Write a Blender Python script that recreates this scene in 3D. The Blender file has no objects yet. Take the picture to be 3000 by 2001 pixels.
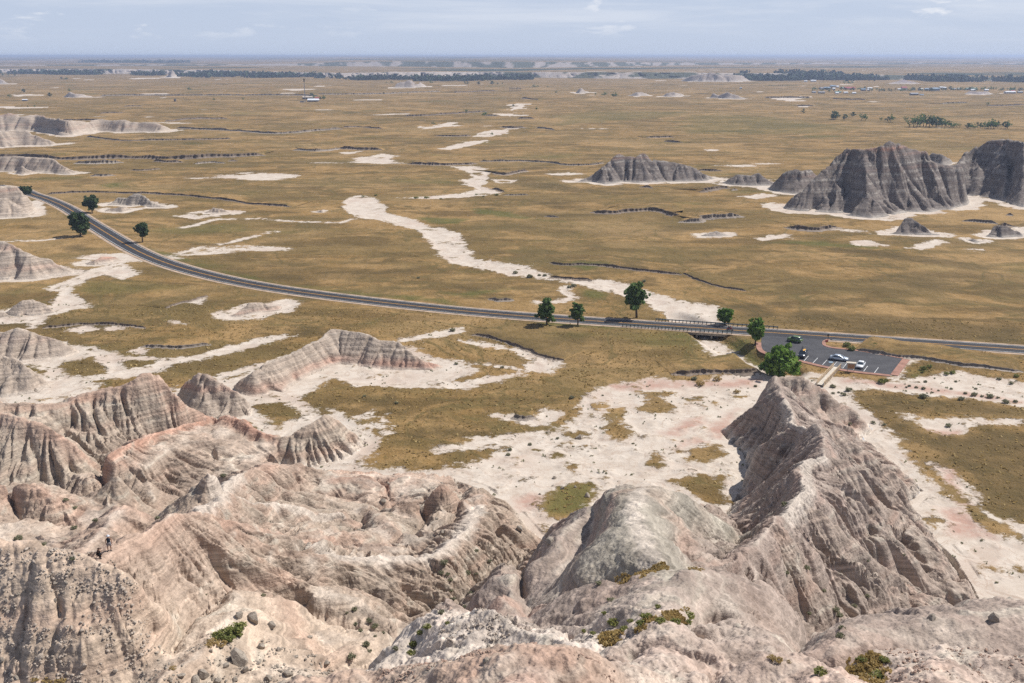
import bpy, bmesh, math, random
import numpy as np
from mathutils import Vector, Matrix

# ------------------------------------------------------------------ camera, sky, sun, exposure
SC = bpy.context.scene
COL = SC.collection
CAMZ = 80.0
FPX = 35.0 / 36.0 * 3000.0
PITCH = math.atan((1000.5 - 163.0) / FPX)
cd = bpy.data.cameras.new("camera"); cam = bpy.data.objects.new("camera", cd); COL.objects.link(cam)
cd.lens = 35.0; cd.sensor_width = 36.0; cd.clip_start = 0.5; cd.clip_end = 120000.0
cam.location = (0, 0, CAMZ); cam.rotation_euler = (math.pi / 2 - PITCH, 0, 0)
SC.camera = cam

SUN_EL = math.radians(50.0)
SUN_AZ = math.radians(27.0)            # measured from +x towards +y (away from the camera)
SUNV = Vector((math.cos(SUN_EL) * math.cos(SUN_AZ), math.cos(SUN_EL) * math.sin(SUN_AZ), math.sin(SUN_EL)))
W = bpy.data.worlds.new("World"); SC.world = W; W.use_nodes = True
nt = W.node_tree; nt.nodes.clear()
N = nt.nodes.new; L = nt.links.new
out = N("ShaderNodeOutputWorld"); bg = N("ShaderNodeBackground")
sky = N("ShaderNodeTexSky"); sky.sky_type = 'NISHITA'; sky.sun_disc = False
sky.sun_elevation = SUN_EL; sky.sun_rotation = math.pi / 2 - SUN_AZ
sky.altitude = 800; sky.air_density = 1.0; sky.dust_density = 1.6; sky.ozone_density = 2.0
tc = N("ShaderNodeTexCoord")
sep = N("ShaderNodeSeparateXYZ"); L(tc.outputs["Generated"], sep.inputs[0])
# high thin cloud: direction projected on a flat layer overhead
mx = N("ShaderNodeMath"); mx.operation = 'MAXIMUM'; L(sep.outputs[2], mx.inputs[0]); mx.inputs[1].default_value = 0.0
ad = N("ShaderNodeMath"); ad.operation = 'ADD'; L(mx.outputs[0], ad.inputs[0]); ad.inputs[1].default_value = 0.035
dx = N("ShaderNodeMath"); dx.operation = 'DIVIDE'; L(sep.outputs[0], dx.inputs[0]); L(ad.outputs[0], dx.inputs[1])
dy = N("ShaderNodeMath"); dy.operation = 'DIVIDE'; L(sep.outputs[1], dy.inputs[0]); L(ad.outputs[0], dy.inputs[1])
cb = N("ShaderNodeCombineXYZ"); L(dx.outputs[0], cb.inputs[0]); L(dy.outputs[0], cb.inputs[1])
def noise(nt, vec, scale, detail=4, rough=0.55, dist=0.0):
    n = nt.nodes.new("ShaderNodeTexNoise"); n.inputs["Scale"].default_value = scale
    n.inputs["Detail"].default_value = detail; n.inputs["Roughness"].default_value = rough
    n.inputs["Distortion"].default_value = dist
    if vec is not None: nt.links.new(vec, n.inputs["Vector"])
    return n.outputs["Fac"]
def mapr(nt, val, a, b, c=0.0, d=1.0, smooth=True):
    m = nt.nodes.new("ShaderNodeMapRange"); m.interpolation_type = 'SMOOTHSTEP' if smooth else 'LINEAR'
    nt.links.new(val, m.inputs[0])
    for i, v in enumerate((a, b, c, d)): m.inputs[i + 1].default_value = v
    return m.outputs[0]
def mth(nt, op, a, b=None):
    m = nt.nodes.new("ShaderNodeMath"); m.operation = op
    for i, v in enumerate((a, b)):
        if v is None: continue
        if isinstance(v, (int, float)): m.inputs[i].default_value = v
        else: nt.links.new(v, m.inputs[i])
    return m.outputs[0]
def mix(nt, fac, a, b, mode='MIX'):
    m = nt.nodes.new("ShaderNodeMix"); m.data_type = 'RGBA'; m.blend_type = mode
    for i, v in zip((0, 6, 7), (fac, a, b)):
        if isinstance(v, (int, float)): m.inputs[i].default_value = v
        elif isinstance(v, (tuple, list)): m.inputs[i].default_value = (*v, 1.0) if len(v) == 3 else v
        else: nt.links.new(v, m.inputs[i])
    return m.outputs[2]
vm = N("ShaderNodeVectorMath"); vm.operation = 'MULTIPLY'; L(tc.outputs["Generated"], vm.inputs[0]); vm.inputs[1].default_value = (15.0, 15.0, 62.0)
vw = N("ShaderNodeVectorMath"); vw.operation = 'MULTIPLY'; L(tc.outputs["Generated"], vw.inputs[0]); vw.inputs[1].default_value = (3.5, 3.5, 40.0)
wisp = mapr(nt, noise(nt, vw.outputs[0], 1.0, 6, 0.6, 0.4), 0.44, 0.70)
puff = mapr(nt, noise(nt, vm.outputs[0], 1.0, 6, 0.58, 0.25), 0.56, 0.68)
puffzone = mapr(nt, noise(nt, tc.outputs["Generated"], 2.6, 2, 0.5), 0.44, 0.58)
puff = mth(nt, 'MULTIPLY', puff, puffzone)
lowfade = mapr(nt, sep.outputs[2], 0.008, 0.035)
cl = mth(nt, 'MAXIMUM', mth(nt, 'MULTIPLY', wisp, 0.35), mth(nt, 'MULTIPLY', puff, 0.75))
cl = mth(nt, 'MULTIPLY', cl, lowfade)
tintsky = mix(nt, 1.0, sky.outputs[0], (0.86, 0.92, 1.10), 'MULTIPLY')
veil = mix(nt, mapr(nt, sep.outputs[2], 0.0, 0.5, 0.82, 0.12), tintsky, (11.2, 12.9, 16.2))          # thin veil, thicker towards the horizon
skycol = mix(nt, cl, veil, (16.5, 16.8, 17.6))
L(skycol, bg.inputs[0]); bg.inputs[1].default_value = 0.05
L(bg.outputs[0], out.inputs[0])
sl = bpy.data.lights.new("sun", 'SUN'); sun = bpy.data.objects.new("sun", sl); COL.objects.link(sun)
sl.energy = 5.0; sl.angle = math.radians(0.55); sl.color = (1.0, 0.965, 0.91)
sun.rotation_euler = SUNV.to_track_quat('Z', 'Y').to_euler(); sun.location = (200, 60, 300)
SC.view_settings.view_transform = 'Standard'; SC.view_settings.look = 'None'
SC.view_settings.exposure = 0.12; SC.view_settings.gamma = 1.0; SC.view_settings.use_curve_mapping = False
SC.cycles.use_denoising = False
SC.cycles.denoiser = 'OPENIMAGEDENOISE'; SC.cycles.denoising_input_passes = 'RGB_ALBEDO_NORMAL'
SC.cycles.max_bounces = 4; SC.cycles.diffuse_bounces = 1; SC.cycles.volume_bounces = 0

# ------------------------------------------------------------------ helpers
ST, CT = math.sin(PITCH), math.cos(PITCH)
def px(u, v, z=0.0):
    """photo pixel + height above the plain -> world point"""
    a = (u - 1500.0) / FPX; b = -(v - 1000.5) / FPX
    d = (a, CT + b * ST, -ST + b * CT)
    t = (z - CAMZ) / d[2]
    return (d[0] * t, d[1] * t, z)
def Z(zoom, pts):
    """coordinates read off an enlarged crop (x0, y0, scale) -> photo pixels"""
    x0, y0, s = zoom
    return [(x0 + p[0] / s, y0 + p[1] / s) + tuple(p[2:]) for p in pts]
K = 2.351
Z1, Z2, Z3 = (0, 0, K), (1000, 0, K), (2000, 0, K)
Z4, Z5, Z6 = (0, 667, K), (1000, 667, K), (2000, 667, K)
Z7, Z8, Z9 = (0, 1334, K), (1000, 1334, K), (2000, 1334, K)
ZR = (1900, 1050, 2.936)
def gxy(pts, z=0.0):
    return np.array([px(p[0], p[1], z)[:2] for p in pts])

rng = np.random.default_rng(7)
random.seed(7)
_perm = np.random.default_rng(3).permutation(256).astype(np.int32)
_perm = np.concatenate([_perm, _perm])
_ga = np.random.default_rng(4).random(256) * 2 * np.pi
_gx, _gy = np.cos(_ga).astype(np.float32), np.sin(_ga).astype(np.float32)
def perlin(x, y, seed=0):
    x = np.asarray(x, np.float32) + np.float32(seed * 17.13); y = np.asarray(y, np.float32) + np.float32(seed * 9.71)
    xf = np.floor(x); yf = np.floor(y)
    xi = xf.astype(np.int32) & 255; yi = yf.astype(np.int32) & 255
    x = x - xf; y = y - yf
    u = x * x * x * (x * (x * 6 - 15) + 10); v = y * y * y * (y * (y * 6 - 15) + 10)
    p = _perm
    xi1 = (xi + 1) & 255; yi1 = (yi + 1) & 255
    aa = p[p[xi] + yi]; ba = p[p[xi1] + yi]; ab = p[p[xi] + yi1]; bb = p[p[xi1] + yi1]
    n00 = _gx[aa] * x + _gy[aa] * y; n10 = _gx[ba] * (x - 1) + _gy[ba] * y
    n01 = _gx[ab] * x + _gy[ab] * (y - 1); n11 = _gx[bb] * (x - 1) + _gy[bb] * (y - 1)
    a = n00 + u * (n10 - n00); b = n01 + u * (n11 - n01)
    return (a + v * (b - a)) * 1.5
def fbm(x, y, lam, octv=4, seed=0, gain=0.5):
    r = 0; a = 1.0; f = 1.0 / lam; s = 0
    for i in range(octv):
        r = r + a * perlin(x * f, y * f, seed + i); s += a; a *= gain; f *= 2.03
    return r / s
def sstep(a, b, x):
    t = np.clip((x - a) / (b - a), 0, 1); return t * t * (3 - 2 * t)
def seg_dist(X, Y, P, closed=False):
    """distance to a polyline"""
    d2 = np.full(X.shape, 1e12, np.float32)
    n = len(P)
    for i in range(n if closed else n - 1):
        ax, ay = P[i]; bx, by = P[(i + 1) % n]
        ex, ey = bx - ax, by - ay; l2 = ex * ex + ey * ey + 1e-9
        t = np.clip(((X - ax) * ex + (Y - ay) * ey) / l2, 0, 1)
        dx = X - ax - t * ex; dy = Y - ay - t * ey
        np.minimum(d2, dx * dx + dy * dy, out=d2)
    return np.sqrt(d2)
def inside(X, Y, P):
    r = np.zeros(X.shape, bool); n = len(P)
    for i in range(n):
        ax, ay = P[i]; bx, by = P[(i + 1) % n]
        if ay == by: continue
        c = (ay > Y) != (by > Y)
        r ^= c & (X < (bx - ax) * (Y - ay) / (by - ay) + ax)
    return r
def poly_sd(X, Y, P, margin):
    """signed distance (negative inside), only worked out near the polygon"""
    r = np.full(X.shape, 1e6, np.float32)
    lo = P.min(0) - margin; hi = P.max(0) + margin
    m = (X > lo[0]) & (X < hi[0]) & (Y > lo[1]) & (Y < hi[1])
    if not m.any(): return r
    x = X[m]; y = Y[m]
    d = seg_dist(x, y, P, True); d = np.where(inside(x, y, P), -d, d)
    r[m] = d
    return r

# ------------------------------------------------------------------ objects
def link(name, me, parent=None, label=None, cat=None, group=None, kind=None):
    o = bpy.data.objects.new(name, me); COL.objects.link(o)
    if parent is not None: o.parent = parent
    if label: o["label"] = label
    if cat: o["category"] = cat
    if group: o["group"] = group
    if kind: o["kind"] = kind
    return o
def empty(name, loc, rz=0.0, label=None, cat=None, group=None):
    o = link(name, None, None, label, cat, group)
    o.location = loc; o.rotation_euler = (0, 0, rz); o.empty_display_size = 0.5
    return o
def mesh_np(name, verts, faces, mats, smooth=True, attrs=None, normals=None):
    me = bpy.data.meshes.new(name)
    verts = np.ascontiguousarray(verts, np.float32); faces = np.ascontiguousarray(faces, np.int32)
    k = faces.shape[1]
    me.vertices.add(len(verts)); me.vertices.foreach_set("co", verts.ravel())
    me.loops.add(faces.size); me.loops.foreach_set("vertex_index", faces.ravel())
    me.polygons.add(len(faces))
    me.polygons.foreach_set("loop_start", np.arange(len(faces), dtype=np.int32) * k)
    me.update(calc_edges=True)
    if smooth: me.polygons.foreach_set("use_smooth", np.ones(len(faces), bool))
    for nm, arr in (attrs or {}).items():
        arr = np.ascontiguousarray(arr, np.float32)
        if arr.ndim == 2:
            a = me.attributes.new(nm, 'FLOAT_COLOR', 'POINT')
            a.data.foreach_set("color", np.concatenate([arr, np.ones((len(arr), 1), np.float32)], 1).ravel())
        else:
            a = me.attributes.new(nm, 'FLOAT', 'POINT'); a.data.foreach_set("value", arr)
    if normals is not None:
        me.normals_split_custom_set_from_vertices(np.ascontiguousarray(normals, np.float32))
    for m in (mats if isinstance(mats, (list, tuple)) else [mats]): me.materials.append(m)
    return me

# ------------------------------------------------------------------ materials
def new_mat(name, rough=0.9, spec=0.2):
    m = bpy.data.materials.new(name); m.use_nodes = True
    b = m.node_tree.nodes["Principled BSDF"]
    b.inputs["Roughness"].default_value = rough
    b.inputs["Specular IOR Level"].default_value = spec
    return m, m.node_tree, b
def bump(nt, b, h, dist, strength=1.0, prev=None):
    n = nt.nodes.new("ShaderNodeBump"); n.inputs["Distance"].default_value = dist; n.inputs["Strength"].default_value = strength
    nt.links.new(h, n.inputs["Height"])
    if prev is not None: nt.links.new(prev, n.inputs["Normal"])
    nt.links.new(n.outputs[0], b.inputs["Normal"]); return n.outputs[0]
def attr(nt, name, fac=True):
    a = nt.nodes.new("ShaderNodeAttribute"); a.attribute_name = name
    return a.outputs["Fac"] if fac else a.outputs["Color"]
def pos(nt):
    return nt.nodes.new("ShaderNodeNewGeometry").outputs["Position"]
def scl(nt, v, s):
    m = nt.nodes.new("ShaderNodeVectorMath"); m.operation = 'MULTIPLY'; nt.links.new(v, m.inputs[0]); m.inputs[1].default_value = s
    return m.outputs[0]
_flat = {}
def flat(name, col, rough=0.6, spec=0.3, metal=0.0, var=0.12, sc=3.0):
    """plain paint, wood or metal with a little uneven wear"""
    if name in _flat: return _flat[name]
    m, nt, b = new_mat(name, rough, spec)
    tc = nt.nodes.new("ShaderNodeTexCoord")
    n = noise(nt, tc.outputs["Object"], sc, 4)
    f = mapr(nt, n, 0.3, 0.7, 1 - var, 1 + var, False)
    cbn = nt.nodes.new("ShaderNodeCombineXYZ")
    for i in range(3): nt.links.new(f, cbn.inputs[i])
    nt.links.new(mix(nt, 1.0, tuple(col), cbn.outputs[0], 'MULTIPLY'), b.inputs["Base Color"])
    b.inputs["Metallic"].default_value = metal
    _flat[name] = m
    return m

def make_badland_mat():
    m, nt, b = new_mat("badland_clay", 0.95, 0.1)
    p = pos(nt); c = attr(nt, "Col", False)
    f1 = noise(nt, p, 1.1, 6, 0.62); f2 = noise(nt, p, 5.5, 4, 0.6); f3 = noise(nt, scl(nt, p, (0.06, 0.06, 2.2)), 1.0, 5, 0.7)
    k = mapr(nt, f1, 0.28, 0.72, 0.80, 1.18, False)
    k = mth(nt, 'MULTIPLY', k, mapr(nt, f2, 0.25, 0.75, 0.82, 1.15, False))
    k = mth(nt, 'MULTIPLY', k, mapr(nt, f3, 0.34, 0.66, 0.68, 1.24, False))
    f4 = noise(nt, scl(nt, p, (0.05, 0.05, 6.5)), 1.0, 3, 0.6)
    k = mth(nt, 'MULTIPLY', k, mapr(nt, f4, 0.36, 0.64, 0.86, 1.12, False))
    cbn = nt.nodes.new("ShaderNodeCombineXYZ")
    for i in range(3): nt.links.new(k, cbn.inputs[i])
    nt.links.new(mix(nt, 1.0, c, cbn.outputs[0], 'MULTIPLY'), b.inputs["Base Color"])
    vo = nt.nodes.new("ShaderNodeTexVoronoi"); vo.inputs["Scale"].default_value = 1.7
    wv = nt.nodes.new("ShaderNodeVectorMath"); wv.operation = 'MULTIPLY_ADD'; nn_ = nt.nodes.new("ShaderNodeTexNoise"); nn_.inputs["Scale"].default_value = 1.6; nn_.inputs["Detail"].default_value = 3
    nt.links.new(p, nn_.inputs["Vector"]); nt.links.new(nn_.outputs["Color"], wv.inputs[0]); wv.inputs[1].default_value = (.9, .9, .9); nt.links.new(p, wv.inputs[2]); nt.links.new(wv.outputs[0], vo.inputs["Vector"])
    n1 = bump(nt, b, noise(nt, p, 1.3, 4, 0.6), 0.15)
    n2 = bump(nt, b, noise(nt, p, 6.0, 3, 0.6), 0.045, 1.0, n1)
    n2 = bump(nt, b, mth(nt, 'MULTIPLY', vo.outputs["Distance"], -1.0), 0.10, .8, n2)
    nt.links.new(n2, b.inputs["Normal"])
    return m
def make_prairie_mat():
    m, nt, b = new_mat("prairie_grass", 0.95, 0.08)
    p = pos(nt)
    sand = attr(nt, "sand"); green = attr(nt, "green"); pink = attr(nt, "pink"); dark = attr(nt, "dark")
    big = noise(nt, p, 0.006, 5, 0.6); mid = noise(nt, p, 0.045, 5, 0.62); sm = noise(nt, p, 0.35, 5, 0.65); fine = noise(nt, p, 1.9, 4, 0.7)
    bigs = noise(nt, scl(nt, p, (.006, .016, 1)), 1.0, 5, 0.62, .5); mids = noise(nt, scl(nt, p, (.022, .06, 1)), 1.0, 5, 0.65, .6)
    g = mix(nt, mapr(nt, mid, 0.42, 0.62), (0.255, 0.158, 0.060), (0.350, 0.222, 0.096))
    g = mix(nt, mth(nt, 'MULTIPLY', mapr(nt, sm, 0.46, 0.68), 0.6), g, (0.375, 0.246, 0.112))
    g = mix(nt, mth(nt, 'MULTIPLY', mapr(nt, fine, 0.50, 0.70), 0.5), g, (0.105, 0.075, 0.030))
    g = mix(nt, mth(nt, 'MULTIPLY', mapr(nt, bigs, 0.47, 0.58), .68), g, (0.150, 0.108, 0.042))
    g = mix(nt, mth(nt, 'MULTIPLY', mapr(nt, mids, 0.49, 0.59), .72), g, (0.118, 0.080, 0.031))
    g = mix(nt, mth(nt, 'MULTIPLY', mapr(nt, big, 0.50, 0.62), .45), g, (0.405, 0.268, 0.128))
    dl = noise(nt, p, 0.016, 5, 0.55, 0.8); dl2 = noise(nt, p, 0.05, 4, 0.55, 0.8)
    ln = mapr(nt, mth(nt, 'ABSOLUTE', mth(nt, 'SUBTRACT', dl, 0.5)), 0.0, 0.016, 1.0, 0.0); ln2 = mapr(nt, mth(nt, 'ABSOLUTE', mth(nt, 'SUBTRACT', dl2, 0.5)), 0.0, 0.012, 1.0, 0.0)
    g = mix(nt, mth(nt, 'MULTIPLY', ln, .6), g, (0.120, 0.096, 0.036)); g = mix(nt, mth(nt, 'MULTIPLY', ln2, .35), g, (0.110, 0.086, 0.034))
    olive = noise(nt, scl(nt, p, (.010, .02, 1)), 1.0, 6, 0.66, .8)
    g = mix(nt, mth(nt, 'MULTIPLY', mapr(nt, olive, 0.50, 0.62), .6), g, (0.145, 0.107, 0.042))
    g = mix(nt, dark, g, (0.085, 0.064, 0.027))
    g = mix(nt, green, g, (0.100, 0.105, 0.030))
    s = mix(nt, mapr(nt, noise(nt, p, 0.22, 6, 0.65), 0.35, 0.7), (0.60, 0.525, 0.445), (0.50, 0.42, 0.345))
    s = mix(nt, mth(nt, 'MULTIPLY', mapr(nt, noise(nt, p, 2.4, 4, 0.7), 0.55, 0.72), 0.45), s, (0.30, 0.23, 0.15))
    sr = noise(nt, scl(nt, p, (1, 1, 1)), 0.10, 6, 0.6, 1.2); rl = mapr(nt, mth(nt, 'ABSOLUTE', mth(nt, 'SUBTRACT', sr, 0.5)), 0.0, 0.02, 1.0, 0.0)
    s = mix(nt, mth(nt, 'MULTIPLY', rl, .55), s, (0.40, 0.30, 0.23))
    s = mix(nt, mth(nt, 'MULTIPLY', mapr(nt, noise(nt, p, 0.05, 4, 0.6, .6), .5, .68), .5), s, (0.47, 0.36, 0.29))
    s = mix(nt, mth(nt, 'MULTIPLY', pink, mapr(nt, noise(nt, p, 0.35, 5, .65), .3, .6, .35, 1.0)), s, (0.44, 0.285, 0.225))
    edge = mapr(nt, mth(nt, 'ADD', sand, mth(nt, 'MULTIPLY', mth(nt, 'SUBTRACT', noise(nt, p, 0.42, 6, 0.75), 0.5), 2.0)), 0.36, 0.66)
    fin = mix(nt, attr(nt, 'wood'), mix(nt, edge, g, s), (0.030, 0.044, 0.020))
    nt.links.new(fin, b.inputs["Base Color"])
    hb = mth(nt, 'MULTIPLY', mth(nt, 'SUBTRACT', noise(nt, p, 1.3, 5, 0.75), 0.5), mth(nt, 'SUBTRACT', 1.0, mth(nt, 'MULTIPLY', edge, 0.75)))
    n1 = bump(nt, b, hb, 0.38)
    n2 = bump(nt, b, mth(nt, 'MULTIPLY', mth(nt, 'SUBTRACT', noise(nt, p, 0.12, 4, 0.6), 0.5), mth(nt, 'SUBTRACT', 1.0, edge)), 1.6, 1.0, n1)
    nt.links.new(n2, b.inputs["Normal"])
    return m
M_BAD = make_badland_mat(); M_PRA = make_prairie_mat()
# ------------------------------------------------------------------ foreground badlands: crest lines and valley lines
T = dict(b=(.41, .335, .265), p=(.45, .365, .305), g=(.35, .312, .255), o=(.49, .385, .295), w=(.55, .47, .40),
         d=(.37, .29, .225), m=(.345, .275, .23), r=(.365, .29, .235), k=(.415, .32, .25))
# (rounding m, profile power, rill strength, tint, red at the crest, group, points)
RID = [
 (0.5, 1.0, 1.2, 'b', .5, 0, [(200, 1180, 12.5), (255, 1150, 13.5), (362, 1124, 14.6), (400, 1109, 15.6), (421, 1088, 16.6), (455, 1095, 16), (506, 1152, 11.5), (536, 1177, 8.5), (612, 1216, 4.6)]),
 (0.5, 1.0, 1.2, 'b', .3, 0, [(200, 1180, 12.5), (140, 1182, 13), (60, 1178, 13.5), (-60, 1180, 14), (-300, 1200, 14)]),
 (0.5, 1.0, 1.2, 'b', .5, 0, [(-300, 1215, 17), (0, 1203, 16.5), (55, 1216, 16), (106, 1232, 15.2), (157, 1262, 13.4), (213, 1305, 10.6), (250, 1345, 7.6)]),
 (0.6, 0.95, 1.3, 'k', .9, 0, [(612, 1218, 4.3), (663, 1218, 5.5), (706, 1233, 5.8), (766, 1262, 4.8), (808, 1284, 3.8)]),
 (0.6, 0.95, 1.3, 'k', .9, 0, [(612, 1218, 4.3), (553, 1236, 5.8), (480, 1258, 7.6), (425, 1275, 9), (370, 1302, 10.3), (318, 1330, 11.2)]),
 (0.5, 1.0, 1.2, 'b', .1, 0, [(808, 1284, 3.8), (850, 1277, 4.3), (893, 1250, 5.6), (948, 1211, 7), (990, 1233, 5), (1030, 1262, 2.4)]),
 (0.8, 1.0, 1.0, 'k', .4, 0, [(-300, 1400, 16.5), (0, 1406, 15.5), (64, 1410, 15), (106, 1423, 14.2), (191, 1466, 11.5), (245, 1508, 9)]),
 (0.4, 1.1, 0.5, 'd', .0, 0, [(250, 1450, 8), (300, 1425, 10), (336, 1390, 12.5), (352, 1420, 9), (400, 1455, 7.5)]),
 # near left ridge with the two hikers
 (0.9, 0.95, 1.1, 'k', .2, 1, [(830, 1362, 6.5), (800, 1359, 8), (750, 1368, 10), (697, 1385, 13), (663, 1419, 16), (630, 1462, 20), (583, 1487, 24), (540, 1500, 27.5), (502, 1506, 30.2), (470, 1530, 30.5), (425, 1555, 31), (375, 1566, 31.4), (321, 1613, 31), (285, 1632, 31.3)]),
 (0.5, 1.0, 0.6, 'd', .0, 1, [(560, 1440, 19.5), (595, 1384, 22), (625, 1400, 20.5)]),
 (1.0, 0.9, 0.8, 'k', .3, 1, [(425, 1500, 27), (365, 1487, 28.2), (330, 1512, 28), (285, 1560, 29), (240, 1610, 29)]),
 (0.6, 0.95, 1.3, 'b', .3, 1, [(663, 1440, 17), (744, 1470, 14), (808, 1474, 12.4), (872, 1477, 10.6), (936, 1502, 8.2), (1000, 1494, 6.6), (1060, 1540, 4.5)]),
 (0.6, 0.95, 1.3, 'k', .3, 1, [(600, 1495, 24), (680, 1520, 21.8), (731, 1530, 20.5), (800, 1545, 17.6), (870, 1570, 15.2), (930, 1577, 13.4), (990, 1560, 12), (1040, 1570, 11), (1120, 1600, 10.8)]),
 (1.0, 0.9, 1.7, 'd', .2, 1, [(700, 1560, 21.5), (800, 1600, 19.5), (900, 1625, 17.8), (960, 1628, 17), (1040, 1635, 16.2), (1128, 1634, 15.4), (1238, 1628, 14.3), (1298, 1604, 13.2), (1335, 1570, 11.6), (1361, 1543, 10.2), (1390, 1500, 8), (1408, 1449, 5.2)]),
 (0.8, 1.0, 0.8, 'd', .3, 1, [(1190, 1480, 6), (1240, 1450, 7.6), (1293, 1413, 9.4), (1330, 1440, 7), (1380, 1490, 6.5)]),
 (1.2, 0.9, 0.9, 'k', .5, 1, [(990, 1400, 3.4), (1060, 1400, 3.6), (1120, 1415, 3.4), (1180, 1398, 3.0)]),
 (1.0, 0.9, 0.8, 'b', .2, 1, [(1180, 1560, 9.5), (1130, 1530, 8.6), (1100, 1505, 7), (1080, 1480, 5)]),
 # rubble hill on the left
 (1.5, 0.9, 0.5, 'o', .1, 2, [(-400, 1560, 38), (-100, 1565, 36.5), (60, 1580, 36), (145, 1608, 35.3), (225, 1616, 34.8), (290, 1640, 34.2), (340, 1658, 33.6), (385, 1690, 32.2), (420, 1760, 29.5), (430, 1850, 26.5)]),
 (1.5, 0.9, 0.4, 'o', .0, 2, [(620, 1850, 25.8), (690, 1795, 25.6), (760, 1808, 24.4), (850, 1830, 22.6), (930, 1865, 20.5)]),
 (1.5, 0.9, 0.4, 'o', .0, 2, [(620, 1850, 25.8), (560, 1930, 26.8), (420, 2010, 28.5), (200, 2100, 30)]),
 # grey dome, second dome, saddle
 (4.5, 0.75, 0.25, 'g', .0, 3, [(1790, 1425, 28.5), (1872, 1423, 31), (1851, 1483, 33), (1876, 1547, 34.4), (1902, 1610, 35.6), (1940, 1655, 36.3), (1950, 1700, 39)]),
 (4.0, 0.8, 0.4, 'g', .0, 3, [(1872, 1423, 31), (1940, 1422, 30.5), (2000, 1440, 29), (2098, 1504, 25), (2160, 1552, 21.5)]),
 (1.5, 0.8, 0.4, 'm', .0, 3, [(1790, 1425, 28.5), (1730, 1485, 25.5), (1660, 1550, 25.5), (1600, 1615, 26), (1553, 1637, 26), (1500, 1680, 25), (1440, 1730, 23.5)]),
 (3.5, 0.75, 0.3, 'm', .0, 3, [(1553, 1805, 31), (1638, 1742, 34.3), (1766, 1710, 36.2), (1850, 1693, 37.4), (1950, 1690, 39), (2000, 1668, 38.6), (2128, 1680, 37.2), (2213, 1697, 35.6), (2255, 1719, 33.8), (2319, 1765, 30.5), (2361, 1817, 27)]),
 # right ridge
 (0.5, 1.0, 1.3, 'r', .0, 4, [(2290, 1104, 10.8), (2357, 1098, 11.4)]),
 (0.5, 1.0, 1.3, 'm', .0, 4, [(2272, 1102, 10.8), (2285, 1150, 12), (2315, 1190, 12.6), (2320, 1235, 13.5), (2365, 1250, 14), (2400, 1241, 15.8), (2418, 1290, 17), (2410, 1335, 19.2), (2360, 1345, 20), (2330, 1370, 21), (2375, 1420, 22.8), (2345, 1455, 24.2), (2300, 1505, 26), (2262, 1535, 27.5), (2215, 1590, 29), (2165, 1630, 30.5), (2110, 1650, 33)]),
 (0.5, 1.0, 1.35, 'r', .0, 4, [(2357, 1098, 11.4), (2400, 1130, 8.8), (2440, 1165, 7), (2490, 1190, 4.6), (2530, 1230, 2.6)]),
 (0.5, 1.0, 1.35, 'r', .0, 4, [(2410, 1335, 19.2), (2470, 1345, 18), (2500, 1375, 16.4), (2540, 1430, 13.4), (2595, 1488, 9.8), (2640, 1495, 8.2)]),
 (0.5, 1.0, 1.35, 'r', .0, 4, [(2400, 1241, 15.8), (2460, 1275, 12.6), (2530, 1320, 9.4), (2600, 1365, 6), (2660, 1410, 3)]),
 (0.6, 1.0, 1.35, 'r', .0, 4, [(2345, 1455, 24.2), (2440, 1530, 20.5), (2540, 1620, 15.5), (2640, 1680, 12), (2750, 1740, 8), (2830, 1790, 4.5)]),
 (0.6, 1.0, 1.35, 'r', .0, 4, [(2640, 1495, 8.2), (2700, 1570, 6.4), (2750, 1660, 5), (2800, 1720, 3.5)]),
 (0.8, 1.0, 1.2, 'r', .0, 4, [(2262, 1535, 27.5), (2330, 1640, 24.5), (2420, 1740, 20), (2500, 1830, 15)]),
 # nearest knolls on the viewer's own spur
 (2.5, 0.8, 0.3, 'k', .0, 5, [(1042, 2030, 44), (1213, 1945, 46), (1340, 1908, 48), (1446, 1897, 49.3), (1638, 1898, 49.2), (1702, 1912, 48.6), (1790, 1935, 47.5)]),
 (0.7, 1.0, 0.8, 'w', .0, 5, [(1217, 1915, 34), (1272, 1844, 36), (1360, 1800, 38), (1413, 1777, 39), (1459, 1773, 39.5), (1502, 1795, 39.2), (1560, 1840, 39.5), (1650, 1870, 41)]),
 (2.5, 0.8, 0.3, 'p', .0, 5, [(1790, 1935, 47.5), (1960, 1880, 44), (2000, 1800, 42), (1950, 1700, 39)]),
 (2.5, 0.8, 0.3, 'p', .0, 5, [(2128, 1950, 48), (2255, 1928, 48), (2340, 1945, 48), (2425, 1970, 49), (2489, 2000, 49.5), (2560, 2060, 51)]),
 (2.0, 0.8, 0.3, 'm', .0, 5, [(2310, 1928, 43), (2395, 1912, 43.5), (2468, 1910, 43.5), (2544, 1874, 43), (2600, 1830, 41.5), (2646, 1825, 42), (2730, 1818, 42.2), (2808, 1821, 42.2), (2851, 1825, 42), (3000, 1829, 42), (3300, 1840, 42)]),
 (2.5, 0.8, 0.3, 'p', .0, 5, [(2600, 1900, 46), (2800, 1900, 47), (2950, 1920, 47.5), (3200, 1950, 48)]),
 (2.5, 0.8, 0.3, 'p', .0, 5, [(2800, 1900, 47), (2750, 2050, 52), (2600, 2150, 55)]),
]
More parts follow.
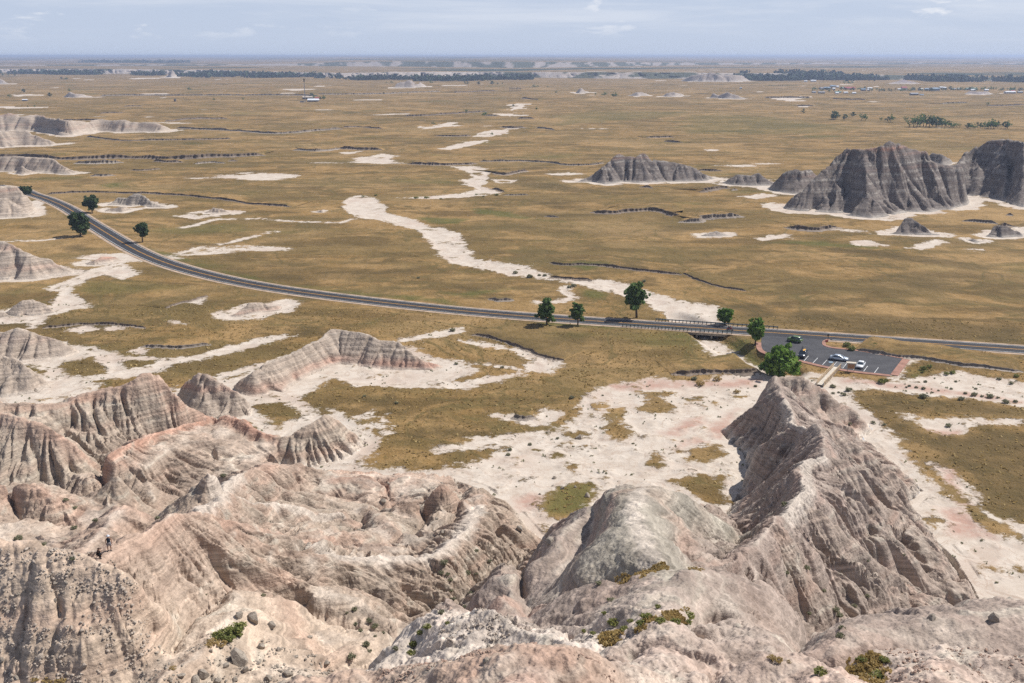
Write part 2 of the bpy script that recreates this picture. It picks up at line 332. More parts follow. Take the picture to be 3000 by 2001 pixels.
WR = [(3.0, 0.9, 0.3, 'p', .0, 5, [(0.0, 0.0, 77.5), (0.5, 12.0, 65), (0.3, 30, 55), (0.5, 45.5, 49.3)]),
      (3.0, 0.9, 0.3, 'p', .0, 5, [(0.3, 30, 55), (14, 36, 51), (22, 42, 49)]),
      (3.0, 0.9, 0.3, 'p', .0, 5, [(0.0, 0.0, 77.5), (-60, -5, 74), (-110, 10, 60)]),
      (3.0, 0.9, 0.3, 'p', .0, 5, [(0.0, 0.0, 77.5), (60, -5, 74), (110, 10, 60)])]
OUTL = [(-300, 1232), (0, 1217), (150, 1217), (250, 1226), (400, 1228), (520, 1228), (600, 1240), (680, 1262), (760, 1290), (810, 1306), (870, 1296),
        (940, 1268), (1000, 1258), (1045, 1272), (1072, 1292), (1050, 1320), (1000, 1345), (936, 1362), (842, 1374), (905, 1382), (960, 1372), (1040, 1378), (1130, 1392), (1220, 1397), (1330, 1403),
        (1400, 1425), (1450, 1465), (1510, 1510), (1560, 1570), (1605, 1590), (1660, 1560), (1700, 1523), (1745, 1515), (1800, 1550), (1950, 1565), (2080, 1545), (2119, 1513), (2160, 1450),
        (2196, 1389), (2180, 1330), (2132, 1288), (2111, 1262), (2180, 1222), (2300, 1198), (2420, 1200), (2520, 1238), (2561, 1267), (2520, 1285), (2590, 1340), (2650, 1392),
        (2702, 1432), (2660, 1470), (2690, 1520), (2723, 1559), (2800, 1627), (2850, 1710), (2893, 1793), (3000, 1840), (3300, 1950)]
VAL = [
 [(690, 1262, 0), (640, 1256, 1.5), (560, 1266, 2.6), (480, 1290, 3.2), (400, 1318, 3.8), (330, 1345, 4.6), (285, 1335, 5.2), (240, 1300, 7), (190, 1255, 9), (150, 1225, 10.5)],
 [(842, 1376, .8), (760, 1392, 1.4), (680, 1415, 2.4), (600, 1437, 3.4), (510, 1470, 4), (489, 1492, 4.5), (440, 1490, 4.8), (380, 1465, 4.8), (300, 1455, 5), (235, 1465, 5), (183, 1457, 5.2), (90, 1440, 6), (0, 1425, 7), (-300, 1420, 8)],
 [(489, 1492, 4.5), (470, 1520, 6), (430, 1545, 8), (360, 1570, 9), (280, 1560, 8), (200, 1545, 8.5), (130, 1545, 9), (60, 1535, 9.5), (0, 1490, 9), (-300, 1500, 10)],
 [(270, 1340, 5.5), (285, 1375, 4.8), (300, 1420, 4.8), (320, 1455, 4.8)],
 # slopes between the near left ridge and its side spurs
 [(1040, 1470, 1.2), (960, 1455, 2.4), (880, 1450, 4.4), (800, 1445, 7), (740, 1435, 10)],
 [(1100, 1420, 1.2), (1130, 1440, 1.4), (1150, 1470, 1.6), (1100, 1520, 2.2), (1040, 1540, 3), (960, 1540, 5.6), (860, 1530, 9.4), (760, 1512, 13)],
 [(1150, 1470, 1.6), (1210, 1500, 2.2), (1240, 1545, 3), (1210, 1585, 6.8), (1120, 1605, 8.4), (1020, 1600, 10.4), (900, 1600, 13), (800, 1580, 15.6)],
 [(1330, 1403, 0), (1350, 1440, 2.5), (1345, 1480, 4.5), (1310, 1530, 6.5), (1270, 1560, 7)],
 # the canyon
 [(1605, 1590, 1), (1560, 1630, 2), (1510, 1665, 3.4), (1425, 1720, 6.5), (1332, 1795, 10.5), (1238, 1847, 14), (1183, 1890, 16.5), (1160, 1940, 18.5), (1090, 2010, 21), (1000, 2080, 22), (700, 2200, 21), (0, 2300, 20)],
 [(1183, 1890, 16.5), (1000, 1850, 17.5), (900, 1800, 18.5), (780, 1760, 21.2), (680, 1740, 22.6), (600, 1790, 22.8), (540, 1850, 23), (490, 1930, 24)],
 [(680, 1740, 22.6), (600, 1690, 25)],
 # dome side gullies
 [(1510, 1665, 3.4), (1530, 1720, 16), (1545, 1790, 26), (1620, 1819, 27.5), (1700, 1781, 29.5), (1790, 1765, 31.2), (1870, 1723, 32.8)],
 [(1332, 1795, 10.5), (1400, 1830, 28), (1470, 1850, 35), (1560, 1880, 37)],
 [(1545, 1790, 26), (1580, 1840, 34), (1680, 1850, 37.5), (1780, 1830, 39)],
 [(1975, 1690, 34), (2010, 1700, 33), (2080, 1724, 30.5), (2140, 1757, 28), (2190, 1700, 27.5)],
 [(1150, 2050, 36), (1300, 2040, 39.2), (1450, 2042, 40.3), (1600, 2042, 40.6), (1700, 2045, 41.2), (1800, 2050, 42)],
 [(2180, 2050, 40), (2300, 2052, 39.5), (2420, 2060, 40.5)],
 # valley between grey dome and right ridge
 [(2119, 1513, 0), (2150, 1545, 5), (2183, 1572, 13), (2150, 1605, 24), (2120, 1630, 29)],
 # valley between second dome and the striped slope
 [(2180, 1640, 29), (2242, 1712, 26.5), (2319, 1766, 24), (2383, 1866, 19), (2468, 1912, 14), (2600, 1930, 9.5), (2750, 1900, 5), (2880, 1850, 1.5), (2910, 1830, 0)],
 [(2383, 1866, 19), (2360, 1900, 30), (2320, 1940, 40), (2250, 1950, 45)],
 [(1829, 1985, 44), (1880, 1960, 41), (1960, 1940, 41.5), (2080, 1960, 43), (2050, 1990, 44), (2060, 2060, 47)],
 [(2060, 1935, 39), (2020, 1880, 40), (2080, 1850, 36)],
 [(2480, 2030, 41), (2560, 2012, 40.5), (2640, 2010, 40.2), (2740, 2010, 40.2), (2900, 2015, 40.5)],
 # right-slope gullies
 [(2655, 1470, 0), (2600, 1440, 4.5), (2540, 1390, 8), (2480, 1330, 12)],
 [(2520, 1285, 0), (2485, 1260, 2.2), (2455, 1235, 4.5)],
 [(2723, 1559, 0), (2660, 1560, 5), (2600, 1540, 9), (2540, 1490, 13.5), (2470, 1430, 17.5)],
 [(2850, 1710, 0), (2760, 1700, 3.6), (2680, 1640, 7.5), (2590, 1570, 12)],
 [(2880, 1850, 1.5), (2760, 1800, 4), (2640, 1760, 8), (2520, 1700, 13), (2430, 1630, 18)],
 [(2196, 1389, 0), (2240, 1340, 5), (2290, 1290, 9.5)],
]
def resample(P, step):
    P = np.array(P, float); o = [P[0]]
    for a, b in zip(P[:-1], P[1:]):
        n = max(1, int(math.ceil(np.linalg.norm(b[:2] - a[:2]) / step)))
        for i in range(1, n + 1): o.append(a + (b - a) * i / n)
    return np.array(o)
def lines_to_field(X, Y, ridges, valleys, pw=2.0, step=4.0):
    """height of a land surface strung between crest lines and valley lines"""
    sh = X.shape
    dr = np.full(sh, 1e9, np.float32); dv = np.full(sh, 1e9, np.float32)
    sw = np.zeros(sh, np.float32); acc = [np.zeros(sh, np.float32) for _ in range(9)]
    gid = np.zeros(sh, np.int8); dg = np.full(sh, 1e9, np.float32)
    for (rho, k, rill, tint, red, grp, pts) in ridges:
        P = resample(pts, step)
        for a, b in zip(P[:-1], P[1:]):
            ex, ey = b[0] - a[0], b[1] - a[1]; l2 = ex * ex + ey * ey + 1e-6
            t = np.clip(((X - a[0]) * ex + (Y - a[1]) * ey) / l2, 0, 1)
            d2 = (X - a[0] - t * ex) ** 2 + (Y - a[1] - t * ey) ** 2
            w = 1.0 / (d2 + 0.15) ** pw
            sw += w
            for q, val in enumerate((a[2] + t * (b[2] - a[2]), rho, k, rill, *tint, red)):
                acc[q] += w * val
            m = d2 < dg; gid[m] = grp; dg[m] = d2[m]
    dr = np.sqrt(dg)
    vw = np.zeros(sh, np.float32); vz = np.zeros(sh, np.float32); dv2 = np.full(sh, 1e9, np.float32)
    for pts in valleys:
        P = resample(pts, step)
        for a, b in zip(P[:-1], P[1:]):
            ex, ey = b[0] - a[0], b[1] - a[1]; l2 = ex * ex + ey * ey + 1e-6
            t = np.clip(((X - a[0]) * ex + (Y - a[1]) * ey) / l2, 0, 1)
            d2 = (X - a[0] - t * ex) ** 2 + (Y - a[1] - t * ey) ** 2
            w = 1.0 / (d2 + 0.15) ** pw
            vw += w; vz += w * (a[2] + t * (b[2] - a[2]))
            np.minimum(dv2, d2, out=dv2)
    dv = np.sqrt(dv2); vz /= vw
    A = [a / sw for a in acc]
    zr, rho, k, rill = A[0], A[1], A[2], A[3]
    drr = np.sqrt(dr * dr + rho * rho) - rho * 0.85
    t = dv / (dv + drr + 1e-3)
    t = np.clip(t, 0, 1) ** k
    h = vz + (zr - vz) * t
    return h, dict(dr=dr, dv=dv, rill=rill, tint=A[4:7], red=A[7], gid=gid, t=t)
def blur(a, n=1):
    for _ in range(n):
        p = np.pad(a, 1, mode='edge')
        a = (p[:-2, 1:-1] + p[2:, 1:-1] + p[1:-1, :-2] + p[1:-1, 2:] + 4 * p[1:-1, 1:-1]) / 8
    return a
def upsample2(a):
    """double the resolution (bilinear)"""
    h, w = a.shape
    o = np.zeros((2 * h - 1, 2 * w - 1), np.float32)
    o[::2, ::2] = a; o[1::2, ::2] = (a[:-1] + a[1:]) / 2; o[:, 1::2] = (o[:, :-1:2] + o[:, 2::2]) / 2
    return o
def lic(h, cell, X, Y, lams, steps, stride, seed=0):
    """noise smeared along the fall line: the pattern of rills that water cuts"""
    gy, gx = np.gradient(h, cell)
    g = np.sqrt(gx * gx + gy * gy) + 1e-4
    ux = (gx / g).astype(np.float32).ravel(); uy = (gy / g).astype(np.float32).ravel()
    ny, nx = h.shape
    ns = [perlin(X / l, Y / l, seed + i * 5).ravel() for i, l in enumerate(lams)]
    acc = [n.copy() for n in ns]
    jx, jy = np.meshgrid(np.arange(nx, dtype=np.float32), np.arange(ny, dtype=np.float32))
    jx = jx.ravel(); jy = jy.ravel()
    for sg in (1.0, -1.0):
        cx = jx.copy(); cy = jy.copy()
        for s in range(steps):
            ii = np.clip(cy + 0.5, 0, ny - 1).astype(np.int32) * nx + np.clip(cx + 0.5, 0, nx - 1).astype(np.int32)
            cx += sg * stride * ux[ii]; cy += sg * stride * uy[ii]
            ii = np.clip(cy + 0.5, 0, ny - 1).astype(np.int32) * nx + np.clip(cx + 0.5, 0, nx - 1).astype(np.int32)
            for a, n in zip(acc, ns): a += n[ii]
    mk = (g > 0.2).ravel()
    if mk.sum() < 50: mk[:] = True
    return [(a / (a[mk].std() + 1e-6)).reshape(ny, nx) for a in acc], g
def gully(n, w=0.75):
    """sharp V-shaped channels between rounded ribs"""
    v = np.clip(1 - np.abs(n) / w, 0, 1)
    return -v ** 1.4 + 0.22 * np.clip(np.abs(n) - w, 0, 1.2)
def world_lines():
    R = []
    for (rho, k, rill, tint, red, grp, pts) in RID:
        R.append((rho, k, rill, T[tint], red, grp, [px(*p) for p in pts]))
    for (rho, k, rill, tint, red, grp, pts) in WR:
        R.append((rho, k, rill, T[tint], red, grp, pts))
    o = [px(u, v, 0) for u, v in OUTL]
    V = [o] + [[px(*p) for p in l] for l in VAL]
    V.append([(-118, 62, 6), (-112, 45, 18), (-90, 40, 20), (-60, 45, 20)])
    V.append([(22, 20, 52), (30, 30, 45), (45, 30, 40), (80, 30, 30), (110, 60, 12)])
    poly = np.array([p[:2] for p in o] + [(130, 60), (130, -25), (-140, -25), (-150, 100)])
    return R, V, poly
FX0, FX1, FY0, FY1, FC = -122.0, 116.0, 16.0, 226.0, 0.36
xs = np.arange(FX0, FX1 + 1e-6, FC, dtype=np.float32); ys = np.arange(FY0, FY1 + 1e-6, FC, dtype=np.float32)
XX, YY = np.meshgrid(xs, ys)
FR, FV, FPOLY = world_lines()
wx = fbm(XX, YY, 9.0, 3, 41) * 1.3; wy = fbm(XX, YY, 9.0, 3, 47) * 1.3
fh, fi = lines_to_field(XX + wx, YY + wy, FR, FV)
fins = inside(XX, YY, FPOLY)
fsd = seg_dist(XX, YY, np.array([p[:2] for p in FV[0]]))
fsd = np.where(fins, fsd, -fsd)
fh = np.where(fins, np.maximum(fh, 0), 0).astype(np.float32)
FH = upsample2(fh); FC2 = FC / 2
xs2 = np.linspace(FX0, xs[-1], FH.shape[1]).astype(np.float32); ys2 = np.linspace(FY0, ys[-1], FH.shape[0]).astype(np.float32)
X2, Y2 = np.meshgrid(xs2, ys2)
up = {k: upsample2(fi[k].astype(np.float32)) for k in ('dr', 'dv', 'rill', 'red', 't')}
up['tint'] = [upsample2(c) for c in fi['tint']]; up['sd'] = upsample2(fsd)
up['gid'] = np.repeat(np.repeat(fi['gid'], 2, 0), 2, 1)[:FH.shape[0], :FH.shape[1]]
(l0, l1, l2, l3), _ = lic(blur(FH, 10), FC2, X2, Y2, (1.15, 2.3, 5.4, 14.0), 20, 2.0, 3)
gy_, gx_ = np.gradient(blur(FH, 4), FC2); slope = np.sqrt(gx_ * gx_ + gy_ * gy_)
amp = up['rill'] * sstep(0.08, 0.55, slope)
away = sstep(0.0, 2.5, up['dr'])
FH = FH + amp * (0.42 * gully(l0, .8) * (0.4 + 0.6 * away) + 0.70 * gully(l1, .8) * (0.35 + 0.65 * away) + 1.25 * gully(l2, .6) * away + 1.9 * gully(l3) * sstep(0.5, 6.0, up['dr']))
rough = fbm(X2, Y2, 2.2, 4, 61) * 0.22 + fbm(X2, Y2, 7.0, 2, 65) * 0.35
FH = FH + np.where(up['sd'] > 0, rough * sstep(0, 4, up['sd']), 0)
# hard thin ledges: small terraces where slope cuts the resistant beds
zz = FH + fbm(X2, Y2, 14.0, 2, 71) * 0.5
FH = FH + np.where(up['sd'] > 0, sstep(0.35, 0.9, slope) * (0.05 + 0.16 * sstep(-.1, .5, fbm(X2, Y2, 18.0, 2, 77))) * np.sin(zz * 2 * np.pi / 1.35 + 1.5 * np.sin(zz * 1.1)), 0)
rillmark = amp * (0.5 * l1 + 0.8 * l2)
def badland_colour(z, x, y, tint, red, rill, sd, slope, palette='near'):
    """clay beds: colour follows height above the plain, with blotches and pale lag on flat ground"""
    zw = z + fbm(x, y, 22.0, 3, 81) * 0.9
    base = np.stack(tint, -1).astype(np.float32)
    r = np.zeros_like(z)
    for c, w, a in ((1.5, 1.0, .55), (5.0, .5, .30), (8.6, .5, .35), (12.4, .7, .3), (17.2, .7, .25), (21.5, .9, .4), (26.5, .8, .3), (30.2, .9, .5), (36.0, 1.0, .25), (43.5, 1.4, .3), (49.2, 1.8, .6)):
        r = np.maximum(r, a * np.exp(-((zw - c) / w) ** 2))
    r = np.clip(r * (0.6 + 0.9 * fbm(x, y, 16.0, 3, 85)) + red, 0, 1)
    warm = np.array((.465, .265, .19), np.float32)
    c = base * (1 - r[..., None] * 0.85) + warm * r[..., None] * 0.85
    s1 = np.sin(zw * 2.1 + 2 * np.sin(zw * 0.63)) * 0.5 + np.sin(zw * 5.3 + np.sin(zw * 1.7)) * 0.5
    grn = sstep(0.35, 1.0, s1) * 0.55 * (fbm(x, y, 12.0, 2, 88) > -0.05)
    c = c * (1 - grn[..., None]) + np.array((.41, .372, .305), np.float32) * grn[..., None]
    c = c * (1.0 + 0.13 * s1[..., None])
    pale = sstep(0.42, 0.12, slope) * 0.55 * sstep(-0.3, 0.3, fbm(x, y, 5.0, 3, 91))
    pale = np.clip(pale + sstep(2.5, 0.2, sd) * 0.8, 0, 1)
    c = c * (1 - pale[..., None]) + np.array((.585, .505, .42), np.float32) * pale[..., None]
    c = c * (1 + 0.08 * fbm(x, y, 3.0, 3, 95)[..., None])
    return np.clip(c, 0.02, 0.8)
redc = up['red'] * sstep(3.2, 0.3, up['dr'] + fbm(X2, Y2, 4.0, 2, 99))
FCOL = badland_colour(FH, X2, Y2, up['tint'], redc, rillmark, np.abs(up['sd']), slope)
for tp, tw in (([(900, 1612, 16.5), (1000, 1626, 16.4), (1128, 1632, 15.3), (1238, 1627, 14.2), (1298, 1604, 13.1), (1361, 1543, 10.1), (1400, 1480, 7)], 1.5), ([(1872, 1423, 31), (1851, 1483, 33), (1876, 1547, 34.4), (1902, 1610, 35.6), (1940, 1655, 36.3)], .9),
               ([(2300, 1170, 12.3), (2320, 1235, 13.5), (2365, 1250, 14)], .9), ([(2410, 1335, 19.2), (2360, 1345, 20), (2375, 1420, 22.8), (2300, 1505, 26)], 1.0), ([(697, 1385, 13), (663, 1419, 16), (630, 1462, 20), (583, 1487, 24)], 1.2), ([(663, 1440, 17), (744, 1470, 14), (808, 1474, 12.4), (936, 1502, 8.2), (1000, 1494, 6.6)], .7)):
    td = seg_dist(X2, Y2, np.array([px(*p)[:2] for p in tp])); tm = (sstep(tw * 1.6, tw * .5, td + fbm(X2, Y2, 2.0, 2, 131) * .7) * .8)[..., None]
    FCOL = FCOL * (1 - tm) + np.array((.56, .485, .41), np.float32) * tm
def cubic(A, fx, fy):
    """Catmull-Rom sampling of a grid at fractional indices"""
    ny, nx = A.shape[:2]
    ix = np.clip(np.floor(fx).astype(np.int32), 1, nx - 3); iy = np.clip(np.floor(fy).astype(np.int32), 1, ny - 3)
    tx = (fx - ix).astype(np.float32); ty = (fy - iy).astype(np.float32)
    def wts(t):
        return (-.5 * t + t * t - .5 * t ** 3, 1 - 2.5 * t * t + 1.5 * t ** 3, .5 * t + 2 * t * t - 1.5 * t ** 3, -.5 * t * t + .5 * t ** 3)
    wx_ = wts(tx); wy_ = wts(ty); F = A.ravel(); r = 0
    for j in range(4):
        row = (iy + j - 1) * nx + ix - 1
        r = r + wy_[j] * (wx_[0] * F[row] + wx_[1] * F[row + 1] + wx_[2] * F[row + 2] + wx_[3] * F[row + 3])
    return r
def lin(A, fx, fy):
    ny, nx = A.shape[:2]
    ix = np.clip(np.floor(fx).astype(np.int32), 0, nx - 2); iy = np.clip(np.floor(fy).astype(np.int32), 0, ny - 2)
    tx = np.clip(fx - ix, 0, 1).astype(np.float32); ty = np.clip(fy - iy, 0, 1).astype(np.float32)
    if A.ndim == 3: tx = tx[..., None]; ty = ty[..., None]
    return (A[iy, ix] * (1 - tx) + A[iy, ix + 1] * tx) * (1 - ty) + (A[iy + 1, ix] * (1 - tx) + A[iy + 1, ix + 1] * tx) * ty
# ------------------------------------------------------------------ the plain: road line, washes, pale flats, grass islands
ROADC = [(60, 552), (89, 568), (140, 583), (204, 612), (255, 648)] + [(293, 671), (366, 716), (425, 747), (510, 780), (638, 814), (766, 839), (893, 858), (1000, 872),
         (1213, 897), (1425, 918), (1638, 934), (1851, 948), (2000, 958), (2213, 972), (2425, 986), (2638, 1001), (2851, 1015), (3000, 1025), (3300, 1047)]
def smooth_line(P, step=3.0):
    P = np.array(P, float)
    for _ in range(3):
        Q = [P[0]]
        for a, b in zip(P[:-1], P[1:]): Q += [a * .75 + b * .25, a * .25 + b * .75]
        Q.append(P[-1]); P = np.array(Q)
    return resample(P, step)
ROAD = smooth_line(np.vstack([[(-330, 640)], gxy(ROADC), [(260, 262)]]))
LOT = gxy([(2232, 984), (2230, 1005), (2231, 1022), (2243, 1034), (2290, 1046), (2353, 1058), (2425, 1076), (2510, 1089), (2608, 1099), (2644, 1052), (2510, 1028), (2440, 1022), (2414, 1015), (2407, 1008), (2410, 999), (2424, 994), (2425, 990)])
SAND = []   # (polygon, edge noise, strength)
def sand(zoom, pts, n=2.0, s=1.0): SAND.append((gxy(Z(zoom, pts)), n, s))
FULL = (0, 0, 1.0)
WASH1 = Z(Z2, [(40, 1360), (120, 1345), (200, 1352), (270, 1400), (310, 1460), (420, 1490), (520, 1530), (620, 1566)]) + Z(Z5, [(700, 0), (830, 50), (830, 90), (870, 160), (920, 210), (1100, 240), (1280, 270), (1420, 320), (1500, 345), (1700, 360), (1830, 360), (2000, 390), (2100, 440), (2250, 490), (2351, 510)]) + Z(Z6, [(130, 520), (265, 555), (250, 640), (330, 700), (150, 720), (0, 650)]) + Z(Z5, [(2280, 610), (2140, 540), (1990, 480), (1800, 440), (1700, 400), (1600, 378), (1400, 348), (1200, 328), (1100, 315), (960, 282), (850, 258), (760, 232), (690, 190), (650, 145), (600, 90), (560, 40), (450, 0)]) + Z(Z2, [(250, 1520), (130, 1500), (60, 1480), (30, 1420)])
WASH2 = Z(Z6, [(90, 740), (250, 745), (330, 810), (430, 870), (560, 945), (700, 985), (900, 1000), (800, 1050), (560, 1010), (400, 940), (250, 905), (170, 845), (110, 790)])
sand(FULL, WASH1, 2.2); sand(FULL, WASH2, 1.2)
sand(Z2, [(750, 1150), (900, 1145), (1060, 1170), (1000, 1205), (1010, 1250), (960, 1290), (1090, 1315), (1080, 1335), (900, 1350), (640, 1372), (370, 1360), (650, 1348), (880, 1322), (920, 1300), (860, 1275), (820, 1240), (900, 1225), (880, 1190)], 2.5)
sand(Z2, [(60, 1090), (200, 1085), (280, 1060), (390, 1080), (300, 1100), (400, 1140), (250, 1135), (100, 1110)], 3)
sand(Z2, [(900, 940), (990, 905), (1200, 888), (1120, 920), (1000, 945)], 4); sand(Z2, [(670, 1032), (880, 970), (1010, 962), (900, 1000), (760, 1035)], 3.5)
sand(Z2, [(640, 862), (760, 840), (800, 870), (640, 880)], 6); sand(Z2, [(1050, 785), (1250, 770), (1200, 800), (1080, 790)], 8)
sand(Z2, [(1370, 1198), (1560, 1185), (1680, 1198), (1500, 1210)], 3); sand(Z2, [(1040, 1235), (1210, 1240), (1150, 1262), (1060, 1255)], 3)
sand(Z2, [(1180, 715), (1260, 712), (1230, 750), (1160, 760)], 8); sand(Z2, [(0, 1050), (130, 1045), (100, 1065), (0, 1072)], 3)
# flats round the left and near hills
sand(Z4, [(1740, 1165), (1950, 1130), (2140, 1000), (2351, 935), (2600, 960), (3000, 985), (3050, 940), (2990, 900), (3300, 985), (3200, 1010), (3100, 1090), (2700, 1085), (2500, 1100), (2300, 1040), (2160, 1120), (2030, 1190), (2200, 1290), (2030, 1440), (1900, 1460), (1700, 1320), (1720, 1200)], 2.2)
sand(Z5, [(-60, 1250), (60, 1335), (130, 1360), (190, 1430), (215, 1470), (190, 1540), (60, 1590), (-60, 1650), (-350, 1700), (-100, 1500)], 1.6)
sand(Z5, [(200, 1260), (380, 1370), (220, 1460), (60, 1340)], 3.0, 0.62)
sand(FULL, [(860, 1380), (1000, 1352), (1070, 1371), (1170, 1372), (1265, 1380), (1440, 1338), (1530, 1296), (1276, 1320), (1400, 1290), (1510, 1269), (1640, 1262), (1702, 1212), (1695, 1180), (1757, 1135), (1830, 1119), (1930, 1110), (2060, 1117), (2150, 1092), (2230, 1082), (2330, 1083), (2420, 1100), (2520, 1112), (2640, 1118), (2700, 1106), (2760, 1096), (2830, 1090), (2900, 1105), (3000, 1118), (3200, 1130), (3200, 1200), (3000, 1195), (2850, 1165), (2700, 1160), (2560, 1138), (2490, 1150), (2520, 1200), (2580, 1240), (2650, 1330), (2720, 1420), (2790, 1470), (2900, 1560), (3050, 1600), (3200, 1800), (3200, 2000), (2900, 1900), (1900, 1700), (1400, 1600), (1000, 1450)], 1.4)
sand(Z6, [(1640, 880), (1610, 920), (1520, 960), (1480, 1060), (1440, 1050), (1430, 1010), (1530, 910)], .8, .8)
sand(Z4, [(850, 235), (930, 320), (840, 350), (720, 320), (600, 350), (540, 390), (470, 455), (560, 500), (620, 545), (470, 580), (330, 600), (280, 650), (215, 690), (180, 655), (-100, 660), (-100, 600), (270, 595), (390, 500), (430, 440), (320, 430), (400, 380), (560, 335), (640, 290)], 1.5)
sand(Z4, [(200, 910), (400, 890), (560, 830), (700, 840), (850, 880), (1150, 900), (1400, 860), (1700, 775), (1900, 738), (2010, 748), (1800, 795), (1400, 895), (1180, 935), (1090, 1005), (900, 1030), (640, 1060), (700, 1100), (480, 1200), (250, 1215), (-200, 1230), (-200, 1160), (200, 1150), (380, 1050)], 1.6)
sand(Z4, [(1480, 1020), (1700, 950), (2040, 860), (2010, 885), (1700, 985), (1500, 1045)], 1); sand(Z5, [(400, 775), (720, 710), (830, 690), (840, 712), (780, 742), (600, 772), (420, 792)], 1)
sand(Z5, [(820, 780), (1000, 790), (1200, 830), (1350, 870), (1510, 940), (1460, 1000), (1300, 1000), (1200, 1030), (950, 1090), (850, 1110), (700, 1110), (400, 1090), (700, 1080), (1000, 1040), (1250, 980), (1330, 920), (1150, 840), (900, 800)], 1.8)
sand(Z5, [(1010, 1270), (1150, 1285), (1290, 1310), (1400, 1250), (1545, 1262), (1400, 1345), (1290, 1335), (1150, 1310)], 1.2); sand(Z5, [(900, 1440), (1000, 1425), (1010, 1445), (920, 1455)], .8)
sand(Z4, [(1570, 590), (1700, 540), (1960, 500), (1950, 560), (1800, 620), (1700, 630)], 1.5); sand(Z4, [(1165, 635), (1210, 640), (1260, 660), (1190, 662)], .6)
sand(Z4, [(480, 700), (600, 675), (660, 700), (560, 728)], 1); sand(Z4, [(730, 690), (850, 680), (850, 700), (740, 706)], .8); sand(Z4, [(1280, 520), (1420, 480), (1380, 530)], .8)
sand(Z4, [(915, 850), (970, 825), (1000, 850), (960, 880)], .8, .9)
for pl, w in ((Z(Z1, [(1250, 1568), (1500, 1510), (1800, 1508), (2100, 1530), (2351, 1535)]) + [(1040, 640)], 1.6), (Z(Z4, [(1220, 180), (1400, 130), (1600, 100), (1760, 60), (1900, 28)]), 1.5), (Z(Z4, [(0, 100), (250, 95), (420, 75)]), 1.5),
              (Z(Z5, [(1560, 400), (1530, 440), (1600, 480), (1500, 510), (1330, 512)]), 1.4), (Z(Z5, [(650, 1530), (900, 1500), (1200, 1420), (1500, 1398), (1640, 1310)]), 1.2), (Z(Z5, [(740, 940), (1000, 950), (1300, 985)]), .5)):
    g = resample(gxy(pl), 4); nrm = np.gradient(g, axis=0); nrm = np.stack([-nrm[:, 1], nrm[:, 0]], 1) / (np.linalg.norm(nrm, axis=1)[:, None] + 1e-6)
    SAND.append((np.vstack([g + nrm * w, (g - nrm * w)[::-1]]), 1.0, 1.0))
for z, p, n in ((Z6, [(500, 70), (720, 38), (745, 75), (560, 88)], 2), (Z6, [(1160, 100), (1280, 88), (1400, 125), (1200, 122)], 2), (Z6, [(1930, 150), (2060, 150), (2000, 165)], 2), (Z6, [(1550, 140), (1750, 90), (1800, 110), (1650, 150)], 3),
                (Z3, [(400, 1355), (560, 1335), (700, 1345), (500, 1368)], 3), (Z3, [(160, 1033), (250, 1035), (240, 1044), (170, 1044)], 3), (Z1, [(1170, 1490), (1400, 1480), (1520, 1490), (1350, 1510)], 2.5), (Z1, [(0, 738), (350, 738), (340, 748), (0, 755)], 6),
                (Z2, [(510, 872), (640, 868), (640, 886), (520, 884)], 6), (Z3, [(560, 672), (880, 672), (800, 690), (620, 682)], 12), (Z3, [(780, 725), (900, 725), (890, 737), (790, 735)], 12), (Z1, [(900, 540), (1200, 532), (1230, 536), (930, 545)], 15), (Z1, [(100, 655), (280, 652), (270, 662), (110, 664)], 8)):
    sand(z, p, n)
sand(Z6, [(1560, 1340), (1700, 1330), (2000, 1320), (2300, 1330), (2351, 1350), (2000, 1370), (1900, 1420), (1700, 1400)], 1.6)
sand(Z6, [(1180, 1170), (1400, 1240), (1600, 1310), (1560, 1330), (1350, 1270)], .9); sand(Z9, [(1700, 60), (1850, 110), (2050, 260), (2200, 420), (2351, 500), (2351, 530), (2150, 420), (1950, 270)], .9)
GRASS = []
def grass(zoom, pts, n=1.5): GRASS.append((gxy(Z(zoom, pts)), n))
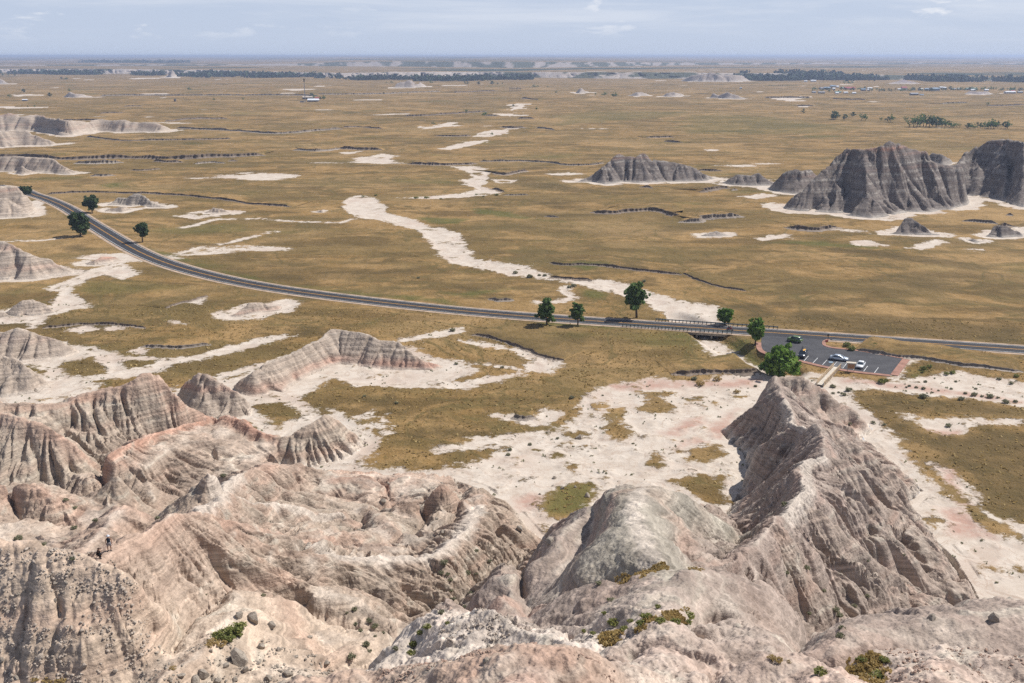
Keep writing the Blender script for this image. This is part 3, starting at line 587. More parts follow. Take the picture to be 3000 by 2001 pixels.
for z, p in ((Z4, [(1740, 1220), (1950, 1208), (2130, 1280), (1900, 1375), (1790, 1310)]), (Z4, [(410, 930), (620, 885), (760, 960), (720, 1030), (430, 1015)]), (Z4, [(820, 905), (1110, 915), (1020, 960), (850, 980)]), (Z4, [(210, 1185), (480, 1150), (480, 1170), (260, 1195)]),
             (Z5, [(1710, 1215), (1840, 1180), (1830, 1230), (1740, 1265)]), (Z5, [(1780, 1290), (1830, 1240), (1950, 1222), (1985, 1262), (1960, 1330), (2000, 1420), (1950, 1480), (1860, 1450), (1800, 1370)]), (Z5, [(2010, 1250), (2100, 1170), (2200, 1170), (2310, 1222), (2280, 1270), (2150, 1290)]),
             (Z5, [(2030, 1140), (2150, 1117), (2310, 1130), (2290, 1150), (2100, 1152)]), (ZR, [(320, 340), (480, 335), (490, 365), (310, 402)]), (ZR, [(310, 790), (480, 742), (620, 752), (680, 840), (500, 930), (300, 880)]), (ZR, [(160, 1040), (350, 1015), (690, 1000), (650, 1130), (745, 1230), (600, 1285), (420, 1200), (300, 1110)]),
             (ZR, [(0, 840), (100, 800), (150, 890), (110, 950), (-40, 920)]), (ZR, [(660, 345), (840, 325), (740, 370)]), (Z8, [(1330, 320), (1480, 200), (1600, 150), (1740, 170), (1800, 220), (1770, 290), (1700, 330), (1640, 400), (1540, 440), (1350, 400)]),
             (Z6, [(1170, 1120), (1300, 1115), (1450, 1160), (1700, 1190), (2000, 1190), (2310, 1262), (2200, 1312), (1900, 1290), (1700, 1300), (1500, 1290), (1560, 1330), (1650, 1390), (1450, 1420), (1150, 1180)]),
             (Z6, [(1400, 1412), (1600, 1400), (1900, 1450), (2050, 1370), (2351, 1390), (2600, 1500), (2700, 2150), (2351, 1980), (2200, 2060), (2130, 1980), (1950, 1760), (1870, 1660), (1720, 1580)]), (Z9, [(1620, 430), (1720, 370), (1812, 452), (1750, 482)]),
             (Z6, [(1080, 1005), (1430, 1030), (1420, 1068), (1340, 1065), (1200, 1030)]), (Z6, [(780, 935), (920, 960), (925, 990), (780, 985)]), (Z6, [(940, 965), (1000, 965), (990, 1000), (950, 1000)]), (Z8, [(150, 70), (300, 30), (620, 60), (1010, 0), (700, 70), (620, 102), (400, 95), (180, 85)]),
             (Z8, [(860, 85), (970, 75), (970, 100), (880, 105)]), (Z5, [(1490, 1490), (1580, 1475), (1570, 1500), (1510, 1510)]), (Z5, [(1540, 1400), (1690, 1385), (1700, 1420), (1600, 1450)]), (Z5, [(1590, 1520), (1700, 1485), (1690, 1530), (1620, 1545)]), (Z5, [(1420, 1550), (1500, 1525), (1560, 1560), (1450, 1580)])):
    grass(z, p, 1.1)
GREEN = [gxy(Z(z, p)) for z, p in ((Z4, [(900, 230), (1250, 225), (1700, 350), (2351, 455), (2351, 440), (1900, 380), (1500, 290), (1150, 170), (950, 140)]), (Z5, [(0, 450), (600, 505), (800, 545), (700, 490), (250, 460), (0, 440)]), (Z5, [(1500, 262), (1620, 240), (1900, 262), (1700, 292)]), (Z5, [(680, 455), (1180, 420), (900, 480)]),
     (Z6, [(560, 100), (900, 92), (1150, 120), (1500, 150), (1000, 130)]), (Z6, [(0, 720), (90, 770), (60, 800), (-60, 740)]), (Z6, [(270, 750), (450, 770), (560, 900), (560, 960), (440, 880), (330, 800)]), (Z2, [(900, 1440), (1100, 1450), (1300, 1500), (1650, 1540), (1300, 1510), (950, 1470)]), (Z2, [(540, 1500), (850, 1510), (800, 1545), (600, 1540)]),
     (Z2, [(1150, 985), (1300, 980), (1250, 1000)]), (Z1, [(640, 1275), (850, 1250), (800, 1290)]), (Z5, [(1350, 640), (1900, 660), (2200, 700), (1800, 690), (1400, 670)]), (Z8, [(1500, 180), (1740, 170), (1790, 240), (1640, 380), (1400, 400), (1450, 280)]), (Z5, [(1650, 420), (1850, 450), (1800, 490), (1680, 470)]),
     (Z2, [(1430, 800), (1700, 760), (2351, 770), (2351, 800), (1500, 860)]), (Z3, [(0, 790), (600, 810), (1200, 880), (900, 915), (0, 915)]), (Z6, [(1560, 980), (1680, 950), (1700, 1000), (1600, 1040)]))]
DARKP = [gxy(Z(z, p)) for z, p in ((Z6, [(1170, 1120), (1450, 1165), (1700, 1195), (2000, 1195), (2310, 1262), (2200, 1312), (1900, 1290), (1500, 1290), (1650, 1390), (1450, 1420), (1150, 1180)]), (Z6, [(1450, 1420), (1900, 1450), (2050, 1380), (2600, 1450), (2600, 2050), (2200, 2000), (1900, 1650), (1700, 1560)]), (Z5, [(890, 735), (1050, 740), (1300, 800), (1450, 880), (1540, 900), (1450, 930), (1250, 850), (1000, 790)]), (Z5, [(1300, 740), (1700, 730), (1700, 800), (1450, 830)]), (Z5, [(1440, 240), (2000, 255), (2351, 310), (2351, 325), (1900, 280), (1500, 262)]), (Z5, [(790, 410), (950, 420), (980, 450), (830, 450)]),
     (Z4, [(1950, 700), (2080, 660), (2300, 720), (2100, 750)]), (Z4, [(290, 690), (560, 660), (900, 660), (1020, 690), (700, 690), (300, 710)]), (Z4, [(380, 130), (560, 120), (640, 150), (480, 160)]), (Z6, [(310, 530), (480, 505), (640, 560), (550, 640), (360, 560)]), (Z6, [(560, 510), (700, 505), (780, 560)]),
     (Z6, [(1180, 850), (1500, 860), (1640, 900), (2100, 960), (2351, 980), (2351, 1000), (2000, 950), (1600, 905), (1300, 870)]), (Z2, [(1180, 1250), (1600, 1290), (1980, 1330), (1500, 1320)]), (Z2, [(1250, 1380), (1700, 1400), (1500, 1420)]), (Z2, [(300, 1285), (620, 1265), (600, 1285)]), (Z6, [(0, 310), (200, 400), (440, 430), (300, 420), (100, 370)]),
     (Z6, [(800, 550), (1350, 600), (1800, 640), (2351, 680), (2351, 800), (1700, 760), (900, 690), (600, 660)]), (Z6, [(1000, 140), (1400, 160), (2351, 300), (1800, 280)]), (Z5, [(430, 1390), (600, 1370), (640, 1420), (480, 1450)]), (Z5, [(130, 1170), (300, 1170), (400, 1210), (330, 1260), (200, 1230)]))]
PINK = [gxy(Z(z, p)) for z, p in ((ZR, [(130, 640), (300, 540), (460, 500), (480, 560), (330, 640), (180, 660)]), (ZR, [(180, 740), (400, 690), (500, 720), (330, 760), (250, 800)]), (ZR, [(530, 590), (760, 430), (700, 560), (620, 680), (700, 720), (560, 680)]), (ZR, [(0, 190), (300, 180), (700, 190), (1000, 150), (900, 240), (500, 240), (0, 230)]), (Z9, [(1780, 90), (1900, 80), (1950, 130), (1880, 170), (1940, 330), (1860, 300), (1820, 190)]),
     (Z9, [(1780, 360), (1950, 370), (2150, 560), (1900, 530)]), (Z8, [(1180, 290), (1300, 240), (1400, 280), (1340, 360), (1200, 400)]), (Z6, [(1600, 1390), (1900, 1400), (1850, 1440), (1660, 1420)]), (Z6, [(1080, 1030), (1400, 1062), (1800, 1105), (2351, 1190), (2351, 1210), (1800, 1140), (1400, 1095), (1080, 1060)]), (Z5, [(1800, 1080), (2100, 1050), (2351, 1065), (2351, 1100), (1950, 1110)]))]
BUTTE_POLYS = []      # filled by the butte list further on
def eval_masks(X, Y):
    r = np.hypot(X, Y)
    n1 = fbm(X, Y, 9.0, 4, 11); n2 = fbm(X, Y, 3.0, 3, 15)
    far_ = np.clip(r / 300.0, 1.0, 4.0); n3 = fbm(X * .6, Y, 30.0, 4, 17)
    nn = n1 * 1.6 + n2 * 0.8 + n3 * 1.5 * (far_ - 1)
    sd = np.full(X.shape, -60.0, np.float32)           # >0 inside pale ground (metres)
    for P, n, s in SAND:
        d = -poly_sd(X, Y, P, 14.0)
        d = np.where(d < -1e5, -60, d)
        d = d + nn * n
        if s < 1: d = np.minimum(d, (s - 0.5) * 4 - 1.0 + 2.0 * n2)
        sd = np.maximum(sd, d)
    for P, ap, n in BUTTE_POLYS:
        d = poly_sd(X, Y, P, ap * 4 + 10)
        sd = np.maximum(sd, np.where(d > 1e5, -60, ap - d + nn * ap * n))
    dF = poly_sd(X, Y, FPOLY, 14.0)
    sd = np.maximum(sd, np.where(dF > 1e5, -60, 3.5 - dF + nn * 1.2))
    # scattered bare scalds far out on the plain, strung out in bands
    b = fbm(X * 0.35, Y, 60.0, 4, 19); b2 = fbm(X, Y, 420.0, 2, 23)
    scald = (b - 0.40 - np.clip(0.10 - b2, 0, .3)) * 40
    sd = np.maximum(sd, np.where(r > 330, scald, -60))
    gs = np.full(X.shape, -60.0, np.float32)
    for P, n in GRASS:
        d = -poly_sd(X, Y, P, 10.0)
        gs = np.maximum(gs, np.where(d < -1e5, -60, d + nn * n * 1.3))
    speck = fbm(X, Y, 6.0, 4, 27) - 0.36
    gs = np.maximum(gs, np.where((r < 420) & (dF > 2), speck * 5, -60))
    sp2 = fbm(X * .7, Y, 14.0, 4, 29) - .30
    gs = np.maximum(gs, np.where((r >= 420) & (r < 1500), sp2 * 12, -60))
    sd = np.minimum(sd, -gs)
    green = np.zeros(X.shape, np.float32); dark = np.zeros_like(green); pink = np.zeros_like(green)
    for arr, polys, w in ((green, GREEN, 2.5), (dark, DARKP, 3.0), (pink, PINK, 2.0)):
        for P in polys:
            ww = w * max(1.0, np.hypot(*P.mean(0)) / 330)
            d = -poly_sd(X, Y, P, 6 * ww)
            np.maximum(arr, np.where(d < -1e5, 0, sstep(-ww, ww, d + nn * ww * .8)), out=arr)
    gn = fbm(X * .5, Y, 45.0, 4, 31); dn = fbm(X * .5, Y, 38.0, 4, 35)
    green = green * np.where(r > 800, .42, 1.0)
    green = np.clip(np.maximum(green * .75, sstep(0.26, 0.55, gn) * .42), 0, 1); dark = np.clip(np.maximum(dark * .6, sstep(0.22, 0.5, dn) * .5), 0, 1)
    wood = np.where(r > 4300, sstep(.08, .26, fbm(X * .45, Y * .8, 800.0, 5, 39) + .10 * sstep(.25, -.05, np.abs(X / np.maximum(Y, 1) + .05))), 0)
    return sd, green, dark, pink, wood
BL1 = [(-300, 214, 194), (60, 212, 196), (130, 214, 197), (300, 216, 197), (480, 217, 199), (650, 218, 201), (720, 221, 206), (850, 222, 207), (1000, 226, 210), (1080, 226, 209), (1270, 225, 208),
       (1400, 223, 208), (1600, 228, 209), (1750, 230, 209), (2000, 231, 209), (2170, 230, 211), (2400, 232, 211), (2650, 234, 214), (2800, 236, 217), (3000, 238, 219), (3300, 240, 220)]
BL2 = [(-300, 192, 185), (300, 193, 186), (700, 192, 186), (900, 193, 184), (1000, 194, 180), (1200, 195, 179), (1500, 199, 180), (1750, 196, 181), (2050, 190, 182), (2400, 188, 182), (3300, 187, 181)]
def bl_arrays(BL, z0, depth):
    t = []; r = []; h = []
    for u, v, vt in BL:
        p = px(u, v, z0); t.append(p[0] / p[1]); r.append(math.hypot(p[0], p[1])); h.append(max(CAMZ - (r[-1] + depth) * (vt - 163.0) / FPX, z0 + 1.5))
    return np.array(t), np.array(r), np.array(h)
BT1, BR1, BH1 = bl_arrays(BL1, 0.0, 45.0); BT2, BR2, BH2 = bl_arrays(BL2, 18.0, 150.0)
CHAN = gxy([(1985, 925), (2030, 945), (2062, 968), (2078, 980), (2120, 1003), (2170, 1035), (2230, 1062), (2300, 1085)])
def ground_plain(X, Y, sd=None):
    X = np.asarray(X, np.float32); Y = np.asarray(Y, np.float32)
    r = np.hypot(X, Y)
    dr = np.minimum(seg_dist(X, Y, ROAD[::4]), np.maximum(poly_sd(X, Y, LOT, 40.0), 0))
    und = 0.9 * fbm(X, Y, 55.0, 3, 101) + 0.28 * fbm(X, Y, 14.0, 3, 105) + np.clip((r - 400) / 900, 0, 1.6) * 2.2 * fbm(X, Y, 260.0, 3, 109)
    und = und * sstep(5, 34, dr)
    z = und * sstep(3300, 2600, r)
    # land beyond the river rises in long steps to the far uplands
    tn = X / np.maximum(Y, 1.0)
    r1 = np.interp(tn, BT1, BR1); h1 = np.interp(tn, BT1, BH1); r2 = np.interp(tn, BT2, BR2); h2 = np.interp(tn, BT2, BH2)
    f1 = np.where(r < r1 + 100, 0, (h1 - 3) * sstep(r1 + 100, r1 + 230, r)) * sstep(r1 + 1500, r1 + 300, r) + 18 * sstep(r1 + 300, r1 + 1500, r)
    f2 = (h2 - 20) * sstep(r2 + 250, r2 + 600, r) + np.interp(r, [8000, 12000, 20000, 32000, 46000], [0, 5, 18, 32, 42])
    far = f1 + np.where(r > r2 + 200, f2, 0)
    far = far + np.clip((r - r2 - 800) / 5000, 0, 1) * (6 * fbm(X, Y, 2600.0, 4, 115) + np.clip((r - 11000) / 9000, 0, 1) * 26 * fbm(X, Y, 7000.0, 4, 119))
    z = np.where(r > 3000, z + far, z)
    z = np.minimum(z, 85.0)
    z = z - 1.9 * sstep(6.5, 2.8, seg_dist(X, Y, CHAN)) * (r < 420)
    if sd is not None:
        z = z - np.where(r < 900, 0.32 * sstep(-0.6, 2.6, sd) * sstep(4, 12, dr), 0)
    return z
def fg_idx(X, Y): return (X - FX0) / FC2, (Y - FY0) / FC2
def ground_z(x, y):
    """height of the land at one spot (or arrays)"""
    X = np.atleast_1d(np.asarray(x, np.float32)); Y = np.atleast_1d(np.asarray(y, np.float32))
    sd = eval_masks(X, Y)[0]
    z = ground_plain(X, Y, sd)
    m = inside(X, Y, FPOLY) & (X > FX0) & (X < FX1) & (Y > FY0) & (Y < FY1)
    if m.any():
        fx, fy = fg_idx(X[m], Y[m]); z[m] = np.maximum(cubic(FH, fx, fy), z[m])
    return z if np.ndim(x) else float(z[0])

def pick(u, v, tmax=420.0):
    """where the sight line of a photo pixel meets the land"""
    a = (u - 1500.0) / FPX; b = -(v - 1000.5) / FPX
    d = np.array((a, CT + b * ST, -ST + b * CT))
    t = 22.0 * (tmax / 22.0) ** np.linspace(0, 1, 1500)
    P = d[None] * t[:, None]; P[:, 2] += CAMZ
    g = ground_z(P[:, 0], P[:, 1])
    below = P[:, 2] < g
    if not below.any(): return px(u, v, 0)
    i = max(int(np.argmax(below)), 1)
    f0 = P[i - 1, 2] - g[i - 1]; f1 = g[i] - P[i, 2]; f = f0 / (f0 + f1 + 1e-9)
    q = P[i - 1] + (P[i] - P[i - 1]) * f
    return (float(q[0]), float(q[1]), float(q[2]))
# ------------------------------------------------------------------ separate buttes standing on the plain
GREY = ((.185, .155, .138), (.40, .36, .315), (.36, .18, .125))       # body, pale beds, red beds
BEIG = ((.40, .325, .262), (.52, .445, .37), (.44, .265, .20))
FARB = ((.36, .30, .26), (.50, .44, .38), (.40, .26, .21))
def butte_lines(outline, ridges, slope, rho, kk):
    """front foot read off the picture; the crest stands back from it by height / slope, the hidden rear foot mirrors it"""
    P = gxy(outline); tn = P[:, 0] / P[:, 1]
    t0, t1 = tn.min() + 1e-5, tn.max() - 1e-5
    ts = np.linspace(t0, t1, 60); yf = np.full(60, 1e9)
    n = len(P)
    for i in range(n):
        a, b = P[i], P[(i + 1) % n]; fa = a[0] - ts * a[1]; fb = b[0] - ts * b[1]
        m = (fa * fb <= 0) & (np.abs(fa - fb) > 1e-9)
        s_ = np.where(m, fa / np.where(np.abs(fa - fb) > 1e-9, fa - fb, 1), 0); y = a[1] + s_ * (b[1] - a[1])
        yf = np.where(m & (y > 1), np.minimum(yf, y), yf)
    ok = yf < 1e8; ts, yf = ts[ok], yf[ok]
    def ray(u, v):
        a = (u - 1500.0) / FPX; b = -(v - 1000.5) / FPX
        return a / (CT + b * ST), (ST - b * CT) / (CT + b * ST)        # x/y, drop per metre of y
    C = []
    for (u, v, _) in ridges[0]:
        t, dp = ray(u, v); f = np.interp(t, ts, yf)
        y = max((CAMZ + slope * f) / (slope + dp), f + .6); z = max(CAMZ - dp * y, .5)
        C.append((t * y, y, z))
    C = np.array(C); ct = C[:, 0] / C[:, 1]; o = np.argsort(ct)
    R = [(rho, kk, 1.0, (0, 0, 0), 0, 0, [tuple(c) for c in C])]
    for r in ridges[1:]:
        L_ = []
        for (u, v, _) in r:
            t, dp = ray(u, v); f = np.interp(t, ts, yf); yc = np.interp(t, ct[o], C[o, 1]); zc = np.interp(t, ct[o], C[o, 2])
            vf = CAMZ / f; vc = (CAMZ - zc) / yc; fr = np.clip((vf - dp) / max(vf - vc, 1e-5), .08, 1)
            y = f + fr * (yc - f); L_.append((t * y, y, zc * fr))
        R.append((rho, kk, 1.0, (0, 0, 0), 0, 0, L_))
    yb = np.interp(ts, ct[o], C[o, 1]) + np.interp(ts, ct[o], C[o, 2]) / slope
    yb = np.maximum(yb, yf + 1.0)
    P = np.vstack([np.stack([ts * yf, yf], 1), np.stack([ts * yb, yb], 1)[::-1]])
    return P, R
def butte(outline, ridges, cell, lam, pal, name="badlands_butte", apron=4.0, reds=(), bed=1.0, rill=1.0, label=None, group=None, rho=None, kk=1.0, bands=0.35, jag=0.0, slope=.75):
    P, R = butte_lines(outline, ridges, slope, rho if rho else lam * .6, kk)
    lo = P.min(0) - cell * 3; hi = P.max(0) + cell * 3
    xs = np.arange(lo[0], hi[0], cell, dtype=np.float32); ys = np.arange(lo[1], hi[1], cell, dtype=np.float32)
    X, Y = np.meshgrid(xs, ys)
    zmax = max(p[2] for r in R for p in r[6])
    sc = lam * 2.2
    wx = fbm(X, Y, sc * 4, 3, 141) * sc * .55; wy = fbm(X, Y, sc * 4, 3, 145) * sc * .55
    ol = [(p[0], p[1], 0.0) for p in P]; ol.append(ol[0])
    h, i = lines_to_field(X + wx, Y + wy, R, [ol], 2.0, max(lam * 3, 3.0))
    Pw = P
    ins = inside(X + wx, Y + wy, Pw); sd = seg_dist(X + wx, Y + wy, Pw, True); sd = np.where(ins, sd, -sd)
    h = np.where(ins, np.maximum(h, 0), -0.35 * np.minimum(-sd, 6)).astype(np.float32)
    hb = blur(h, 3)
    (a, b, c), g = lic(blur(h, 8), cell, X, Y, (lam * 1.8, lam * 4.5, lam * 11), 18, 1.5, 9)
    gy, gx = np.gradient(hb, cell); sl = np.sqrt(gx * gx + gy * gy)
    amp = sstep(.12, .6, sl) * rill * np.where(ins, 1, 0) * np.clip(sd / (lam * 1.5), 0, 1)
    h = h + amp * (.34 * lam * gully(a, .8) + .80 * lam * gully(b, .6) + 1.5 * lam * gully(c, .6) * sstep(0, lam * 5, i['dr']))
    # resistant beds stand out as small ledges
    zz = h + fbm(X, Y, lam * 12, 2, 151) * bed * .6
    h = h + np.where(ins, sstep(.3, .9, sl) * bed * .10 * np.sin(zz * 2 * np.pi / bed), 0)
    h = h + np.where(ins, fbm(X, Y, lam * 2, 3, 155) * lam * (.12 + jag), 0)
    gz = ground_plain(X, Y)
    body, pale, red = (np.array(q, np.float32) for q in pal)
    zc = h + fbm(X, Y, lam * 14, 2, 159) * bed * .5
    s1 = .5 * np.sin(zc * 6.283 / bed + 2.2 * np.sin(zc * 1.3 / bed)) + .5 * np.sin(zc * 6.283 / (bed * 2.7) + 1.0)
    f = sstep(.25, .8, s1)[..., None] * bands * 1.6
    col = body * (1 - f) + pale * f
    rr = np.zeros_like(h)
    for zc0, w, am in reds: rr = np.maximum(rr, am * np.exp(-((zc - zc0) / w) ** 2))
    rr = (rr * np.clip(.75 + fbm(X, Y, lam * 8, 2, 163), 0, 1.2))[..., None]
    col = col * (1 - rr) + red * rr
    fl = np.clip(sstep(.25, .06, sl) * .4 + sstep(lam * 1.2, 0, sd) * .6, 0, 1)[..., None]
    col = col * (1 - fl) + pale * 1.08 * fl
    ny, nx = h.shape
    keep = (sd > -2.2 * cell)
    idx = np.arange(ny * nx).reshape(ny, nx)
    q = keep[:-1, :-1] & keep[1:, :-1] & keep[:-1, 1:] & keep[1:, 1:]
    F = np.stack([idx[:-1, :-1][q], idx[:-1, 1:][q], idx[1:, 1:][q], idx[1:, :-1][q]], 1)
    used = np.unique(F); rm = np.full(ny * nx, -1, np.int32); rm[used] = np.arange(len(used))
    V = np.stack([X.ravel()[used], Y.ravel()[used], (h + gz - .25).ravel()[used]], 1)
    me = mesh_np(name, V, rm[F], M_BAD, True, {"Col": np.clip(col.reshape(-1, 3)[used], .02, .75)})
    o = link(name, me, None, label, None, group, "structure")
    return o
BUTTES = []
def B(outline, ridges, cell, lam, pal, apron=4.0, an=1.0, **kw):
    BUTTES.append((outline, ridges, cell, lam, pal, kw)); BUTTE_POLYS.append((butte_lines(outline, ridges, kw.get('slope', .75), 1, 1)[0], apron, an * .35))
# long pale ridge and red cone left of centre
B([(680, 1130), (700, 1100), (780, 1058), (870, 1015), (940, 980), (1000, 968), (1080, 985), (1180, 1005), (1240, 1040), (1293, 1076), (1276, 1087), (1180, 1083), (1085, 1078), (1000, 1066), (910, 1093), (829, 1149), (740, 1163), (700, 1150)],
  [[(700, 1112, 3.6), (740, 1085, 4.6), (778, 1063, 5.4), (868, 1026, 6.8), (948, 984, 8.2), (975, 961, 9.6), (1000, 964, 9.4), (1040, 973, 9), (1072, 978, 8.8), (1110, 999, 7.2), (1128, 998, 7.4), (1170, 999, 7.6), (1195, 1020, 6), (1213, 1038, 4.6), (1250, 1060, 2.4)]], .32, 1.0, BEIG, 5, reds=((1.0, 1.0, .8),), bed=1.1, label="long pale ridge with fluted sides between the brown grass flats")
B([(508, 1152), (540, 1125), (590, 1112), (660, 1130), (720, 1165), (736, 1190), (738, 1215), (700, 1228), (640, 1232), (560, 1225), (515, 1190)],
  [[(540, 1118, 7), (574, 1087, 9.6), (600, 1092, 9.2), (640, 1112, 7.4), (690, 1142, 5), (725, 1180, 2)], [(574, 1087, 9.6), (600, 1150, 8), (612, 1200, 5)]], .3, .9, BEIG, 3, reds=((9.4, 1.2, .9), (5.2, .7, .8), (7.4, .5, .4)), bed=1.3, label="red capped cone beside the striped ridge")
# buttes on the left side of the road
B([(-160, 820), (-160, 760), (0, 730), (90, 750), (150, 770), (215, 800), (160, 806), (100, 815), (60, 818), (0, 818)], [[(-160, 690, 18), (-40, 702, 16.5), (10, 703, 16), (45, 722, 12.5), (90, 745, 8.6), (150, 757, 6.2), (190, 785, 2.8)]], .5, 1.5, BEIG, 4, reds=((10, 1.0, .5), (3, .8, .35)), bed=2.0, label="tall banded butte with a tapering spur beside the road bend")
B([(-160, 1050), (-160, 990), (0, 975), (80, 975), (150, 985), (215, 1015), (232, 1030), (190, 1042), (120, 1050), (60, 1056), (0, 1052)], [[(-160, 960, 10), (0, 970, 9), (45, 957, 10), (90, 965, 9), (150, 985, 6.6), (200, 1010, 3.4)]], .4, 1.2, BEIG, 3.5, reds=((4.5, .8, .3),), bed=1.3, label="smooth pale mound above the white wash")
B([(-160, 1160), (-160, 1090), (0, 1060), (80, 1075), (120, 1090), (160, 1120), (140, 1135), (110, 1150), (50, 1157), (0, 1160)], [[(-160, 1020, 13), (0, 1034, 11.5), (50, 1052, 9.6), (100, 1085, 6), (140, 1115, 2.5)]], .35, 1.1, BEIG, 3.5, reds=((9, 1.0, .35),), bed=1.4, label="pale butte with dark vertical gullies above the near hills")
B([(10, 922), (20, 900), (60, 890), (110, 885), (150, 900), (168, 915), (120, 922), (60, 927)], [[(25, 905, 2.2), (60, 879, 4.4), (95, 877, 4.6), (130, 888, 3.6), (155, 905, 1.6)]], .3, .9, BEIG, 3, bed=.9, label="low pale mound beside the white wash left of the road")
B([(-40, 930), (-20, 915), (20, 915), (35, 925), (0, 930)], [[(-30, 915, 2), (10, 911, 2.4), (28, 921, 1)]], .3, .8, BEIG, 2, bed=.8, label="tiny pale knob at the end of a low mound")
B([(250, 775), (290, 760), (350, 758), (358, 762), (320, 770), (280, 776)], [[(285, 760, 1.6), (300, 751, 2.3), (335, 751, 2.2), (352, 759, .8)]], .3, .9, BEIG, 4, reds=((1.8, .7, .9),), label="small red topped hump near the road")
B([(670, 920), (720, 905), (790, 900), (830, 890), (820, 905), (760, 915), (700, 925)], [[(690, 915, 1.0), (730, 884, 3.2), (765, 883, 3.2), (790, 893, 1.8), (825, 892, .8)]], .3, .9, BEIG, 5, reds=((.6, .5, .5),), bed=.9, label="pale hump on a white patch below the road")
B([(-160, 640), (-160, 575), (0, 560), (60, 570), (100, 580), (118, 590), (80, 600), (60, 608), (105, 625), (90, 632), (0, 640)], [[(-160, 535, 20), (0, 541, 19), (40, 543, 18.6), (62, 565, 14), (100, 585, 8)], [(-60, 588, 12), (20, 585, 12), (60, 605, 6)]], .6, 1.8, BEIG, 5, reds=((12, .8, .5), (16.5, .7, .45)), bed=2.4, label="banded butte at the bend where the road disappears")
B([(312, 600), (330, 588), (380, 580), (420, 580), (455, 590), (488, 606), (450, 606), (400, 603), (370, 600)], [[(325, 593, 3), (345, 576, 5.4), (372, 578, 5), (395, 566, 7.6), (418, 568, 7.4), (440, 584, 4.4), (470, 600, 1.6)]], .45, 1.3, ((.36, .31, .26), BEIG[1], BEIG[2]), 5, bed=1.4, label="grey hump with a rounded crown just beyond the road")
B([(300, 612), (360, 605), (395, 612), (360, 620), (310, 618)], [[(310, 611, 1.6), (360, 604, 2.2), (385, 611, 1.2)]], .45, 1.2, BEIG, 4, bed=.9, label="low eroded bank in front of the grey hump")
B([(600, 625), (630, 615), (670, 617), (680, 624), (640, 627)], [[(612, 620, 1.2), (625, 609, 3.6), (640, 612, 2.8), (655, 613, 2.8), (672, 622, .8)]], .4, 1.1, BEIG, 6, bed=.9, label="small grey knob on a white scald in the grass")
B([(920, 620), (935, 615), (950, 616), (945, 621)], [[(928, 616, .8), (942, 612, 1.6), (948, 618, .5)]], .4, 1.0, BEIG, 1, label="lone tiny grey knob in the open grass")
B([(-160, 520), (-160, 485), (0, 478), (60, 475), (140, 475), (200, 490), (235, 505), (200, 510), (120, 505), (60, 502), (0, 500)], [[(-160, 455, 11), (0, 458, 10.5), (60, 456, 11), (150, 462, 10), (190, 482, 6), (220, 500, 2)]], .8, 2.4, BEIG, 6, reds=((5, .7, .3),), bed=2.0, label="grey fluted ridge below the long dark scarp")
B([(30, 508), (60, 500), (110, 503), (115, 506), (70, 512)], [[(45, 506, 1.5), (64, 484, 6.5), (80, 495, 3.5), (105, 503, 1)]], .6, 1.6, BEIG, 3, bed=1.4, label="small pointed knob before the fluted ridge")
B([(-200, 435), (-200, 400), (0, 395), (60, 388), (120, 395), (165, 410), (192, 418), (150, 424), (60, 425), (0, 430)], [[(-200, 372, 14), (0, 382, 12), (45, 375, 13.5), (80, 377, 13), (120, 398, 8), (160, 412, 3)]], 1.1, 3.0, BEIG, 7, reds=((7, .8, .35),), bed=2.4, label="terraced butte with a flat crown on the far left")
B([(-200, 390), (-200, 365), (0, 362), (80, 358), (180, 360), (260, 352), (330, 350), (400, 345), (520, 383), (470, 388), (420, 387), (360, 388), (290, 385), (250, 392), (200, 400), (160, 395), (120, 385), (60, 385)],
  [[(-200, 325, 23), (0, 335, 20), (30, 328, 22), (60, 340, 19), (110, 333, 20), (150, 345, 16), (200, 352, 12), (260, 356, 10), (285, 346, 13), (330, 352, 11), (365, 350, 11), (385, 357, 8.5)], [(385, 357, 8.5), (415, 348, 11.5), (440, 349, 11), (480, 365, 6), (510, 381, 1.5)], [(110, 370, 10), (160, 378, 7), (190, 390, 3)]], 1.5, 3.8, BEIG, 8, reds=((17, 1.4, .55), (6, 1, .35)), bed=2.6, jag=.08, label="jagged chain of terraced buttes on the far left")
# grey banded buttes on the right
B([(1682, 532), (1720, 520), (1800, 505), (1900, 500), (2000, 505), (2060, 512), (2095, 522), (2060, 528), (1990, 530), (1940, 531), (1880, 535), (1830, 533), (1775, 538), (1730, 532)],
  [[(1690, 530, 1.5), (1730, 509, 5.2), (1770, 487, 9.6), (1800, 466, 14), (1816, 447, 18), (1830, 455, 16.4), (1860, 458, 16), (1878, 447, 18.2), (1890, 449, 17.6), (1915, 466, 14), (1940, 470, 13.4), (1985, 474, 12.6), (2020, 482, 10.6), (2060, 508, 4.5), (2085, 518, 1.6)], [(1816, 447, 18), (1800, 490, 11), (1790, 522, 4)], [(1878, 447, 18.2), (1890, 500, 9), (1895, 525, 3)], [(1985, 474, 12.6), (1975, 510, 6.5), (1975, 526, 2)]], .75, 2.4, GREY, 8, 1.2, reds=((14.2, .5, .5), (16.4, .5, .5)), bed=1.4, bands=.5, rill=1.25, jag=.06, label="banded grey butte with two small peaks on the plain")
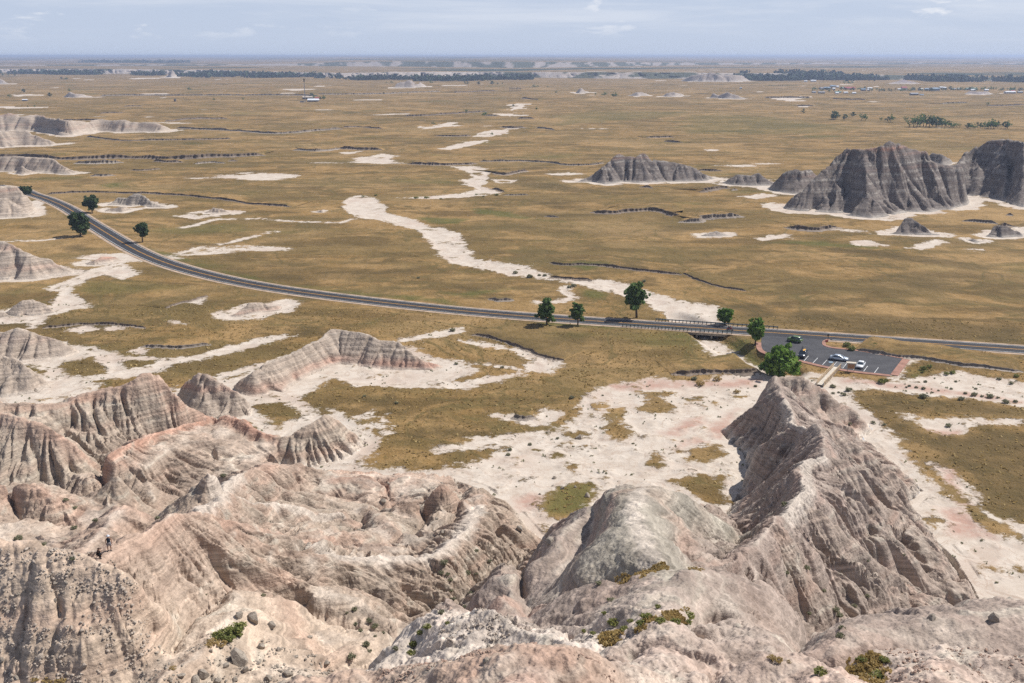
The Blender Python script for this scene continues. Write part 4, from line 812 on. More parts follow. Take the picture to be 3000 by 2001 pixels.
B([(2280, 600), (2330, 580), (2380, 560), (2480, 545), (2600, 540), (2760, 540), (2850, 560), (2840, 590), (2810, 605), (2790, 612), (2745, 615), (2720, 620), (2660, 620), (2600, 636), (2560, 638), (2490, 631), (2460, 622), (2400, 620), (2350, 618), (2300, 612)],
  [[(2300, 598, 2), (2350, 560, 9.6), (2400, 512, 20), (2440, 465, 29), (2480, 432, 34.6), (2530, 436, 33.6), (2580, 424, 35.4), (2605, 412, 38), (2630, 420, 36.4), (2670, 438, 33), (2710, 444, 31.4), (2712, 462, 27.6), (2740, 475, 25), (2770, 490, 22), (2810, 487, 22.4)],
   [(2480, 432, 34.6), (2450, 520, 20), (2440, 590, 7)], [(2530, 436, 33.6), (2530, 500, 25), (2545, 560, 15), (2590, 628, 3)], [(2605, 412, 38), (2640, 500, 26), (2660, 560, 14), (2675, 608, 4)], [(2710, 444, 31.4), (2745, 540, 15.5), (2770, 595, 4.5)], [(2350, 560, 9.6), (2335, 600, 2.5)]], .62, 2.6, GREY, 9, 1.2, reds=((31.5, .9, .8), (27.5, .6, .35), (20.5, .5, .25)), bed=1.7, bands=.5, rho=1.0, kk=1.1, rill=1.3, jag=.06, label="big dark grey banded butte with deep gullies and a domed cap")
B([(2690, 585), (2740, 560), (2790, 560), (2840, 520), (2900, 505), (3000, 500), (3300, 505), (3300, 600), (3050, 606), (2990, 605), (2940, 590), (2930, 580), (2880, 578), (2840, 572)],
  [[(2720, 492, 20), (2760, 484, 20), (2800, 478, 19.5), (2835, 440, 30.5), (2870, 425, 32.6), (2905, 412, 34.8), (2945, 406, 35.8), (3000, 412, 34.6), (3300, 420, 33)], [(2870, 425, 32.6), (2860, 500, 20), (2850, 560, 6)], [(2945, 406, 35.8), (2950, 500, 19), (2940, 575, 5)], [(3000, 412, 34.6), (3000, 540, 14), (2990, 596, 3)]], .8, 2.8, GREY, 9, 1.2, reds=((28, .8, .3),), bed=1.7, bands=.5, rho=1.0, kk=1.1, rill=1.3, jag=.06, label="dark grey banded butte wall behind the domed one")
B([(2700, 475), (2720, 462), (2770, 462), (2800, 475), (2760, 485)], [[(2710, 470, 12), (2728, 445, 19.5), (2760, 450, 18.6), (2790, 466, 14)]], 1.0, 2.8, GREY, 2, bed=2.3, bands=.4, label="dark butte shoulder seen between two larger buttes")
B([(2255, 545), (2270, 525), (2310, 515), (2370, 512), (2420, 530), (2400, 560), (2340, 568), (2300, 565), (2250, 550)], [[(2262, 540, 3), (2300, 500, 9.6), (2328, 492, 11), (2345, 498, 10), (2372, 492, 11), (2400, 505, 9)], [(2372, 492, 11), (2350, 530, 6), (2320, 560, 2)]], .8, 2.4, GREY, 8, 1.2, reds=((9, .6, .3),), bed=1.9, bands=.5, label="low banded grey foothill beside the big butte")
B([(2110, 535), (2140, 525), (2200, 520), (2260, 530), (2270, 540), (2200, 542), (2150, 540)], [[(2120, 530, 2), (2160, 507, 6.8), (2205, 512, 6), (2220, 502, 8), (2235, 515, 5.2), (2255, 530, 2.4)]], .8, 2.2, GREY, 7, 1.2, bed=1.6, bands=.5, label="low grey banded butte joining two larger ones")
B([(2610, 685), (2640, 670), (2680, 665), (2710, 672), (2760, 690), (2720, 690), (2660, 688)], [[(2625, 680, 2), (2650, 640, 9.4), (2668, 637, 10), (2690, 655, 6.4), (2730, 682, 2)]], .45, 1.5, GREY, 5, 1.2, bed=1.4, bands=.5, label="small pointed grey cone in front of the big butte")
B([(2890, 690), (2900, 672), (2950, 668), (3000, 672), (2990, 690), (2940, 694)], [[(2900, 682, 2.4), (2915, 657, 6.8), (2950, 660, 6.2), (2985, 678, 2.4)]], .5, 1.5, GREY, 5, 1.2, bed=1.4, bands=.4, label="stubby grey knob near the right hand butte")
B([(2830, 700), (2850, 695), (2880, 705), (2860, 710)], [[(2840, 700, 1), (2852, 697, 1.6), (2868, 704, .8)]], .5, 1.2, GREY, 3, label="low grey hump on a white scald")
B([(2055, 690), (2080, 680), (2110, 678), (2135, 686), (2100, 692)], [[(2070, 684, 1.2), (2095, 675, 2.6), (2120, 683, 1.2)]], .5, 1.4, ((.40, .34, .29), GREY[1], GREY[2]), 4, bed=.9, label="low brown hump alone on the plain")
# far buttes
B([(1148, 256), (1170, 246), (1200, 243), (1250, 250), (1255, 254), (1210, 256)], [[(1152, 254, 3), (1163, 238, 17), (1180, 238, 17), (1195, 233, 22), (1205, 236, 19), (1213, 243, 12), (1222, 246, 9), (1232, 238, 16), (1243, 245, 9)]], 3.0, 8, FARB, 12, bed=5, label="far pale butte with a split top before the river woods")
B([(1678, 272), (1690, 268), (1720, 268), (1740, 272), (1700, 274)], [[(1685, 270, 2), (1697, 260, 10), (1705, 258, 12), (1715, 266, 5), (1732, 271, 1)]], 2.6, 6, FARB, 12, bed=4, label="far small grey butte beside dark trees")
B([(1833, 280), (1860, 274), (1890, 274), (1912, 279), (1870, 281)], [[(1840, 278, 2), (1865, 269, 8), (1880, 269, 8), (1905, 277, 2)]], 2.4, 6, FARB, 10, bed=4, label="far low pale butte with a rounded top")
B([(1930, 281), (1950, 275), (1990, 274), (2010, 280), (1970, 283)], [[(1938, 279, 2), (1955, 271, 7), (1978, 267, 11), (1998, 274, 4)]], 2.4, 6, FARB, 10, bed=4, label="far low grey butte rising to a soft point")
B([(2078, 287), (2090, 280), (2120, 278), (2160, 283), (2192, 290), (2130, 290)], [[(2083, 284, 2), (2094, 271, 11), (2105, 280, 5), (2120, 273, 9), (2131, 268, 13), (2142, 276, 7), (2175, 286, 2)]], 2.2, 6, FARB, 10, bed=4, label="far twin peaked grey butte on the right of the plain")
B([(1990, 237), (2020, 231), (2100, 228), (2180, 230), (2205, 238), (2120, 240), (2040, 239)], [[(2000, 232, 10), (2030, 219, 22), (2070, 216, 26), (2085, 210, 32), (2105, 217, 26), (2175, 220, 22), (2190, 231, 9)]], 4.0, 10, FARB, 14, bed=7, label="far flat topped butte with fluted walls near the river")
B([(180, 285), (200, 280), (240, 278), (288, 285), (230, 287)], [[(185, 283, 3), (200, 272, 12), (206, 267, 17), (220, 274, 10), (250, 277, 7), (280, 284, 1.5)]], 2.4, 6, ((.42, .35, .30), FARB[1], FARB[2]), 8, bed=4, label="far stepped butte with a small tower on the left")
B([(485, 224), (495, 220), (510, 220), (522, 226), (500, 227)], [[(488, 221, 8), (495, 207, 34), (505, 206, 36), (512, 216, 18), (519, 224, 4)]], 4.0, 10, FARB, 16, bed=7, label="far lone pale butte with a flaring foot by the river")
B([(75, 214), (85, 208), (110, 208), (128, 213), (100, 215)], [[(80, 210, 10), (95, 201, 34), (105, 202, 32), (120, 210, 10)]], 5.0, 10, FARB, 16, bed=7, label="far pale dome beyond the plain on the left")
B([(-60, 246), (0, 236), (20, 238), (30, 246)], [[(-50, 238, 12), (0, 229, 24), (12, 231, 20), (24, 242, 6)]], 4.0, 9, FARB, 14, bed=6, label="far stepped butte cut by the left picture side")
B([(2600, 245), (2640, 238), (2690, 240), (2700, 245)], [[(2610, 242, 4), (2645, 233, 16), (2670, 237, 10), (2690, 242, 3)]], 4.0, 9, ((.30, .24, .24), FARB[1], FARB[2]), 10, bed=6, label="far low mauve mound before the river woods")
B([(2824, 276), (2835, 270), (2900, 270), (2915, 276), (2870, 278)], [[(2828, 274, 3), (2840, 267, 9), (2890, 268, 8), (2910, 275, 2)]], 2.6, 7, ((.32, .27, .26), FARB[1], FARB[2]), 6, bed=4, label="far grey mound beside the village")
for (o_, r_, c_, l_, p_, kw_) in BUTTES: butte(o_, r_, c_, l_, p_, **kw_)

# ------------------------------------------------------------------ the ground sheet (fan of cells that widens with distance) and the near hills cut from the same sheet
NCOL = 1001
tanv = np.tan(np.linspace(math.radians(-32.2), math.radians(32.2), NCOL))
az = np.arctan(tanv).astype(np.float32)
rr = [37.0]
while rr[-1] < 105: rr.append(rr[-1] * 1.0040)
while rr[-1] < 212: rr.append(rr[-1] * 1.0012)
while rr[-1] < 470: rr.append(rr[-1] * 1.0042)
while rr[-1] < 3300: rr.append(rr[-1] + max(rr[-1] ** 2 / 80 / 994 * .75, 2.1))
while rr[-1] < 9000: rr.append(rr[-1] + 75)
while rr[-1] < 49000: rr.append(rr[-1] * 1.022)
rr = np.array(rr, np.float32); NROW = len(rr); NB = int(np.searchsorted(rr, 214.0))
HILLS = {-1: ("prairie", "dry golden prairie with pale washes reaching to the horizon"), 0: ("badlands_ridge", "fluted clay ridges with red crests on the left"), 1: ("badlands_ridge", "near ridge of pink clay where the two hikers stand"),
         2: ("badlands_ridge", "rubble strewn slope of pale stones in front of the hikers"), 3: ("badlands_dome", "smooth grey green clay dome above the canyon"), 4: ("badlands_ridge", "tall striped ridge running out to the footbridge"), 5: ("badlands_knoll", "pink and grey rounded knolls in the foreground")}
def land_sheet(rs, azs):
    RG, AG = np.meshgrid(rs, azs, indexing='ij'); NROW, NCOL = RG.shape
    GX = (RG * np.sin(AG)).astype(np.float32); GY = (RG * np.cos(AG)).astype(np.float32)
    gsd, ggreen, gdark, gpink, gwood = eval_masks(GX, GY)
    GZ = ground_plain(GX, GY, gsd)
    gin = inside(GX, GY, FPOLY) & (GX > FX0 + .5) & (GX < FX1 - .5) & (GY > FY0 + .5) & (GY < FY1 - .5)
    fx_, fy_ = fg_idx(GX[gin], GY[gin])
    hz = cubic(FH, fx_, fy_)
    dd = lin(up['sd'], fx_, fy_)
    hz += np.where(dd > 1, (fbm(GX[gin], GY[gin], 1.1, 3, 201) * .17 + fbm(GX[gin], GY[gin], .4, 2, 205) * .08) * (1 + .7 * sstep(85, 60, np.hypot(GX[gin], GY[gin]))) * np.clip(dd - 1, 0, 1), 0)
    GZ[gin] = np.where(dd > 0, GZ[gin] * np.clip(1 - dd / 3, 0, 1) + hz, GZ[gin])
    GCOL = np.full(GX.shape + (3,), .4, np.float32); GCOL[gin] = lin(FCOL, fx_, fy_)
    GG = np.full(GX.shape, -1, np.int8)
    gg_ = up['gid'][np.clip(fy_, 0, FH.shape[0] - 1).astype(int), np.clip(fx_, 0, FH.shape[1] - 1).astype(int)]
    GG[gin] = np.where(hz > 0.12, gg_, -1)
    P3 = np.stack([GX, GY, GZ], -1)
    da = np.gradient(P3, axis=1); db = np.gradient(P3, axis=0)
    NRM = np.cross(da, db); NRM /= np.linalg.norm(NRM, axis=2, keepdims=True) + 1e-9
    idx = np.arange(NROW * NCOL).reshape(NROW, NCOL)
    F4 = np.stack([idx[:-1, :-1], idx[:-1, 1:], idx[1:, 1:], idx[1:, :-1]], -1)
    fg_ = GG[:-1, :-1]
    sandv = sstep(-4.2, 3.2, gsd)
    for gk, (nm, lb) in HILLS.items():
        f = F4[fg_ == gk].reshape(-1, 4)
        if len(f) == 0: continue
        used = np.unique(f); rm = np.full(NROW * NCOL, -1, np.int32); rm[used] = np.arange(len(used))
        at = {"Col": GCOL.reshape(-1, 3)[used]} if gk >= 0 else {"sand": sandv.ravel()[used], "green": ggreen.ravel()[used], "dark": gdark.ravel()[used], "pink": gpink.ravel()[used], "wood": gwood.ravel()[used]}
        PARTS.setdefault(gk, []).append((P3.reshape(-1, 3)[used], rm[f], at, NRM.reshape(-1, 3)[used]))
PARTS = {}
land_sheet(rr[:NB + 1], az)
land_sheet(rr[NB:], az[::2])
for gk, prs in PARTS.items():
    nm, lb = HILLS[gk]; off = 0; V_, F_, N_, A_ = [], [], [], {}
    for (v, f, at, nr) in prs:
        V_.append(v); F_.append(f + off); N_.append(nr); off += len(v)
        for k_, a_ in at.items(): A_.setdefault(k_, []).append(a_)
    me = mesh_np(nm, np.concatenate(V_), np.concatenate(F_), M_BAD if gk >= 0 else M_PRA, True, {k_: np.concatenate(a_) for k_, a_ in A_.items()}, np.concatenate(N_))
    link(nm, me, None, lb, None, None, "structure")
# ------------------------------------------------------------------ river bluffs, river woods, far uplands, haze
M_FAR, nt_, b_ = new_mat("far_foliage", 0.9, 0.1)
nt_.links.new(mix(nt_, mapr(nt_, noise(nt_, pos(nt_), 0.05, 4), .35, .65), (.034, .056, .034), (.066, .092, .045)), b_.inputs["Base Color"])
def bluff(vbase, vtop_list, name, label, seed, depth=90.0, pal=FARB, veg=.3):
    """a long fluted clay cliff: (u, v of foot, v of rim)"""
    us = np.array([p[0] for p in vtop_list], float); vb = np.array([p[1] for p in vtop_list], float); vt = np.array([p[2] for p in vtop_list], float)
    n = 700; U = np.linspace(us[0], us[-1], n)
    VB = np.interp(U, us, vb); VT = np.interp(U, us, vt)
    base = np.array([px(u, v, vbase)[:2] for u, v in zip(U, VB)])
    r = np.hypot(base[:, 0], base[:, 1]); dirv = base / r[:, None]
    arc = np.concatenate([[0], np.cumsum(np.hypot(*np.diff(base, axis=0).T))])
    hgt = np.maximum(CAMZ - (r + depth * .5) * np.tan(np.arctan((VT - 163.0) / FPX)), vbase + 1.5)
    m = 16; T_ = np.linspace(0, 1, m)
    A, TT = np.meshgrid(arc, T_)
    out_ = fbm(A, TT * 0, 260.0, 3, seed) * 60 + gully(fbm(A + 25 * fbm(A, TT * 60, 90, 2, seed + 7), TT * 40, 70.0, 3, seed + 3) * 3.0) * 34 * np.sin(TT * np.pi * .8 + .25)
    prof = np.where(TT < .75, TT / .75, 1.0)
    back = TT * depth + np.where(TT > .75, (TT - .75) * 4 * 120, 0)
    D = r[None] + back - out_ * (1 - .3 * TT)
    X = dirv[:, 0][None] * D; Y = dirv[:, 1][None] * D
    Zz = vbase + (hgt[None] - vbase) * (prof ** 1.1) * (1 + .10 * fbm(A, TT * 0, 160, 3, seed + 11)) - 2.0 * (TT == 0)
    Zz = np.where(TT > .9, Zz - 3, Zz)
    body, pale, red = (np.array(q, np.float32) for q in pal)
    s1 = np.sin(Zz * 1.3 + fbm(A, TT, 300, 2, seed + 13) * 3)
    f = (.35 + .35 * s1)[..., None] * np.ones(3)
    col = body * (1 - f) + pale * f
    vg = sstep(.25 - veg, .35 - veg, fbm(A, TT * 90, 130.0, 4, seed + 17))[..., None] * .9
    vg = np.maximum(vg, (sstep(.82, .95, TT) * sstep(-.2, .1, fbm(A, TT * 0, 200, 3, seed + 19)))[..., None] * .7)
    col = col * (1 - vg) + np.array((.05, .062, .03), np.float32) * vg
    idx = np.arange(m * n).reshape(m, n)
    F = np.stack([idx[:-1, :-1].ravel(), idx[:-1, 1:].ravel(), idx[1:, 1:].ravel(), idx[1:, :-1].ravel()], 1)
    me = mesh_np(name, np.stack([X.ravel(), Y.ravel(), Zz.ravel()], 1), F, M_BAD, True, {"Col": col.reshape(-1, 3)})
    return link(name, me, None, label, None, None, "structure")
bluff(0, BL1[:11], "river_bluff", "pale fluted bluffs behind the river woods on the left", 301, veg=.15)
bluff(0, BL1[10:], "river_bluff", "long fluted bluffs crowned with dark trees behind the river", 331, veg=.22)
bluff(18.0, BL2, "wooded_breaks", "dark wooded breaks far beyond the river", 361, 300.0, ((.30, .25, .22), (.40, .35, .3), FARB[2]), .36)
def leaf_clumps(P, S, rs, per=10, flat_=.75):
    """many small leaf faces spread through the volume round each centre"""
    n = len(P) * per
    c = np.repeat(P, per, 0); s = np.repeat(S, per)
    d = rs.normal(size=(n, 3)); d /= np.linalg.norm(d, axis=1)[:, None]
    rad = rs.random(n) ** .4
    c = c + d * (s * rad)[:, None] * np.array((1, 1, flat_))
    a = rs.normal(size=(n, 3)); a /= np.linalg.norm(a, axis=1)[:, None]
    b = np.cross(a, d + .3 * rs.normal(size=(n, 3))); b /= np.linalg.norm(b, axis=1)[:, None] + 1e-6
    w = (s * (.30 + .25 * rs.random(n)))[:, None]
    V = np.stack([c - a * w - b * w * .7, c + a * w - b * w * .7, c + a * w * .6 + b * w * .8, c - a * w * .6 + b * w * .8], 1)
    return V.reshape(-1, 3), np.arange(n * 4).reshape(-1, 4)
def woods(name, label, poly_px, count, size, seed):
    rs = np.random.default_rng(seed); P = gxy(poly_px)
    lo, hi = P.min(0), P.max(0); pts = []
    while len(pts) < count:
        q = lo + rs.random((4000, 2)) * (hi - lo)
        q = q[inside(q[:, 0], q[:, 1], P)]; nn_ = fbm(q[:, 0], q[:, 1], 220.0, 3, seed)
        pts += list(q[nn_ > -.02])
    pts = np.array(pts[:count]); S = size * (.35 + 1.1 * rs.random(count) ** 1.6)
    z = np.array(ground_plain(pts[:, 0], pts[:, 1])) + S * .7
    V, F = leaf_clumps(np.column_stack([pts, z]), S, rs, 5, 1.0)
    link(name, mesh_np(name, V, F, M_FAR, False), None, label, "woods", None, "stuff")
woods("river_woods", "dark band of cottonwood trees along the river in front of the left bluffs", [(-150, 212), (120, 216), (330, 218), (500, 220), (700, 219), (860, 224), (1000, 226), (1000, 230), (800, 228), (640, 229), (380, 220), (130, 219), (-150, 216)], 2600, 9, 401)
woods("river_woods", "dark band of trees beyond the open plain in the middle", [(980, 231), (1150, 232), (1400, 229), (1560, 230), (1560, 234), (1350, 238), (1200, 238), (1050, 236)], 1500, 8, 402)
woods("river_woods", "broad dark wood below the right hand bluffs beyond the village", [(2170, 226), (2400, 228), (2700, 233), (2900, 236), (3200, 238), (3200, 243), (2900, 241), (2600, 238), (2300, 238), (2150, 236)], 3600, 9, 403)
woods("river_woods", "thin line of trees beyond the bluffs on the left upland", [(220, 191), (300, 190), (420, 190), (560, 191), (560, 193), (300, 193)], 500, 12, 404)
M_HAZE = bpy.data.materials.new("haze_air"); M_HAZE.use_nodes = True
nh = M_HAZE.node_tree; nh.nodes.clear()
oh = nh.nodes.new("ShaderNodeOutputMaterial"); vh = nh.nodes.new("ShaderNodeVolumePrincipled")
vh.inputs["Color"].default_value = (0.62, 0.74, 1.0, 1); vh.inputs["Density"].default_value = 9.0e-5; vh.inputs["Anisotropy"].default_value = 0.2
nh.links.new(vh.outputs[0], oh.inputs["Volume"])
HB = 52000.0
hv = np.array([(x, y, z) for z in (-40, 91) for (x, y) in ((-HB, -600), (HB, -600), (HB, HB), (-HB, HB))], np.float32)
link("haze", mesh_np("haze", hv, np.array([(0, 3, 2, 1), (4, 5, 6, 7), (0, 1, 5, 4), (1, 2, 6, 5), (2, 3, 7, 6), (3, 0, 4, 7)]), M_HAZE, False), None, "pale blue air that veils the far distance", "haze", None, "stuff")
# ------------------------------------------------------------------ mesh builder for objects
class MB:
    def __init__(self): self.v = []; self.f = []
    def add(self, vs, fs):
        o = len(self.v); self.v += [tuple(p) for p in vs]; self.f += [tuple(i + o for i in f) for f in fs]; return self
    def box(self, c, s, rz=0.0, taper=1.0, tip=(0, 0)):
        x, y, z = s[0] / 2, s[1] / 2, s[2] / 2; vs = []
        for k, q in ((-z, 1.0), (z, taper)):
            for sx, sy in ((-1, -1), (1, -1), (1, 1), (-1, 1)):
                X, Y = sx * x * q + (tip[0] if k > 0 else 0), sy * y * q + (tip[1] if k > 0 else 0)
                vs.append((c[0] + X * math.cos(rz) - Y * math.sin(rz), c[1] + X * math.sin(rz) + Y * math.cos(rz), c[2] + k))
        return self.add(vs, [(0, 3, 2, 1), (4, 5, 6, 7), (0, 1, 5, 4), (1, 2, 6, 5), (2, 3, 7, 6), (3, 0, 4, 7)])
    def tube(self, pts, rad, n=6, cap=True):
        pts = [Vector(p) for p in pts]; rad = rad if isinstance(rad, (list, tuple)) else [rad] * len(pts)
        vs = []
        for i, p in enumerate(pts):
            t = (pts[min(i + 1, len(pts) - 1)] - pts[max(i - 1, 0)]).normalized()
            a = t.cross(Vector((0, 0, 1)) if abs(t.z) < .9 else Vector((1, 0, 0))).normalized(); b = t.cross(a)
            for k in range(n):
                w = 2 * math.pi * k / n; vs.append(p + (a * math.cos(w) + b * math.sin(w)) * rad[i])
        fs = [(i * n + k, i * n + (k + 1) % n, (i + 1) * n + (k + 1) % n, (i + 1) * n + k) for i in range(len(pts) - 1) for k in range(n)]
        if cap: fs += [tuple(range(n))[::-1], tuple(range((len(pts) - 1) * n, len(pts) * n))]
        return self.add(vs, fs)
    def loft(self, secs, closed=True, cap=True):
        n = len(secs[0]); vs = [p for s in secs for p in s]; fs = []
        for i in range(len(secs) - 1):
            for k in range(n if closed else n - 1): fs.append((i * n + k, i * n + (k + 1) % n, (i + 1) * n + (k + 1) % n, (i + 1) * n + k))
        if cap: fs += [tuple(range(n))[::-1], tuple(range((len(secs) - 1) * n, len(secs) * n))]
        return self.add(vs, fs)
    def mesh(self, name, mat, smooth=False):
        me = bpy.data.meshes.new(name); me.from_pydata(self.v, [], self.f); me.update()
        if smooth: me.polygons.foreach_set("use_smooth", [True] * len(me.polygons))
        me.materials.append(mat); return me
    def build(self, name, mat, parent=None, smooth=False, **kw):
        return link(name, self.mesh(name, mat, smooth), parent, **kw)
def copy_tree(o, parent=None):
    c = o.copy(); COL.objects.link(c); c.parent = parent
    for ch in list(o.children): copy_tree(ch, c)
    return c
# ------------------------------------------------------------------ road, bridge, parking lot
def asphalt(name, c1, c2, wear):
    m, nt, b = new_mat(name, .85, .25); p = pos(nt)
    c = mix(nt, mapr(nt, noise(nt, p, .25, 5, .65), .35, .7), c1, c2)
    c = mix(nt, mth(nt, 'MULTIPLY', mapr(nt, noise(nt, p, .9, 6, .75), .58, .72), wear), c, (.16, .15, .15))
    c = mix(nt, mth(nt, 'MULTIPLY', mapr(nt, noise(nt, p, 6.0, 3, .7), .4, .7), .35), c, (.03, .03, .033))
    nt.links.new(c, b.inputs["Base Color"]); bump(nt, b, noise(nt, p, 9.0, 3), .02); return m
M_ASPH = asphalt("asphalt", (.034, .034, .038), (.050, .049, .053), .10); M_LOT = asphalt("worn_asphalt", (.058, .057, .062), (.085, .083, .087), .55)
M_WHITE = flat("white_paint", (.72, .72, .70), .7, .2, 0, .25, .6); M_YEL = flat("yellow_paint", (.66, .33, .05), .7, .2, 0, .2, .6)
M_CONC = flat("concrete", (.40, .36, .30), .9, .1, 0, .25, .5); M_PINKC = flat("pink_concrete", (.34, .19, .145), .9, .1, 0, .25, .4); M_RAIL = flat("galvanised_steel", (.22, .29, .31), .5, .4, .4); M_BLACK = flat("dark_steel", (.03, .035, .03), .6, .3)
M_WOOD = flat("weathered_timber", (.50, .37, .235), .85, .15, 0, .3, 2.0); M_WOODL = flat("pale_planks", (.56, .50, .42), .9, .1, 0, .25, 2.0)
def strip_mesh(P, o0, o1, z, thick=0.0):
    t = np.gradient(P, axis=0); t /= np.linalg.norm(t, axis=1)[:, None]; nrm = np.stack([-t[:, 1], t[:, 0]], 1)
    a = P + nrm * o0; b = P + nrm * o1; n = len(P); mb = MB()
    vs = [(x, y, z) for x, y in a] + [(x, y, z) for x, y in b]
    fs = [(i, i + 1, n + i + 1, n + i) if o1 > o0 else (i, n + i, n + i + 1, i + 1) for i in range(n - 1)]
    mb.add(vs, fs)
    if thick:
        mb.v += [(x, y, z - thick) for x, y in a] + [(x, y, z - thick) for x, y in b]
        mb.f += [(2 * n + i, 2 * n + i + 1, i + 1, i) for i in range(n - 1)] + [(n + i, n + i + 1, 3 * n + i + 1, 3 * n + i) for i in range(n - 1)]
    return mb
road = strip_mesh(ROAD, -4.1, 4.1, .10, .25).build("road", M_ASPH, None, label="two lane asphalt road curving across the grass", kind="structure")
shoulder = strip_mesh(ROAD, -5.6, 5.4, .05).build("gravel_shoulder", flat("pale_gravel", (.40, .30, .22), .95, .1, 0, .3, .4), None, label="narrow strip of pinkish gravel under the road", kind="structure")
def along(P, p):
    return int(np.argmin(np.hypot(P[:, 0] - p[0], P[:, 1] - p[1])))
for o in (-.17, .17): strip_mesh(ROAD, o - .07, o + .07, .104).build("centre_line", M_YEL, road)
strip_mesh(ROAD, 3.42, 3.58, .104).build("edge_line", M_WHITE, road)
iA = along(ROAD, px(2215, 978)); iB = along(ROAD, px(2440, 992))
strip_mesh(ROAD[:iA], -3.58, -3.42, .104).build("edge_line", M_WHITE, road); strip_mesh(ROAD[iB:], -3.58, -3.42, .104).build("edge_line", M_WHITE, road)
# bridge over the wash
ib = along(ROAD, px(2066, 970)); seg = ROAD[ib - 3:ib + 4]
br = empty("road_bridge", (float(ROAD[ib, 0]), float(ROAD[ib, 1]), 0), 0, "low concrete road bridge with square openings over the dry wash", "bridge")
tb = (ROAD[ib + 1] - ROAD[ib - 1]); tb /= np.linalg.norm(tb); nb = np.array((-tb[1], tb[0])); rzb = math.atan2(tb[1], tb[0])
def bp(s, o, z): return (float(tb[0] * s + nb[0] * o), float(tb[1] * s + nb[1] * o), z)
for o in (-4.6, 4.6): MB().box(bp(0, o, -.42), (13.5, .5, .85), rzb).build("deck_wall", M_CONC, br)
for s in (-6.6, -2.2, 2.2, 6.6): MB().box(bp(s, 0, -1.35), (.5, 9.0, 1.5), rzb).build("pier", M_CONC, br)
def guardrail(pts, label):
    P = resample(np.array([p[:2] for p in pts], float), 1.9); r0 = P[0]
    e = empty("guard_rail", (float(r0[0]), float(r0[1]), 0), 0, label, "guard rail", "guard rails at the bridge"); P = P - r0
    m = MB(); z0, z1 = .62, .93; n = len(P)
    t = np.gradient(P, axis=0); t /= np.linalg.norm(t, axis=1)[:, None]; nr = np.stack([-t[:, 1], t[:, 0]], 1)
    prof = ((.0, .60), (.06, .68), (.0, .77), (.06, .86), (.0, .94), (-.04, .94), (-.04, .60))
    m.loft([[(p[0] + q[0] * a, p[1] + q[1] * a, z) for a, z in prof] for p, q in zip(P, nr)]); m.build("rail", M_RAIL, e)
    for p in P: MB().box((p[0], p[1], .45), (.16, .2, 1.0)).build("post", M_BLACK, e)
def off(i0, i1, o): 
    q = ROAD[i0:i1]; t = np.gradient(q, axis=0); t /= np.linalg.norm(t, axis=1)[:, None]; return q + np.stack([-t[:, 1], t[:, 0]], 1) * o
guardrail(off(along(ROAD, px(1915, 950)), along(ROAD, px(2318, 980)), 4.7), "long galvanised guard rail on the wash side beyond the road")
guardrail(off(along(ROAD, px(1838, 948)), along(ROAD, px(2180, 972)), -4.7), "galvanised guard rail on the near side of the road bridge")
# parking lot with painted bays and pink kerb walk
def poly_sheet(name, P, z, mat, thick=0, **kw):
    n = len(P); mb = MB().add([(x, y, z) for x, y in P], [tuple(range(n))])
    if thick: mb.add([(x, y, z) for x, y in P] + [(x, y, z - thick) for x, y in P], [(i, n + i, n + (i + 1) % n, (i + 1) % n) for i in range(n)])
    return mb.build(name, mat, **kw)
lotP = np.vstack([LOT, ])
rn = lambda p: ROAD[along(ROAD, p)]
lot = poly_sheet("parking_lot", np.vstack([LOT, [px(2424, 986)[:2], px(2330, 979)[:2], px(2240, 973)[:2]]]), .096, M_LOT, label="grey asphalt parking lot beside the road", kind="structure")
ZP = (2280, 960, 5.8775)
def g2(zoom, a): return np.array([px(*Z(zoom, [p])[0][:2])[:2] for p in a])
def stripe(a, b, w=.12, z=.100, mat=M_WHITE):
    P = g2(ZP, [a, b]); strip_mesh(resample(P, .8), -w / 2, w / 2, z).build("bay_line", mat, lot)
for a, b in (((350, 460), (308, 530)), ((520, 490), (440, 582)), ((680, 525), (595, 615)), ((840, 560), (760, 645)), ((1010, 590), (930, 680)), ((1185, 612), (1110, 705)), ((1352, 655), (1295, 728)), ((1540, 665), (1470, 757)), ((1725, 690), (1655, 783))): stripe(a, b, .13)
for k in range(6):
    f = k / 5.5 + .04; stripe((1010 - 80 * f, 590 + 90 * f), (1185 - 75 * f, 612 + 93 * f), .10)
stripe((872, 598), (940, 598), .9, .100, flat("blue_paint", (.30, .42, .52), .7, .2))
KERB = g2(ZP, [(-250, 170)]) 
kb = LOT[1:10]
t_ = np.gradient(smooth_line(kb, 1.0), axis=0)
def kerb(P, w, label):
    P = smooth_line(P, 1.2); strip_mesh(P, 0, -w, .17, .2).build("kerb_walk", M_PINKC, None, label=label, kind="structure")
kerb(LOT[1:9], 1.5, "pinkish kerb walk along the near edge of the parking lot")
kerb(LOT[8:10], 1.9, "pinkish kerb walk at the end of the parking lot"); kerb(LOT[9:16], 1.0, "pinkish kerb round the grass island by the lot entrance")
